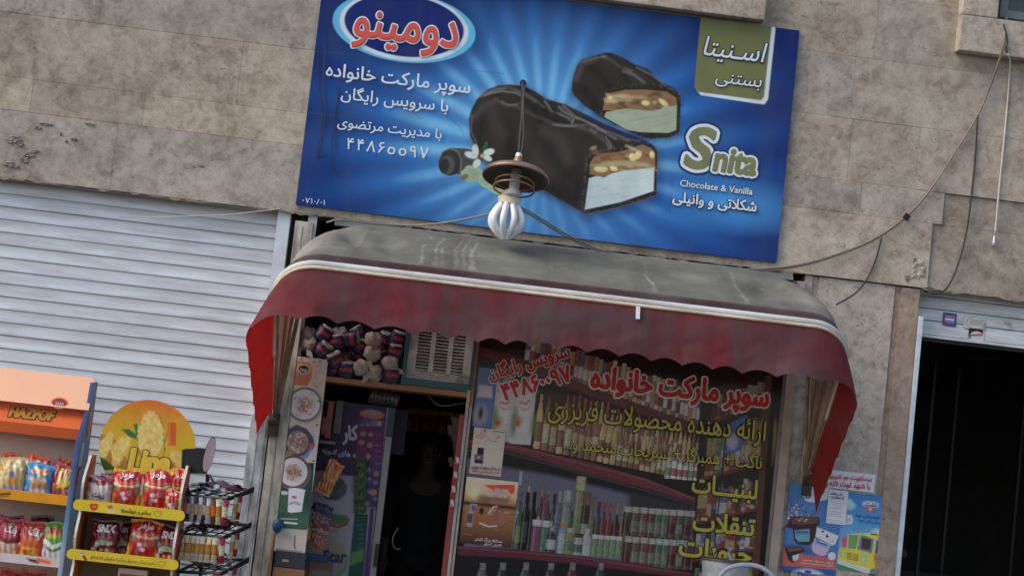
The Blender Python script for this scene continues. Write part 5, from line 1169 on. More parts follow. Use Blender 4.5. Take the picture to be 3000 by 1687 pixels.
while z < 2.45:
    for c0, c1 in cols: m.add([(c0,.03,z),(c1,.03,z),(c1,.05,z+.012),(c0,.05,z+.012),(c0,.034,z-.003),(c1,.034,z-.003)], [(0,1,2,3),(0,4,5,1)])
    z += .0205
m.build('louvre_panel', M_LOUV, cl)
fl = MB(); r3 = random.Random(4)
for k in range(26):
    x = r3.uniform(gx0+.01, gx1-.02); z = r3.uniform(2.038, 2.09); w = r3.uniform(.008,.03); fl.add([(x,.028,z),(x+w,.027,z+.004),(x+w*.8,.022,z+w*.5),(x+w*.1,.025,z+w*.4)], [(0,1,2,3)])
fl.build('flaking_paint', mat('flaked_paint', (.5,.46,.42), .8, nscale=30, namt=.5), cl)
MB().box(cols[0][0], cols[2][1], .07, .08, 2.09, 2.455).build('dark_inside', M_BLACK, cl)
# ------------------------------------------------------------------ snack bags
def KB(r, g, b, k=1.05): return L(r, g, b, k)
def pillow(w, h, T, seed, crimp=.07):
    def F(X, Z):
        X = np.asarray(X, float); Z = np.asarray(Z, float); u = np.clip(X/(w/2), -1, 1); v = np.clip(Z/h, 0, 1)
        q = np.clip((v-crimp)/(1-2*crimp), 0, 1)
        t = T*np.clip(1-np.abs(u)**2.6, 0, 1)**.6*np.clip(np.sin(PI*q), 0, 1)**.55
        wr = .0035*np.sin(u*9+seed+3*np.sin(v*5+seed))*np.exp(-((v-.9)/.16)**2) + .003*np.sin(v*22+u*6+seed)*np.abs(u)**2 + .0025*np.sin(u*14+v*9+seed*2)*np.sin(v*7)
        x = X*(1-.07*np.sin(PI*q)**.7) + .002*np.sin(v*30+seed)*(np.abs(u) > .9)
        return np.stack([x, -t-wr*(t > .001)-wr*.4, Z + .006*np.sin(u*3+seed)*(v > .9)], -1)
    return F
def make_bag(name, w, h, T, painter, seed=1, texts=()):
    c = Canvas(-w/2, w/2, 0, h, 0, 44); c.w_, c.h_ = w, h; painter(c); F = pillow(w, h, T, seed)
    o = c.build(name, M_FOIL, None, fn=F, smooth=True); off = o.location.copy(); o.location = (0,0,0)
    bm = bmesh.new(); bm.from_mesh(o.data); d = bmesh.ops.duplicate(bm, geom=bm.verts[:]+bm.edges[:]+bm.faces[:])
    for q in d['geom']:
        if isinstance(q, bmesh.types.BMVert): q.co.y = (-(q.co.y+off.y)*.5) - off.y + .0006
    bmesh.ops.reverse_faces(bm, faces=[q for q in d['geom'] if isinstance(q, bmesh.types.BMFace)]); bm.to_mesh(o.data); bm.free()
    for s_, u0, v0, u1, v1, ms, kw in texts:
        mb = MB(); x0, z0, x1, z1 = -w/2+u0*w, v0*h, -w/2+u1*w, v1*h; ln = math.hypot(x1-x0, z1-z0); ca, sa = (x1-x0)/ln, (z1-z0)/ln
        def wp(x, y, lf):
            p = F(x0+x*ca-y*sa, z0+x*sa+y*ca); return Vector((p[0], p[1]-.0012-lf, p[2])) - off
        letter_into(mb, s_, (0,0,0), (ln,0,0), warp=wp, **kw); mb.build('lettering', ms, o, fix=False)
    return o
def uv(c, *pts): return [(c.x0+u*c.w_, c.z0+v*c.h_) for u, v in pts]
M_FW = mat('white_foil_ink', (.75,.75,.75), .4); M_FR = mat('red_foil_ink', KB(150,30,34), .4); M_FB = mat('blue_foil_ink', KB(60,80,150), .4); M_FD = mat('dark_foil_ink', (.03,.012,.012), .4)
def d_popcorn(c):
    c.a[:] = KB(186,176,150); r = random.Random(3)
    for k in range(6): c.poly(uv(c,(k/6,.0),(k/6+.085,.0),(k/6+.085,1),(k/6,1)), KB(204,166,66), soft=.003, alpha=.75)
    for k in range(34): c.ell(uv(c,(r.random(),.45+.45*r.random()))[0], .010, .009, KB(*r.choice([(216,180,80),(226,214,180),(190,140,50)])), soft=.003)
    c.ell(uv(c,(.55,.42))[0], .03, .035, KB(206,140,60), soft=.006); c.ell(uv(c,(.5,.55))[0], .022, .02, KB(90,110,150), soft=.006); c.poly(uv(c,(0,0),(1,0),(1,.2),(.4,.28),(0,.16)), KB(150,150,180), soft=.01)
def d_blue(c):
    c.a[:] = KB(58,120,176); r = random.Random(5)
    c.ell(uv(c,(.5,.5))[0], .06, .075, KB(70,140,196), soft=.03)
    for k in range(22): c.ell(uv(c,(.5+r.uniform(-.26,.26),.55+r.uniform(-.2,.3)))[0], .013, .011, KB(*r.choice([(214,150,60),(226,176,84),(190,96,50),(210,190,150)])), soft=.004)
    c.ell(uv(c,(.55,.2))[0], .05, .03, KB(206,206,206), soft=.012); c.ell(uv(c,(.55,.38))[0], .045, .02, KB(176,120,60), soft=.01); c.poly(uv(c,(0,.93),(1,.93),(1,1),(0,1)), KB(90,150,200), soft=.004)
def d_fries(c):
    c.a[:] = KB(140,40,38); r = random.Random(6)
    for k in range(7): x = .28+.07*k; c.line(uv(c,(x,.45),(x+r.uniform(-.05,.1),.88)), .008, KB(*r.choice([(216,190,80),(226,206,130),(190,190,190)])), soft=.003)
    c.poly(uv(c,(.25,.36),(.8,.62),(.82,.5),(.6,.36)), KB(206,180,40), soft=.004); c.ell(uv(c,(.5,.24))[0], .05, .028, KB(150,84,62), soft=.008)
    for k in range(24): c.ell(uv(c,(.5+r.uniform(-.3,.3),.24+r.uniform(-.1,.1)))[0], .009, .006, KB(*r.choice([(176,110,84),(120,56,44),(196,140,110)])), soft=.003)
    c.poly(uv(c,(.68,.72),(.95,.84),(.95,.9),(.7,.86)), KB(70,90,150), soft=.004)
def d_orange(c):
    c.a[:] = KB(206,88,44); c.ell(uv(c,(.5,.5))[0], .05, .06, KB(216,150,70), soft=.02); c.ell(uv(c,(.5,.78))[0], .04, .02, KB(210,190,170), soft=.01)
def d_pink(c):
    c.a[:] = KB(150,40,52); c.poly(uv(c,(0,0),(1,0),(1,.42),(.5,.36),(0,.44)), KB(196,180,160), soft=.004); c.ell(uv(c,(.5,.7))[0], .055, .05, KB(176,64,84), soft=.01); c.ell(uv(c,(.5,.82))[0], .02, .016, KB(110,130,80), soft=.006)
    c.poly(uv(c,(0,.44),(.5,.36),(1,.42),(1,.52),(.5,.46),(0,.54)), KB(110,26,40), soft=.003)
    for k in range(9): c.ell(uv(c,(rr.random(),.05+.22*rr.random()))[0], .014, .01, KB(206,150,80), soft=.004)
def d_redcorn(c):
    c.a[:] = KB(160,56,44); c.ell(uv(c,(.5,.42))[0], .055, .05, KB(190,90,44), soft=.015); c.poly(uv(c,(.12,.1),(.85,.1),(.8,.34),(.2,.34)), KB(200,140,44), soft=.008)
    for k in range(14): c.ell(uv(c,(.5+rr.uniform(-.35,.35),.22+rr.uniform(-.12,.12)))[0], .012, .008, KB(*rr.choice([(214,180,70),(180,90,40)])), soft=.004)
def d_green(c):
    c.a[:] = KB(200,204,198); c.poly(uv(c,(0,1),(1,1),(1,.55),(.5,.42),(0,.66)), KB(80,140,50), soft=.004); c.poly(uv(c,(.05,.62),(.5,.44),(1,.6),(1,.5),(.5,.34),(.1,.5)), KB(206,208,200), soft=.004); c.poly(uv(c,(.1,.46),(.5,.32),(1,.5),(1,.4),(.5,.26),(.15,.36)), KB(66,128,56), soft=.004)
    c.ell(uv(c,(.5,.76))[0], .04, .03, KB(176,60,60), soft=.006); c.ell(uv(c,(.4,.66))[0], .04, .014, KB(190,170,60), soft=.006); c.ell(uv(c,(.15,.3))[0], .014, .03, KB(190,170,190), soft=.008)
def d_maz(c):
    c.a[:] = KB(184,40,42); c.poly(uv(c,(0,.9),(.5,.97),(1,.9),(1,1),(0,1)), KB(212,170,40), soft=.004); c.poly(uv(c,(0,0),(.16,0),(.08,.3),(0,.5)), KB(216,170,44), soft=.006); c.poly(uv(c,(1,0),(.84,0),(.93,.35),(1,.66)), KB(212,160,44), soft=.006)
    c.line(uv(c,(.05,.72),(.3,.655),(.6,.65),(.95,.71)), .003, KB(222,150,50), soft=.001); c.line(uv(c,(.08,.63),(.3,.58),(.7,.58),(.92,.62)), .012, KB(206,186,130), soft=.003); c.ell(uv(c,(.12,.63))[0], .012, .010, KB(206,196,200), soft=.004); c.ell(uv(c,(.9,.63))[0], .012, .010, KB(206,196,200), soft=.004)
    c.ell(uv(c,(.5,.3))[0], .055, .062, KB(168,24,30), soft=.01); c.ell(uv(c,(.9,.5))[0], .012, .02, KB(96,130,60), soft=.006); c.ell(uv(c,(.12,.52))[0], .012, .014, KB(96,130,60), soft=.006)
    for x, y, a, b, cc in ((.4,.4,.014,.012,(206,200,206)),(.62,.42,.016,.013,(200,120,60)),(.66,.43,.008,.008,(70,90,160)),(.48,.3,.02,.01,(212,190,196)),(.36,.24,.012,.014,(120,90,110))): c.ell(uv(c,(x,y))[0], a, b, KB(*cc), soft=.004)
def d_snix(c):
    c.a[:] = KB(104,24,30); c.ell(uv(c,(.5,.25))[0], .06, .045, KB(84,18,40), soft=.02); r = random.Random(9)
    for k in range(22): c.ell(uv(c,(.5+r.uniform(-.36,.36),.26+r.uniform(-.17,.16)))[0], .012, .010, KB(*r.choice([(206,170,130),(200,130,80),(180,190,206),(216,200,176),(150,60,50)])), soft=.004)
    c.ell(uv(c,(.5,.42))[0], .034, .012, KB(110,160,110), soft=.005); c.line(uv(c,(.3,.52),(.75,.54)), .008, KB(170,40,60), soft=.003); c.poly(uv(c,(0,.9),(1,.9),(1,1),(0,1)), KB(74,16,22), soft=.006)
def d_white(c):
    c.a[:] = KB(206,184,176); c.poly(uv(c,(0,1),(1,1),(1,.8),(.5,.7),(0,.82)), KB(124,26,38), soft=.005); c.poly(uv(c,(0,.97),(.5,.86),(.55,.9),(.1,1)), KB(206,196,200), soft=.006); c.ell(uv(c,(.45,.05))[0], .05, .02, KB(176,40,40), soft=.008)
TX_MAZ = [('مزمز',.26,.80,.74,.79,[M_FW],dict(bold=.05,sy=1.3))]
TX_SNIX = [('SNIX',.2,.66,.82,.70,[M_FW],dict(bold=.06,sy=1.3,shear=.15))]
TX_RED = [('پفک',.3,.66,.8,.62,[M_FW],dict(bold=.05,sy=1.3))]
TX_WHT = [('دولت',.28,.36,.78,.32,[M_FB],dict(bold=.04,sy=1.2))]
DES = dict(popcorn=(d_popcorn,()), blue=(d_blue,()), fries=(d_fries,()), orange=(d_orange,()), pink=(d_pink,TX_RED), redcorn=(d_redcorn,TX_RED), green=(d_green,()), maz=(d_maz,TX_MAZ), snix=(d_snix,TX_SNIX), white=(d_white,TX_WHT))
_bn = [0]
def bag(design, crop, x0, x1, y0, y1, Y, label, group, rest=None, lean=-.10, roll=None, T=.036, rz=0.0):
    a = Q(crop, (x0+x1)/2, y1, Y); b = Q(crop, (x0+x1)/2, y0, Y); w = (x1-x0)*mpp(crop, Y)*1.02; _bn[0] += 1
    zb = a.z if rest is None else rest
    o = make_bag('snack_bag', w, b.z-zb+.004, T, DES[design][0], _bn[0]*1.7, DES[design][1])
    o.location = (a.x, Y, zb); o.rotation_euler = (lean, roll if roll is not None else random.Random(_bn[0]).uniform(-.05,.05), rz)
    return tag(o, label, 'snack bag', group)

# ------------------------------------------------------------------ orange and blue snack rack on the far left
y1f, y1b = -.78, -.36
G1 = 'snack bags on the orange and blue rack'
rk = thing('snack_rack', (-1.95, -.55, 0), 'snack rack with salmon header and blue side panel in front of the white shutter', 'display rack')
xr = Q('C', 485, 900, y1f).x; xl = -2.75; xi = xr-.026
M_SALM = mat('salmon_plastic', KB(250,172,136,1.15), .5, namt=.05, nscale=3); M_ORNG = mat('orange_plastic', KB(212,98,44), .45, namt=.08, nscale=4)
M_PALE = mat('pale_rack_board', KB(206,182,168,1.2), .6, namt=.08, nscale=3, dirt=(.3,.25,.22), dirt_amt=.3)
hz = Q('C', 650, 132, y1b-.06); hb_ = Q('C', 590, 345, y1f+.32).z; b1 = Q('C', 570, 470, y1f+.2).z; b2 = Q('C', 540, 545, y1f+.19).z
hx = Q('C', 625, 240, y1b-.06).x
m = MB(); n = 8; cr = .035; pts = [(xl, y1b-.06, hb_), (hx, y1b-.06, hb_)] + [(hx-cr+cr*math.cos(k*PI/2/n), y1b-.06+.0, hz.z-cr+cr*math.sin(k*PI/2/n)) for k in range(n+1)] + [(xl, y1b-.06, hz.z)]
m.prism(pts, (0, .02, 0)); m.v = [(x, y-.13*(hz.z-z)/(hz.z-hb_), z) for x, y, z in m.v]; m.build('header_panel', M_SALM, rk)
m = MB(); xh = hx-.005; prof = [(y1b-.05,hb_+.004),(y1f+.32,hb_),(y1f+.18,b1),(y1f+.165,b1-.006),(y1f+.18,b2),(y1b-.05,b2+.01)]
m.prism([(xl, y, z) for y, z in prof], (xh-xl, 0, 0)); m.build('header_box', M_ORNG, rk)
nrm = Vector((0, -(hb_-b1), .14)).normalized()
M_HAZ = mat('brown_yellow_ink', KB(176,120,36), .5, nscale=60, namt=.4); M_HAZO = mat('dark_maroon_ink', (.05,.015,.01), .5)
fA = lambda x, y, yy: Q('C', x, y, yy)
mb = MB(); A_ = fA(52,388,y1f+.21); B_ = fA(355,412,y1f+.21); yA = b1+(hb_-b1)*(.21-.18)/.14
A_.z = yA; B_.z = yA; letter_into(mb, 'HAZPOF', A_, B_, bold=.09, outline=.09, sy=2.0, normal=nrm, lift=.002); mb.build('lettering', [M_HAZ, M_HAZO], rk, fix=False)
bd = MB(); bc = fA(397,297,y1f+.25); bd.lathe([(.052,0),(.052,.006)], bc, 28, 0, (0,-1,.3)); bd.lathe([(.042,.0061),(.042,.0075)], bc, 28, 1, (0,-1,.3))
bd.v = [((x-bc.x)*1.0+bc.x, y, (z-bc.z)*.68+bc.z) for x, y, z in bd.v]; bdo = bd.build('brand_badge', [mat('amber_badge', KB(226,140,40), .4), M_FR], rk)
mb = MB(); letter_into(mb, 'مزمز', bc+Vector((-.026,-.010,-.008)), bc+Vector((.026,-.010,-.008)), bold=.04, sy=1.1); mb.build('lettering', M_FW, bdo, fix=False)
m = MB()
sp = [(y1b,0,(176,186,200)),(y1b,.8,(130,170,200)),(y1b,1.2,(60,80,140)),(y1b,hz.z-.02,(70,84,130)),(y1b-.13,hz.z-.03,(78,92,140)),(y1b-.17,1.62,(60,72,120)),(y1f+.02,1.42,(56,70,124)),(y1f,1.3,(60,96,156)),(y1f,1.0,(84,140,186)),(y1f,.8,(150,180,204)),(y1f,0,(170,184,200))]
bs = len(m.v)
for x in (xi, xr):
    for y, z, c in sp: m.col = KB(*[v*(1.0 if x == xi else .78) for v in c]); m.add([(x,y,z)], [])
n = len(sp); m.f += [tuple(range(n)), tuple(range(2*n-1, n-1, -1))] + [(i, n+i, n+(i+1) % n, (i+1) % n) for i in range(n)]; m.m += [0]*(n+2)
sd = m.build('side_panel', mat('blue_side_panel', attr='Col', rough=.45, namt=.06), rk, colors=True)
e = MB(); e.add([(xr+.001, y1f+.05, 1.22),(xr+.001, y1f+.16, 1.2),(xr+.001, y1f+.2, 1.42),(xr+.001, y1f+.1, 1.42)], [(0,1,2,3)]); e.build('light_stripe', mat('light_blue_print', KB(120,170,210), .45), sd)
e = MB(); ec = Vector((xr+.001, y1b-.22+.09, 1.52)); e.lathe([(.085,0),(.085,.002)], ec, 24, 0, (1,0,0)); e.lathe([(.072,.0021),(.072,.003)], ec, 24, 1, (1,0,0))
e.v = [(x, (y-ec.y)*.75+ec.y, z) for x, y, z in e.v]; eo = e.build('side_badge', [mat('amber_badge', KB(226,140,40), .4), M_FR], sd)
MB().box(xl, xi, y1b-.03, y1b-.01, 0, hb_).build('back_panel', M_PALE, rk); MB().box(xl-.03, xl, y1f, y1b, 0, 1.7).build('side_panel', mat('blue_side_plain', KB(60,96,156), .45), rk)
def lip(parent, crop, x0, x1, ytop, ybot, Y, xa, xb, painter, nx=200, th=.006, rnd_=False):
    a = Q(crop, x1, ybot, Y); b = Q(crop, x1, ytop, Y); sh_ = thing('shelf', ((xa+xb)/2, Y, a.z), 'x', 'x'); del sh_['label'], sh_['category']; sh_.parent = parent; sh_.matrix_basis = wm(parent).inverted() @ Matrix.Translation(((xa+xb)/2, Y, a.z))
    return a.z, b.z, sh_
def shelf(parent, Y, yb, xa, xb, z0, z1, crop, painter, m_board, nx=220, ext=0.0):
    o = MB().box(xa, xb, Y+.006, yb, z0+.002, z0+.014).build('shelf', m_board, parent)
    c = Canvas(xa-ext, xb+ext, z0, z1, Y, nx); c.crop = crop; painter(c); zc = (z0+z1)/2; hr = (z1-z0)/2
    def fn(U, Wz):
        if not ext: return np.stack([U, np.full(U.shape, Y), Wz], -1)
        d = np.sqrt(np.clip(hr*hr-(Wz-zc)**2, 0, None)); return np.stack([np.clip(U, xa-ext+hr-d, xb+ext-hr+d), np.full(U.shape, Y), Wz], -1)
    c.build('shelf_edge', M_PRINT, o, fn=fn)
    bx = MB(); pts = [(xa-ext+hr-hr*math.sin(t), zc+hr*math.cos(t)) for t in np.linspace(0, PI, 9)] + [(xb+ext-hr+hr*math.sin(t), zc-hr*math.cos(t)) for t in np.linspace(0, PI, 9)] if ext else [(xa,z0),(xb,z0),(xb,z1),(xa,z1)]
    bx.prism([(x, Y+.0008, z) for x, z in pts], (0, .004, 0)); bx.build('edge_backing', m_board, o)
    return o
def smile(c, x, y, r, col):
    c.line([(x+r*math.cos(t), y+r*.8*math.sin(t)) for t in np.linspace(.3, 2.84, 10)], 5, col, soft=2, alpha=.8); c.line([(x-r*.7,y-r*.5),(x-r*.4,y-r*.65)], 5, col, soft=2, alpha=.8); c.line([(x+r*.4,y-r*.5),(x+r*.7,y-r*.4)], 5, col, soft=2, alpha=.8)
def e1(c):
    c.a[:] = KB(214,150,40); smile(c, 285, 930, 30, KB(170,104,30)); c.line([(-5,905),(65,898)], 16, KB(96,66,30), soft=3); c.line([(-5,920),(60,915)], 7, KB(120,84,30), soft=3)
def e2(c):
    c.a[:] = KB(196,192,192); c.poly([(172,1325),(240,1338),(262,1352),(258,1366),(200,1352)], KB(60,56,60), soft=3); c.poly([(245,1325),(340,1348),(332,1372),(240,1350)], KB(214,104,50), soft=3)
z1a, z1b = Q('C', 470, 982, y1f).z, Q('C', 475, 915, y1f).z; z2a, z2b = Q('C', 415, 1395, y1f).z, Q('C', 420, 1335, y1f).z
shelf(rk, y1f, y1b-.03, xl, xi, z1a, z1b, 'C', e1, M_PALE); shelf(rk, y1f, y1b-.03, xl, xi, z2a, z2b, 'C', e2, M_PALE)
zs3 = z2a-.34; shelf(rk, y1f, y1b-.03, xl, xi, zs3-.05, zs3, 'C', lambda c: c.a.__setitem__(slice(None), KB(190,186,186)), M_PALE, nx=20)
ra, rb2 = z1a+.015, z2a+.015
bag('orange', 'C', -20, 110, 625, 900, y1f+.22, 'orange snack bag standing behind the popcorn bag on the upper shelf of the blue rack', G1, ra)
bag('orange', 'C', 130, 285, 640, 900, y1f+.2, 'orange snack bag standing behind the blue bag on the upper shelf of the blue rack', G1, ra)
bag('orange', 'C', 285, 385, 648, 900, y1f+.23, 'orange snack bag with a pointed top behind the fries bag on the blue rack', G1, ra, roll=.25)
bag('popcorn', 'C', -30, 152, 655, 935, y1f+.07, 'white and yellow striped popcorn bag on the upper shelf of the blue rack', G1, ra, T=.045)
bag('blue', 'C', 146, 330, 698, 940, y1f+.06, 'bright blue puffed snack bag on the upper shelf of the blue rack', G1, ra, T=.045)
bag('fries', 'C', 308, 488, 706, 945, y1f+.06, 'dark red bag printed with yellow fries next to the blue snack bag', G1, ra, rz=-.15)
bag('snix', 'C', -30, 120, 1045, 1300, y1f+.2, 'dark red bag in shadow behind the pink and white bag on the second rack shelf', G1, rb2)
bag('snix', 'C', 180, 330, 1045, 1300, y1f+.2, 'dark red bag in shadow between the red bag and the green bag', G1, rb2)
bag('green', 'C', 390, 470, 1085, 1320, y1f+.2, 'dark green bag in shadow by the blue side panel', G1, rb2)
bag('pink', 'C', -40, 118, 1062, 1310, y1f+.07, 'crimson and white snack bag at the left end of the second rack shelf', G1, rb2)
bag('redcorn', 'C', 95, 278, 1080, 1320, y1f+.06, 'brick red snack bag with white lettering leaning on the second rack shelf', G1, rb2, roll=.07)
bag('green', 'C', 262, 420, 1092, 1330, y1f+.06, 'green and white snack bag on the second shelf of the blue rack', G1, rb2)
bag('redcorn', 'C', -20, 140, 1400, 1600, y1f+.1, 'brown red bag at the very bottom left edge under the white shelf lip', G1, zs3); bag('redcorn', 'C', 130, 290, 1408, 1600, y1f+.1, 'brown red bag just visible under the white shelf lip beside its twin', G1, zs3)

# ------------------------------------------------------------------ round headed yellow rack
y2f, y2b = -1.2, -.84
G2 = 'snack bags on the round headed yellow rack'
r2_ = thing('snack_rack', (-1.22, -1.0, 0), 'yellow snack rack with a round printed header and wavy side panels', 'display rack')
M_YEL = mat('yellow_card', KB(206,176,52), .5, namt=.08); M_ORB = mat('orange_brown_card', KB(186,104,44), .6, namt=.12, nscale=4)
cc = Q('C', 982, 592, y2b); RR = 312*mpp('C', y2b)
c = Canvas(cc.x-RR, cc.x+RR, Q('C', 980, 800, y2b).z, cc.z+RR, y2b-.006, 300); c.crop = 'C'
Uc, Wc = np.meshgrid(c.u, c.w); ang = np.arctan2(Wc-cc.z+.05, Uc-cc.x); rad = np.hypot(Uc-cc.x, Wc-cc.z)
v_ = np.clip((Wc-cc.z+RR*.6)/(RR*1.6), 0, 1)[..., None]; h_ = np.clip((Uc-cc.x)/RR*.5+.5, 0, 1)[..., None]
v_ = v_**2.6; c.a[:] = np.array(KB(216,182,46))*(1-v_) + np.array(KB(216,112,46))*v_; c.a[:] = c.a*(1-.35*h_*(1-v_)) + np.array(KB(216,176,44))*.35*h_*(1-v_)
stp = (.5+.5*np.sin((Uc*.75+Wc*.66)*520))[..., None]; c.a *= 1-.16*stp
def cob(x, y, a, b, rot, seed):
    c.ell((x,y), a, b, KB(176,126,48), rot=rot, soft=3); co_, si_ = math.cos(rot), math.sin(rot)
    for i in range(-5, 6):
        for j in range(-8, 9):
            px_, py_ = i*a/5.6+(j % 2)*a/12, j*b/8.6
            if (px_/a)**2+(py_/b)**2 < .92: c.ell((x+px_*co_+py_*si_, y-(-px_*si_+py_*co_)*1.0), a/8.2, b/12.5, KB(*rr.choice([(232,210,136),(226,198,112),(216,184,92)])), rot=rot, soft=3, alpha=.85)
cob(770, 640, 56, 150, .62, 1); cob(690, 600, 40, 120, .5, 2); cob(1225, 690, 50, 110, -.9, 3)
c.poly([(665,650),(740,700),(780,740),(660,745)], KB(70,96,40), soft=4); c.poly([(1010,740),(1090,640),(1105,600),(1090,560),(1120,480),(1100,560),(1080,700)], KB(50,110,60), soft=4)
c.poly([(810,470),(860,470),(930,520),(920,540),(860,520)], KB(56,116,64), soft=3); c.poly([(890,440),(915,430),(935,560),(915,540)], KB(60,120,66), soft=3)
cob(1003, 520, 88, 170, .03, 4)
c.poly([(1116,440),(1125,424),(1165,424),(1176,440),(1172,580),(1120,580)], KB(206,96,44), soft=3); c.line([(1128,440),(1128,570)], 8, KB(226,140,80), soft=4); c.ell((1100,330), 150, 60, KB(226,120,56), gauss=True, alpha=.5)
def fdisc(U, Wz):
    d = np.maximum(np.sqrt(np.clip(RR*RR-(Wz-cc.z)**2, 0, None)), np.where(Wz < cc.z, RR*.8, 0)); return np.stack([np.clip(U, cc.x-d, cc.x+d), np.full(U.shape, y2b-.006), Wz], -1)
hd = MB(); pts = [(cc.x-RR*.8, y2b-.005, .4), (cc.x+RR*.8, y2b-.005, .4)] + [(cc.x+RR*math.cos(t), y2b-.005, cc.z+RR*math.sin(t)) for t in np.linspace(-.6435, PI+.6435, 41)]
hd.prism(pts, (0, .014, 0)); hdo = hd.build('header_board', mat('white_card_edge', KB(206,196,184), .6), r2_)
c.build('header_print', M_PRINT, hdo, fn=fdisc)
letter('lettering', 'Lina', (842,752), (1132,776), 'C', y2b-.008, [mat('yellow_logo_ink', KB(226,190,60), .45), M_HAZO], hdo, bold=.07, outline=.035, sy=1.3, shear=.1)
xa, xb = Q('C', 520, 1000, y2f).x, Q('C', 1195, 1050, y2f).x
def wavy(x0, x1, name, mats):
    m = MB(); zs = np.linspace(.0, 1.36, 46); P0 = []
    for z in zs:
        t = z; yf = y2f+.012+.035*math.sin((z-1.05)*2*PI/.30+1.2) + (max(0, z-1.1)**1.6)*1.05
        P0.append((min(yf, y2b-.03), z))
    n = len(P0); V = [(x0, y, z) for y, z in P0] + [(x1, y, z) for y, z in P0] + [(x0, y2b, z) for y, z in P0] + [(x1, y2b, z) for y, z in P0]
    m.add(V, [(i, i+1, n+i+1, n+i) for i in range(n-1)], 1); m.add(V, [(2*n+i, 2*n+i+1, i+1, i) for i in range(n-1)] + [(n+i, n+i+1, 3*n+i+1, 3*n+i) for i in range(n-1)] + [(n-1, 2*n-1, 4*n-1, 3*n-1)], 0)
    return m.build(name, mats, r2_)
wavy(xa, xa+.014, 'side_panel', [M_ORB, mat('white_card_edge', KB(206,196,184), .6)]); wavy(xb-.014, xb, 'side_panel', [M_ORB, MATS['white_card_edge']])
MB().box(xa+.015, xb-.015, y2b-.012, y2b-.008, .3, 1.16).build('back_panel', mat('dim_card_back', KB(150,130,110), .7, namt=.1), r2_)
def emb(c, x, y):
    c.line([(x-26,y+2),(x-20,y-14),(x-6,y-12),(x,y-18),(x+10,y-12),(x+26,y-12),(x+26,y+4),(x,y+24),(x-26,y+2)], 4, KB(150,110,40), soft=2)
def f1(c):
    c.a[:] = KB(216,186,52); c.poly([(596,975),(612,962),(625,968),(640,962),(656,975),(650,1000),(625,1015),(602,1000)], KB(190,46,40), soft=2); c.ell((627,985), 16, 10, KB(216,110,60), soft=3)
    c.ell((738,1000), 34, 30, KB(222,190,120), soft=5); c.ell((735,988), 20, 12, KB(190,96,50), soft=5); emb(c, 1050, 1032)
def f2(c):
    c.a[:] = KB(212,182,52); c.poly([(535,1295),(555,1292),(582,1340),(570,1352)], KB(130,44,50), soft=2); c.ell((548,1305), 10, 8, KB(206,190,180), soft=3); emb(c, 1075, 1365)
za0, za1 = Q('C', 1190, 1082, y2f).z, Q('C', 1190, 1008, y2f).z; zb0, zb1 = Q('C', 1160, 1408, y2f).z, Q('C', 1160, 1338, y2f).z
s1 = shelf(r2_, y2f, y2b-.014, xa, xb, za0, za1, 'C', f1, M_YEL, 220, ext=.03); s2 = shelf(r2_, y2f, y2b-.014, xa, xb, zb0, zb1, 'C', f2, M_YEL, 220, ext=.03)
shelf(r2_, y2f, y2b-.014, xa, xb, zb0-.30, zb0-.24, 'C', lambda c: c.a.__setitem__(slice(None), KB(212,182,52)), M_YEL, 20, ext=.03)
M_INKB = mat('brown_black_ink', (.05,.035,.02), .6)
letter('lettering', 'سالم و خوشمزه', (806,1018), (1004,1040), 'C', y2f-.001, M_INKB, s1, bold=.03, sy=1.1)
letter('lettering', 'دارنده نشان محصول سالم از سازمان غذا و دارو', (604,1325), (1032,1372), 'C', y2f-.001, M_INKB, s2, bold=.02, sy=1.2)
rz1, rz2, rz3 = za0+.015, zb0+.015, zb0-.285
bag('white', 'C', 632, 740, 762, 990, y2f+.2, 'pale grey bag half hidden behind the small white bag on the yellow rack', G2, rz1)
bag('maz', 'C', 1105, 1225, 730, 1020, y2f+.2, 'red bag with yellow top standing furthest back by the right panel of the yellow rack', G2, rz1)
bag('white', 'C', 560, 728, 786, 965, y2f+.07, 'small white and maroon snack bag on the top shelf of the yellow rack', G2, rz1, T=.05)
bag('maz', 'C', 735, 922, 732, 990, y2f+.08, 'red and yellow snack bag beside the small white bag on the top shelf', G2, rz1, T=.045)
bag('maz', 'C', 925, 1118, 728, 1010, y2f+.09, 'red and yellow snack bag right of centre on the top yellow shelf', G2, rz1, T=.045)
bag('maz', 'C', 1082, 1186, 872, 1030, y2f+.06, 'short red snack bag squeezed behind the right panel of the top yellow shelf', G2, rz1, T=.03)
bag('snix', 'C', 740, 860, 1075, 1320, y2f+.18, 'maroon nut bag half hidden behind the red bag on the second yellow shelf', G2, rz2)
bag('snix', 'C', 578, 766, 1072, 1315, y2f+.08, 'maroon nut bag at the left of the second shelf of the yellow rack', G2, rz2, T=.045)
bag('maz', 'C', 828, 1036, 1072, 1340, y2f+.08, 'red and yellow snack bag between the maroon bags on the second yellow shelf', G2, rz2, roll=.06, T=.045)
bag('snix', 'C', 1003, 1175, 1112, 1350, y2f+.09, 'maroon nut bag tilted at the right of the second yellow shelf', G2, rz2, roll=.10)
p0, p1 = Q('C', 785, 1440, y2f+.12), Q('C', 985, 1412, y2f+.12)
ct = thing('snack_carton', ((p0.x+p1.x)/2, y2f+.17, rz3), 'white snack carton on the bottom shelf of the yellow rack', 'carton'); MB().box(p0.x, p1.x, y2f+.12, y2f+.24, rz3, p1.z, 0, .004).build('box', mat('white_carton', KB(190,184,172), .6, namt=.1), ct); MB().box(p0.x+.01, p1.x-.01, y2f+.118, y2f+.1195, rz3+.05, p1.z-.03).build('printed_label', mat('red_carton_print', KB(170,60,50), .6), ct)

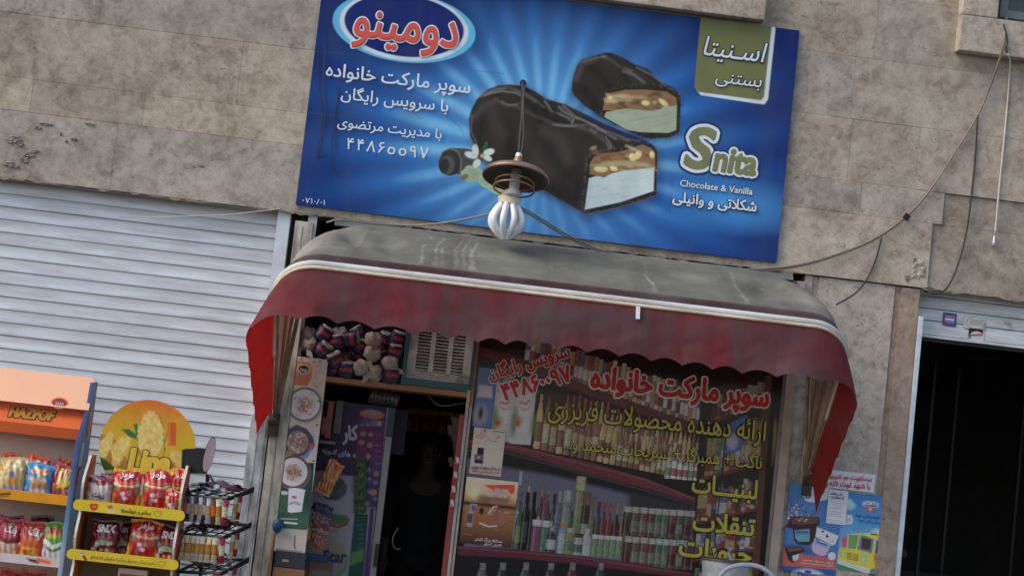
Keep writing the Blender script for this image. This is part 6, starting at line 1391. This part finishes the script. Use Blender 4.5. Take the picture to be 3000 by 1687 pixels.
# ------------------------------------------------------------------ black wire rack with chocolate bars
M_BLK = mat('black_painted_steel', (.012,.012,.013), .45, nscale=12, namt=.3)
r3 = thing('candy_rack', (-.8, -.5, 0), 'black wire rack of chocolate bars beside the grey metal door jamb', 'display rack')
def T3(*pp, r=.008): return MB().tube([Q('C', x, y, yy) for x, y, yy in pp], r, 8).build('frame_rod', M_BLK, r3)
hp_ = [Q('C', x, y, -.90) for x, y in ((1232,600),(1402,598),(1378,768),(1222,760))]; MB().prism(hp_, (0, .02, 0)).build('header_panel', M_BLK, r3)
for top, bot in (((1226,605),(1190,1449)),((1385,770),(1345,1449))):
    a = Q('C', *top, -.88); b = Q('C', *bot, -.88); MB().tube([(a.x,a.y,a.z),(b.x+(b.x-a.x)*.8,b.y,.0)], .011, 8).build('frame_rod', M_BLK, r3)
T3((1240,835,-.90),(1335,1080,-1.0),(1415,1330,-1.04)); T3((1395,775,-.90),(1450,870,-.95))
ov = MB(); oc = Q('C', 1392, 642, -.95); ov.lathe([(.05,0),(.05,.008)], oc, 26, 0, (.5,-.86,.05)); ov.lathe([(.047,.0081),(.047,.010)], oc, 26, 1, (.5,-.86,.05))
ov.v = [((x-oc.x)*.62+oc.x+(z-oc.z)*.25, y, (z-oc.z)*2.1+oc.z) for x, y, z in ov.v]; ov.build('oval_sign', [M_BLK, mat('pink_oval', KB(232,176,172,1.3), .5, nscale=10, namt=.2)], r3)
G3 = 'chocolate bars on the black wire rack'
def make_bar(name, body, band, w=.030, l=.125, t=.009):
    m = MB(); P = []
    for f_, wd, th in ((0,1,.1),(.09,1,.15),(.14,.92,1),(.86,.92,1),(.91,1,.15),(1,1,.1)):
        P.append([(x*w/2*wd, -th*t*(1-abs(x)**3*.8), (f_-.5)*l) for x in np.linspace(-1,1,7)])
    m.grid(P); m.grid([[(x, -y*.6+.0005, z) for x, y, z in row] for row in P])
    o = m.build(name, body, None, smooth=60, center=False)
    b = MB(); b.grid([[(x*w/2*.93, -t*(1-abs(x)**3*.8)-.0008, z*l) for x in np.linspace(-.98,.98,7)] for z in (-.18,.02,.22)]); b.build('printed_band', band, o, smooth=60)
    return o
def foil(n, c, r=.3): return mat(n, c, r, namt=.25, nscale=60, metal=.15)
BARS = dict(dark=make_bar('candy_bar', foil('dark_wrapper', KB(52,44,56)), foil('silver_print', KB(170,170,184))), silver=make_bar('candy_bar', foil('silver_wrapper', KB(176,178,190)), foil('navy_print', KB(44,44,70))),
    white=make_bar('candy_bar', foil('white_bar_wrapper', KB(190,186,186)), foil('gold_print', KB(206,150,90))), gold=make_bar('candy_bar', foil('gold_wrapper', KB(206,192,150)), foil('red_print', KB(190,130,50))), brown=make_bar('candy_bar', foil('brown_wrapper', KB(96,50,36)), foil('orange_print', KB(200,110,50))),
    cherry=make_bar('candy_bar', foil('cherry_wrapper', KB(140,30,50)), foil('cream_print', KB(206,180,150))))
fst = {}
def bar(kind, p, rot, label, s_=1.0):
    src = BARS[kind]; o = src if kind not in fst else copy_tree(src); fst[kind] = 1
    o.location = p; o.rotation_euler = rot; o.scale = (s_,)*3; tag(o, label, 'candy bar', G3)
trays = []
for i, (yl, yr_, yb) in enumerate(((905,935,876),(1165,1190,1110),(1418,1432,1342))):
    fl_, fr_ = Q('C', 1212-i*14, yl, -1.02), Q('C', 1512-i*22, yr_, -1.10); br_ = Q('C', 1682-i*16, yb, -.68); bl_ = fl_+(br_-fr_)
    t = MB()
    for a, b in ((fl_,fr_),(fr_,br_),(br_,bl_),(bl_,fl_)): t.tube([a, b], .0095, 8)
    for k in range(1, 4): t.tube([fl_.lerp(fr_, k/4), bl_.lerp(br_, k/4)], .004, 6)
    for k in range(1, 3): t.tube([fl_.lerp(bl_, k/3), fr_.lerp(br_, k/4)], .004, 6)
    t.prism([fr_+Vector((.004,0,-.012)), br_+Vector((.004,0,-.012)), br_+Vector((.004,0,.022)), fr_+Vector((.004,0,.004))], (.006,0,0))
    t.build('tray', M_BLK, r3); trays.append((fl_, fr_, br_, bl_))
rb_ = random.Random(12); LV = ['top', 'middle', 'bottom']
for i, (fl_, fr_, br_, bl_) in enumerate(trays):
    kinds = (['silver','silver','dark','silver','cherry'], ['dark','brown','brown','dark'], ['dark','silver','dark'])[i]
    for k in range((30, 28, 18)[i]):
        u, v = rb_.uniform(.12,.88), rb_.uniform(.1,.75); p = fl_.lerp(fr_, u).lerp(bl_.lerp(br_, u), v) + Vector((0,0,.020+.016*(k % 3)))
        kd = rb_.choice(kinds); nm = dict(silver='silver wrapped', dark='dark wrapped', cherry='cherry red', brown='brown wrapped')[kd]
        bar(kd, p, (PI/2+rb_.uniform(-.3,.3), rb_.uniform(-.3,.3), .45+rb_.uniform(-.6,.6)), '%s chocolate bar lying in the pile on the %s tray of the black rack' % (nm, LV[i]))
for i, row in enumerate(([('brown',.0),('brown',.12),('dark',.2),('white',.28),('dark',.37),('white',.46),('dark',.55),('white',.64),('brown',.75),('gold',.86),('cherry',1.0)], [('gold',.05),('gold',.19),('gold',.33),('white',.45),('gold',.56),('gold',.70),('gold',.84),('cherry',1.0)], [('gold',.8),('cherry',.95)])):
    fl_, fr_, br_, bl_ = trays[i]
    for kd, u in row:
        p = fl_.lerp(fr_, u) + Vector((0,-.014,-.075)); nm = dict(brown='brown', white='white', gold='gold', cherry='cherry red', dark='dark')[kd]
        bar(kd, p, (.06, rb_.uniform(-.08,.08)-.05, rb_.uniform(-.3,.3)), '%s chocolate bar hanging below the front rail of the %s tray' % (nm, LV[i]), 1.15)
    for kd, u in (('gold',.25),('cherry',.42)):
        p = fr_.lerp(br_, u) + Vector((.016,0,-.07)); bar(kd, p, (.0, .05, .9), '%s chocolate bar hanging under the side of the %s tray' % (dict(gold='gold', cherry='cherry red')[kd], LV[i]), 1.1)

# ------------------------------------------------------------------ inside the doorway
def KI(r, g, b, k=2.0): return tuple(min(.75, x) for x in L(r, g, b, k))
FY = .36
fx0, fx1 = -.42, Q('b5', 722, 165, FY).x; fz1 = Q('b5', 560, 142, FY).z
fg = thing('display_fridge', ((fx0+fx1)/2, FY+.3, 0), 'tall fridge wrapped in purple and white printed film just inside the shop door', 'fridge')
MB().box(fx0, fx1+.05, FY+.004, FY+.62, .02, fz1, 0, .006).build('cabinet', mat('teal_fridge_side', KI(24,44,50), .45, namt=.15), fg)
def p_fridge(c):
    c.a[:] = KI(104,100,106); c.poly([(100,100),(730,160),(650,700),(560,690),(360,680),(300,640),(160,650),(60,700)], KI(46,30,54), soft=3)
    c.poly([(60,690),(300,660),(450,700),(470,930),(400,1500),(-60,1500)], KI(112,108,112), soft=16); c.ell((310,780), 95, 85, KI(26,46,44), soft=4); c.ell((310,790), 110, 92, KI(100,96,100), soft=6, alpha=.25); c.poly([(230,830),(350,850),(345,870),(240,860)], KI(30,60,54), soft=6)
    c.poly([(280,975),(410,985),(420,1015),(380,1060),(280,1050)], KI(56,84,46), soft=4); c.line([(285,1060),(340,1075),(400,1050),(420,1015)], 22, KI(110,50,40), soft=4); c.line([(285,1100),(325,1095)], 22, KI(120,90,84), soft=6)
    c.ell((315,1320), 95, 130, KI(106,100,96), soft=14); c.ell((330,1250), 80, 60, KI(110,106,70), soft=20, alpha=.6); c.line([(330,1440),(390,1400),(410,1300)], 22, KI(70,100,60), soft=10)
    c.poly([(465,970),(568,975),(530,1500),(410,1500)], KI(24,52,46), soft=3); c.poly([(440,1270),(540,1235),(530,1330),(425,1370)], KI(62,92,50), soft=4)
    for k in range(7): c.line([(490,1060+k*35),(530,1055+k*35)], 6, KI(70,100,84), soft=3, alpha=.6)
    c.poly([(585,930),(612,930),(570,1500),(530,1500)], KI(62,34,80), soft=2); c.poly([(612,930),(632,930),(600,1500),(568,1500)], KI(100,96,96), soft=2)
    c.poly([(500,190),(690,210),(700,330),(640,920),(570,920),(470,560),(490,330)], KI(74,32,66), soft=3); c.poly([(480,550),(670,600),(645,920),(580,915),(470,800)], KI(50,44,72), soft=40)
    c.ell((600,215), 92, 34, KI(140,84,44), soft=3); c.ell((600,205), 60, 18, KI(120,90,120), soft=5); c.ell((595,280), 85, 30, KI(50,60,90), soft=6)
    for k in range(14): c.ell((520+rr.uniform(0,150), 265+rr.uniform(0,40)), 13, 10, KI(*rr.choice([(150,60,50),(70,100,60),(140,120,60),(60,80,130)])), soft=4)
    for x, y, q in ((530,365,22),(588,370,18),(518,430,20),(582,450,22),(570,535,20),(570,640,16),(630,670,20),(575,710,16),(625,735,18),(570,805,16),(610,810,26),(555,895,22),(622,860,14)):
        c.ell((x,y), q, q*.9, KI(*rr.choice([(130,110,120),(120,90,80),(110,90,120),(130,100,70)])), soft=5, alpha=.8)
    for y in (380,460,505,545,595,655): c.line([(620,y-10),(664,y-4)], 6, KI(120,90,120), soft=3, alpha=.7)
    c.line([(720,165),(640,925)], 10, KI(120,116,120), soft=2)
c = Canvas(fx0, fx1, .45, fz1-.004, FY, 170); c.crop = 'b5'; p_fridge(c); fpn = c.build('printed_film', M_PRINT, fg)
M_SPW = mat('white_fridge_ink', KI(130,126,134), .5); M_SPP = mat('purple_fridge_ink', KI(40,26,60), .5)
letter('lettering', 'کار', (372,410), (492,405), 'b5', FY-.001, M_SPW, fpn, bold=.06, sy=1.5); letter('lettering', 'ه های ادویه', (215,505), (472,545), 'b5', FY-.001, M_SPW, fpn, bold=.03, sy=1.0)
letter('lettering', 'Star', (222,1335), (402,1342), 'b5', FY-.001, M_SPP, fpn, bold=.05, sy=1.15)
dx0, dx1 = Q('b5', 705, 700, FY-.03).x, Q('b5', 748, 700, FY-.03).x
MB().box(fx1+.004, fx1+.045, FY-.03, FY+.004, .1, fz1-.19, 0, .004).build('door_edge', mat('white_door_edge', KI(104,100,98), .4, namt=.1), fg)
h0 = Q('b5', 630, 1290, FY-.04); MB().box(h0.x-.012, h0.x+.014, FY-.062, FY-.031, h0.z-.07, h0.z+.075, 0, .005).build('handle', M_BLACK, fg)
fc = Q('b5', 742, 390, FY+.02)
plain('purple_carton', MB().box(fx1+.03, fx1+.14, FY+.3, FY+.55, fz1-.3, fz1-.0, 0, .004), mat('dull_purple_carton', KI(40,30,50), .6), 'dull purple carton in the dark behind the fridge corner', 'carton')
# clear bag of bulbs on top of the fridge
sb = thing('plastic_bag', (.03, FY+.15, fz1), 'crumpled silvery plastic bag on top of the fridge', 'plastic bag')
m = MB()
for i in range(7):
    a = Q('b5', 620+i*30, 25+i*6, FY+.1); b = Q('b5', 580+i*32, 120+i*2, FY+.1); m.tube([a+Vector((0,0,.0)), a.lerp(b,.5)+Vector((0,-.012,0)), Vector((b.x,b.y,fz1+.012))], [.014,.026,.02], 8)
m.build('crumpled_film', mat('silvery_film', KI(90,86,84), .25, metal=.3, namt=.4, nscale=20), sb, smooth=True)
# packets hanging between board and fridge
def packet(name, crop, x0, y0, x1, y1, Y, cols, label, cat, group=None, rot=0.0, T=.02, seed=1):
    a = Q(crop, x0, y1, Y); b = Q(crop, x1, y0, Y); w, h = b.x-a.x, b.z-a.z
    def pp(c):
        r = random.Random(seed); c.a[:] = KI(*cols[0])
        for k in range(30): c.ell(uv(c,(r.random(),r.random()))[0], w*r.uniform(.05,.2), h*r.uniform(.03,.1), KI(*r.choice(cols)), soft=w*.03, rot=r.uniform(-.5,.5), alpha=.9)
    o = make_bag(name, w, h, T, pp, seed); o.location = ((a.x+b.x)/2, Y, a.z); o.rotation_euler = (0, rot, 0); return tag(o, label, cat, group)
packet('snack_packet', 'b5', 150, 560, 310, 815, .22, [(150,84,50),(140,110,50),(130,60,40),(150,120,80)], 'orange and yellow snack packet hanging beside the plate board', 'snack packet', rot=.35, seed=3)
for k in range(5): packet('green_sachet', 'b5', 462-k*2, 552+k*82, 572-k*3, 642+k*82, FY-.03, [(44,62,34),(36,50,30),(62,40,36),(60,84,44)], 'small green sachet in the hanging strip on the purple fridge film', 'sachet', 'green sachets hanging in a strip', seed=5+k, T=.012)
gp = [(120,905,300,960,(34,34,50)),(130,955,290,1015,(44,40,56)),(110,985,265,1080,(110,76,60)),(130,1060,280,1130,(120,84,66)),(110,1110,260,1180,(96,70,60)),(105,1150,240,1230,(110,60,50)),(170,1010,285,1060,(84,60,70))]
for k, (x0, y0, x1, y1, cl_) in enumerate(gp): packet('chip_packet', 'b5', x0, y0, x1, y1, .16-.015*k, [cl_, tuple(v*.6 for v in cl_), tuple(v*1.3 for v in cl_)], 'small snack packet in the stack hanging between the board and the fridge', 'snack packet', 'snack packets stacked beside the plate board', rot=.25, seed=20+k, T=.016)
for k, (x0, y0, x1, y1, cl_, nm) in enumerate(((205,240,258,370,(110,36,32),'small red box'),(235,120,310,395,(120,60,44),'orange striped packet'),(300,115,385,360,(60,70,44),'green striped packet'))):
    a = Q('b5', x0, y1, .2+.04*k); b = Q('b5', x1, y0, .2+.04*k); t = thing('hanging_carton', ((a.x+b.x)/2, .2+.04*k, a.z), nm+' standing on the little ledge left of the fridge top', 'carton')
    MB().box(a.x, b.x, .2+.04*k, .24+.04*k, a.z, b.z, 0, .003).build('box', mat(nm.replace(' ', '_'), KI(*cl_), .5, namt=.4, nscale=14, stretch=(6,1,.6)), t); MB().box(a.x+.004, b.x-.004, .199+.04*k, .1998+.04*k, a.z+(b.z-a.z)*.3, a.z+(b.z-a.z)*.55).build('printed_band', mat('dull_cream_band', KI(84,70,60), .6, namt=.3), t)
lg = MB(); a = Q('b5', 200, 412, .24); lg.box(a.x, a.x+.10, .17, .34, a.z-.02, a.z, 0, .003); plain('wall_ledge', lg, mat('white_ledge', KI(80,76,74), .6), 'short white ledge under the coloured cartons left of the fridge', 'ledge')
ob = Q('b5', 75, 1080, .10); t = thing('orange_carton', (ob.x+.03, .12, ob.z-.075), 'small orange carton poking out behind the plate board', 'carton'); MB().obox(Vector((ob.x+.025,.12,ob.z-.035)), Vector((.026,.004,.006)), Vector((0,.02,0)), Vector((-.008,0,.036)), 0, .002).build('box', mat('orange_carton_card', KI(150,92,40), .6, namt=.15), t)
# dark box, broom and cartons low beside the post
a = Q('b8', 150, 1395, -.02); b = Q('b8', 330, 1322, -.02); bx = thing('tool_box', ((a.x+b.x)/2, .0, a.z), 'dark grey tool box under the plate board', 'box'); MB().box(a.x, b.x, -.045, .1, a.z, b.z-.004, 0, .006).build('case', mat('dark_grey_plastic', KI(34,36,40), .5), bx); MB().box(a.x+.05, a.x+.09, -.05, -.0455, a.z+.035, a.z+.05).build('latch', mat('brass_latch', KI(130,110,60), .4), bx)
plain('wooden_stool', MB().box(a.x-.0, b.x, -.045, .12, 0.62, a.z-.002).box(a.x, a.x+.03, -.04, 0, 0, .62).box(b.x-.03, b.x, -.04, 0, 0, .62).box(a.x, a.x+.03, .08, .12, 0, .62).box(b.x-.03, b.x, .08, .12, 0, .62), M_WOOD, 'plain wooden stand under the dark tool box', 'stand')
br = thing('broom', (Q('b8', 150, 1449, -.06).x, -.06, 0), 'upturned blue broom leaning beside the grey door post', 'broom')
p = Q('b8', 172, 1178, -.06); MB().tube([(p.x-.06,-.06,0),(p.x-.012,-.06,p.z-.03)], .011, 8).build('handle', mat('wooden_broom_handle', KB(130,96,66), .6, namt=.2), br); m = MB(); m.lathe([(.008,-.05),(.026,-.03),(.034,.0),(.03,.03),(.014,.044)], p, 18, 0, (.1,-.35,1)); m.build('head', mat('blue_plastic', KB(30,84,130,.8), .5, namt=.15), br, smooth=True)
for k, (x0, y0, x1, y1, cl_, nm) in enumerate(((80,1290,260,1420,(36,54,84),'blue'),(100,1350,300,1500,(70,44,36),'brown'),(0,1330,120,1500,(50,30,28),'dark red'))):
    a = Q('b5', x0, y1, .2-.05*k); b = Q('b5', x1, y0, .2-.05*k); t = thing('floor_carton', ((a.x+b.x)/2, .22, 0), '%s carton stacked low in front of the fridge' % nm, 'carton'); MB().box(a.x, b.x, .2-.05*k, .245-.05*k, .02, b.z, 0, .004).build('box', mat(nm.replace(' ', '_')+'_carton', KI(*cl_), .6, namt=.25, nscale=9), t); MB().box(a.x+.01, b.x-.01, .1992-.05*k, .1998-.05*k, b.z-.09, b.z-.05).build('label_strip', mat('dull_cream_band', KI(84,70,60), .6), t)
# jars on the back shelf, sachets on the right jamb, wire loop
plain('jar_shelf', MB().box(-.1, 1.2, 1.9, 2.2, Q('b6', 500, 372, 1.9).z-.02, Q('b6', 500, 372, 1.9).z), mat('dark_shelf', KI(40,30,26), .7), 'dark shelf of jars at the back of the shop', 'shelf')
jr = thing('spice_jar', (0,0,0), 'orange lidded jar with dark red filling on the back shelf of the shop', 'jar', 'jars on the back shelf')
m = MB(); m.lathe([(.05,0),(.056,.01),(.058,.12),(.045,.14)], (0,0,0), 16); m.build('glass_body', mat('amber_jar', KI(100,56,34), .3, namt=.4, nscale=30), jr, smooth=40); m = MB(); m.lathe([(.05,.141),(.05,.175),(.04,.18)], (0,0,0), 16); m.build('lid', mat('orange_lid', KI(150,100,40), .4), jr, smooth=40)
zj = Q('b6', 500, 372, 1.9).z
for k in range(7):
    t = jr if k == 0 else copy_tree(jr); t.location = (Q('b6', 300+k*62, 350, 1.95).x, 1.95+(k % 2)*.02, zj)
for k, (x, y) in enumerate(((677,565),(662,675),(648,785),(637,890))):
    p = Q('b6', x, y, -.04); t = thing('lighter_card', p, 'small white packet clipped to the red door jamb', 'packet', 'white packets on the door jamb'); MB().obox(p, Vector((.011,0,.0)), Vector((0,.005,0)), Vector((-.004,0,.02)), 0, .003).build('packet_body', mat('white_packet', KI(130,122,116,2.4), .5, namt=.15), t); MB().obox(p+Vector((-.004,-.0062,-.018)), Vector((.009,0,0)), Vector((0,.0008,0)), Vector((0,0,.006)), 0).build('printed_band', mat('pink_band', KI(140,60,70,2.4), .5), t)
q = spline([Q('b6', x, y, .25) for x, y in ((425,45),(470,95),(520,140),(580,152),(650,142),(735,130))]); plain('loose_wire', MB().tube(q, .004, 6), M_CABLE, 'loose pale wire looping under the wooden shelf in the doorway', 'wire', smooth=True)
q = spline([Q('b6', x, y, .3) for x, y in ((225,1080),(190,1140),(185,1200),(205,1238),(245,1240))]); plain('hose_loop', MB().tube(q, .005, 6), mat('dim_white_hose', KI(70,66,60), .6), 'thin pale cord hanging low in the dark doorway', 'cord', smooth=True)
tw = MB(); rt = random.Random(8)
for k in range(16):
    x = rt.uniform(.0,1); p = Q('b6', 640+60*x+rt.uniform(-30,20), 250+rt.uniform(0,330), .3+.05*k/16); tw.obox(p, Vector((.016,0,.004)), Vector((0,.004,0)), Vector((-.01,0,.03)), 0)
tag(tw.build('hanging_sachets', mat('dim_mixed_sachets', KI(70,50,44), .5, namt=.5, nscale=18)), 'dim cluster of brown sachets hanging inside the right door jamb', 'sachets', kind='stuff')
# ------------------------------------------------------------------ the person in the doorway
def skin_body(name, pts, edges, m, parent, sub=2, root=0):
    me = bpy.data.meshes.new(name); me.from_pydata([p[0] for p in pts], edges, []); o = bpy.data.objects.new(name, me); COL.objects.link(o)
    md = o.modifiers.new('skin', 'SKIN'); me.skin_vertices[0]
    for i, p in enumerate(pts):
        r = p[1]; me.skin_vertices[0].data[i].radius = r if isinstance(r, tuple) else (r, r); me.skin_vertices[0].data[i].use_root = (i == root)
    md.use_smooth_shade = True; s_ = o.modifiers.new('sub', 'SUBSURF'); s_.levels = s_.render_levels = sub
    bpy.context.view_layer.update(); ev = o.evaluated_get(bpy.context.evaluated_depsgraph_get()); nm = bpy.data.meshes.new_from_object(ev); bpy.data.objects.remove(o)
    nm.materials.clear(); nm.materials.append(m); o = bpy.data.objects.new(name, nm); COL.objects.link(o); o.parent = parent
    return o
PX = Q('U', 1075, 1160, 1.5).x
pe = thing('person', (PX, 1.5, .02), 'person in dark clothes standing in the shadow of the shop doorway', 'person')
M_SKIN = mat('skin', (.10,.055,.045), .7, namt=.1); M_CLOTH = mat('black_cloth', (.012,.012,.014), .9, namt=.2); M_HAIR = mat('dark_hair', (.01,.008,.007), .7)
bp = [((0,0,.90),(.15,.11)),((0,0,1.08),(.14,.10)),((0,0,1.26),(.165,.11)),((0,.0,1.36),(.10,.08)),((0,-.01,1.43),(.055,.055)),((0,-.025,1.50),(.07,.085)),((0,-.02,1.58),(.078,.095)),((0,-.015,1.64),(.06,.075)),
  ((.19,0,1.33),.058),((.245,.01,1.08),.045),((.235,-.06,.86),.034),((-.19,0,1.33),.058),((-.245,.01,1.08),.045),((-.235,-.06,.86),.034),((.09,0,.82),.09),((.10,-.01,.48),.06),((.10,.02,.10),.042),((.11,-.10,.035),.035),((-.09,0,.82),.09),((-.10,-.01,.48),.06),((-.10,.02,.10),.042),((-.11,-.10,.035),.035)]
be_ = [(0,1),(1,2),(2,3),(3,4),(4,5),(5,6),(6,7),(2,8),(8,9),(9,10),(2,11),(11,12),(12,13),(0,14),(14,15),(15,16),(16,17),(0,18),(18,19),(19,20),(20,21)]
for sx in (1, -1):
    w0 = len(bp); wr = 10 if sx > 0 else 13; bp.append(((sx*.232,-.085,.79),(.030,.02))); be_.append((wr, w0))
    for dx, ln in ((-.022,.075),(-.007,.085),(.008,.08),(.022,.062)):
        i = len(bp); bp += [((sx*.232+dx,-.095,.755),.0085),((sx*.232+dx,-.10,.755-ln*.5),.008),((sx*.232+dx,-.09,.755-ln),.0065)]; be_ += [(w0,i),(i,i+1),(i+1,i+2)]
    i = len(bp); bp += [((sx*.205,-.11,.785),.010),((sx*.198,-.125,.745),.008)]; be_ += [(w0,i),(i,i+1)]
body = skin_body('body', bp, be_, M_SKIN, pe)
jk = [(bp[i][0], tuple(v*1.16+.006 for v in (bp[i][1] if isinstance(bp[i][1], tuple) else (bp[i][1],)*2))) for i in (0,1,2,8,9,11,12)]
jk += [((.237,-.045,.91),(.045,.045)),((-.237,-.045,.91),(.045,.045)),((0,-.004,1.42),(.07,.07)),((0,0,.78),(.185,.14))]
skin_body('jacket', jk, [(0,1),(1,2),(2,3),(3,4),(2,5),(5,6),(4,7),(6,8),(2,9),(0,10)], M_CLOTH, pe)
tj = [(bp[0][0],(.165,.125))]+[(bp[i][0], (bp[i][1]*1.14+.006,)*2) for i in (14,15,16,18,19,20)]; skin_body('trousers', tj, [(0,1),(1,2),(2,3),(0,4),(4,5),(5,6)], M_CLOTH, pe)
m = MB(); o_ = Vector((PX,1.5,.02)); hc = o_+Vector((0,-.0,1.60))
m.lathe([(.084,-.01),(.088,.02),(.082,.06),(.06,.09),(.02,.105)], hc+Vector((0,.014,0)), 20, 0, (0,.25,1)); m.build('hair', M_HAIR, pe, smooth=True)
m = MB(); fz = o_+Vector((0,-.118,1.545)); m.add([fz+Vector((0,-.022,-.018)), fz+Vector((-.016,.012,-.024)), fz+Vector((.016,.012,-.024)), fz+Vector((0,.012,.03))], [(0,1,3),(0,3,2),(0,2,1)]); m.build('nose', M_SKIN, pe, smooth=True)
for sx in (-1, 1): m = MB(); m.lathe([(.002,-.010),(.009,-.006),(.011,0),(.009,.006),(.002,.01)], fz+Vector((sx*.03,.022,.022)), 10, 0, (1,0,0)); m.build('eye', mat('dark_eye', (.03,.025,.022), .4), pe, smooth=True); m = MB(); m.lathe([(.004,-.012),(.018,-.006),(.02,.004),(.006,.012)], fz+Vector((sx*.082,.10,.005)), 10, 0, (1,0,0)); m.build('ear', M_SKIN, pe, smooth=True)
MB().obox(fz+Vector((0,.012,-.052)), Vector((.022,0,0)), Vector((0,.008,0)), Vector((0,0,.005)), 0, .002).build('mouth', mat('lips', (.22,.08,.07), .5), pe)

# ------------------------------------------------------------------ white pot and tubular chair at the bottom right
PYc = -.38
pa, pb_ = Q('a6', 690, 560, PYc), Q('a6', 1440, 640, PYc); pw = Q('a6', 1655, 640, PYc)
cx_p = (pa.x+pw.x)/2-.012; pr_ = (pw.x-pa.x)/2-.008; zt = (pa.z+pw.z)/2
pt = thing('enamel_pot', (cx_p, PYc, zt-.24), 'white enamel bucket with a wire handle in front of the shop window', 'bucket')
m = MB(); m.lathe([(pr_*.80,-.235),(pr_*.82,-.24),(pr_*.97,0),(pr_*.93,0),(pr_*.78,-.23)], (cx_p,PYc,zt), 36); m.build('pail', mat('white_enamel', KB(176,178,184), .3, namt=.08, dirt=(.1,.1,.1), dirt_amt=.4, dirt_scale=14), pt, smooth=40)
m = MB(); m.lathe([(pr_*.955,-.004),(pr_*1.0,-.004),(pr_*1.0,.012),(pr_*.955,.012)], (cx_p,PYc,zt), 36); m.build('rim', mat('olive_rim', KB(74,74,62), .5), pt, smooth=40)
hq2 = [Q('a6', x, y, PYc-.02) for x, y in ((880,560),(930,440),(1000,385),(1090,358),(1170,395),(1250,490),(1310,640))]; m = MB(); m.tube(spline(hq2), .0045, 8); m.build('wire_handle', M_BLK, pt, smooth=True)
g0, g1 = Q('a6', 1165, 430, PYc-.03), Q('a6', 1290, 640, PYc-.03); m = MB(); m.tube([g0, g1], .014, 10); m.build('handle_grip', mat('white_grip', KB(150,146,146), .5), pt, smooth=40)
plain('wooden_crate', MB().box(cx_p-.2, cx_p+.2, PYc-.18, PYc+.18, 0, zt-.245, 0, .006), M_WOOD, 'plain wooden crate carrying the white bucket before the window', 'crate')
CYc = -.62
hpts = [Q('a6', x, y, CYc) for x, y in ((990,960),(1045,850),(1130,765),(1250,705),(1400,672),(1530,666),(1680,680),(1800,718),(1920,785),(2000,850),(2050,915))]
ch = thing('tubular_chair', (hpts[5].x, CYc+.05, 0), 'grey metal tube chair whose rounded back rises before the white bucket', 'chair')
l_, r_ = hpts[0], hpts[-1]; l2 = Vector((l_.x-.03, CYc, .5)); r2v = Vector((r_.x+.03, CYc, .5))
m = MB(); m.tube([Vector((l2.x,CYc-.02,0)), l2, l_.lerp(l2,.4)] + spline(hpts) + [r_.lerp(r2v,.4), r2v, Vector((r2v.x,CYc-.02,0))], .0145, 10); m.build('back_frame', mat('grey_painted_tube', KB(160,166,176), .4, namt=.12, nscale=30, dirt=(.1,.1,.1), dirt_amt=.4, dirt_scale=9), ch, smooth=True)
MB().box(l2.x+.01, r2v.x-.01, CYc-.40, CYc+.01, .44, .47, 0, .01).build('seat', M_BLK, ch)
for x in (l2.x, r2v.x): MB().tube([(x, CYc-.38, 0), (x, CYc-.38, .44)], .0145, 10).build('leg', MATS['grey_painted_tube'], ch, smooth=True)
bpy.data.objects.remove(_tobj)
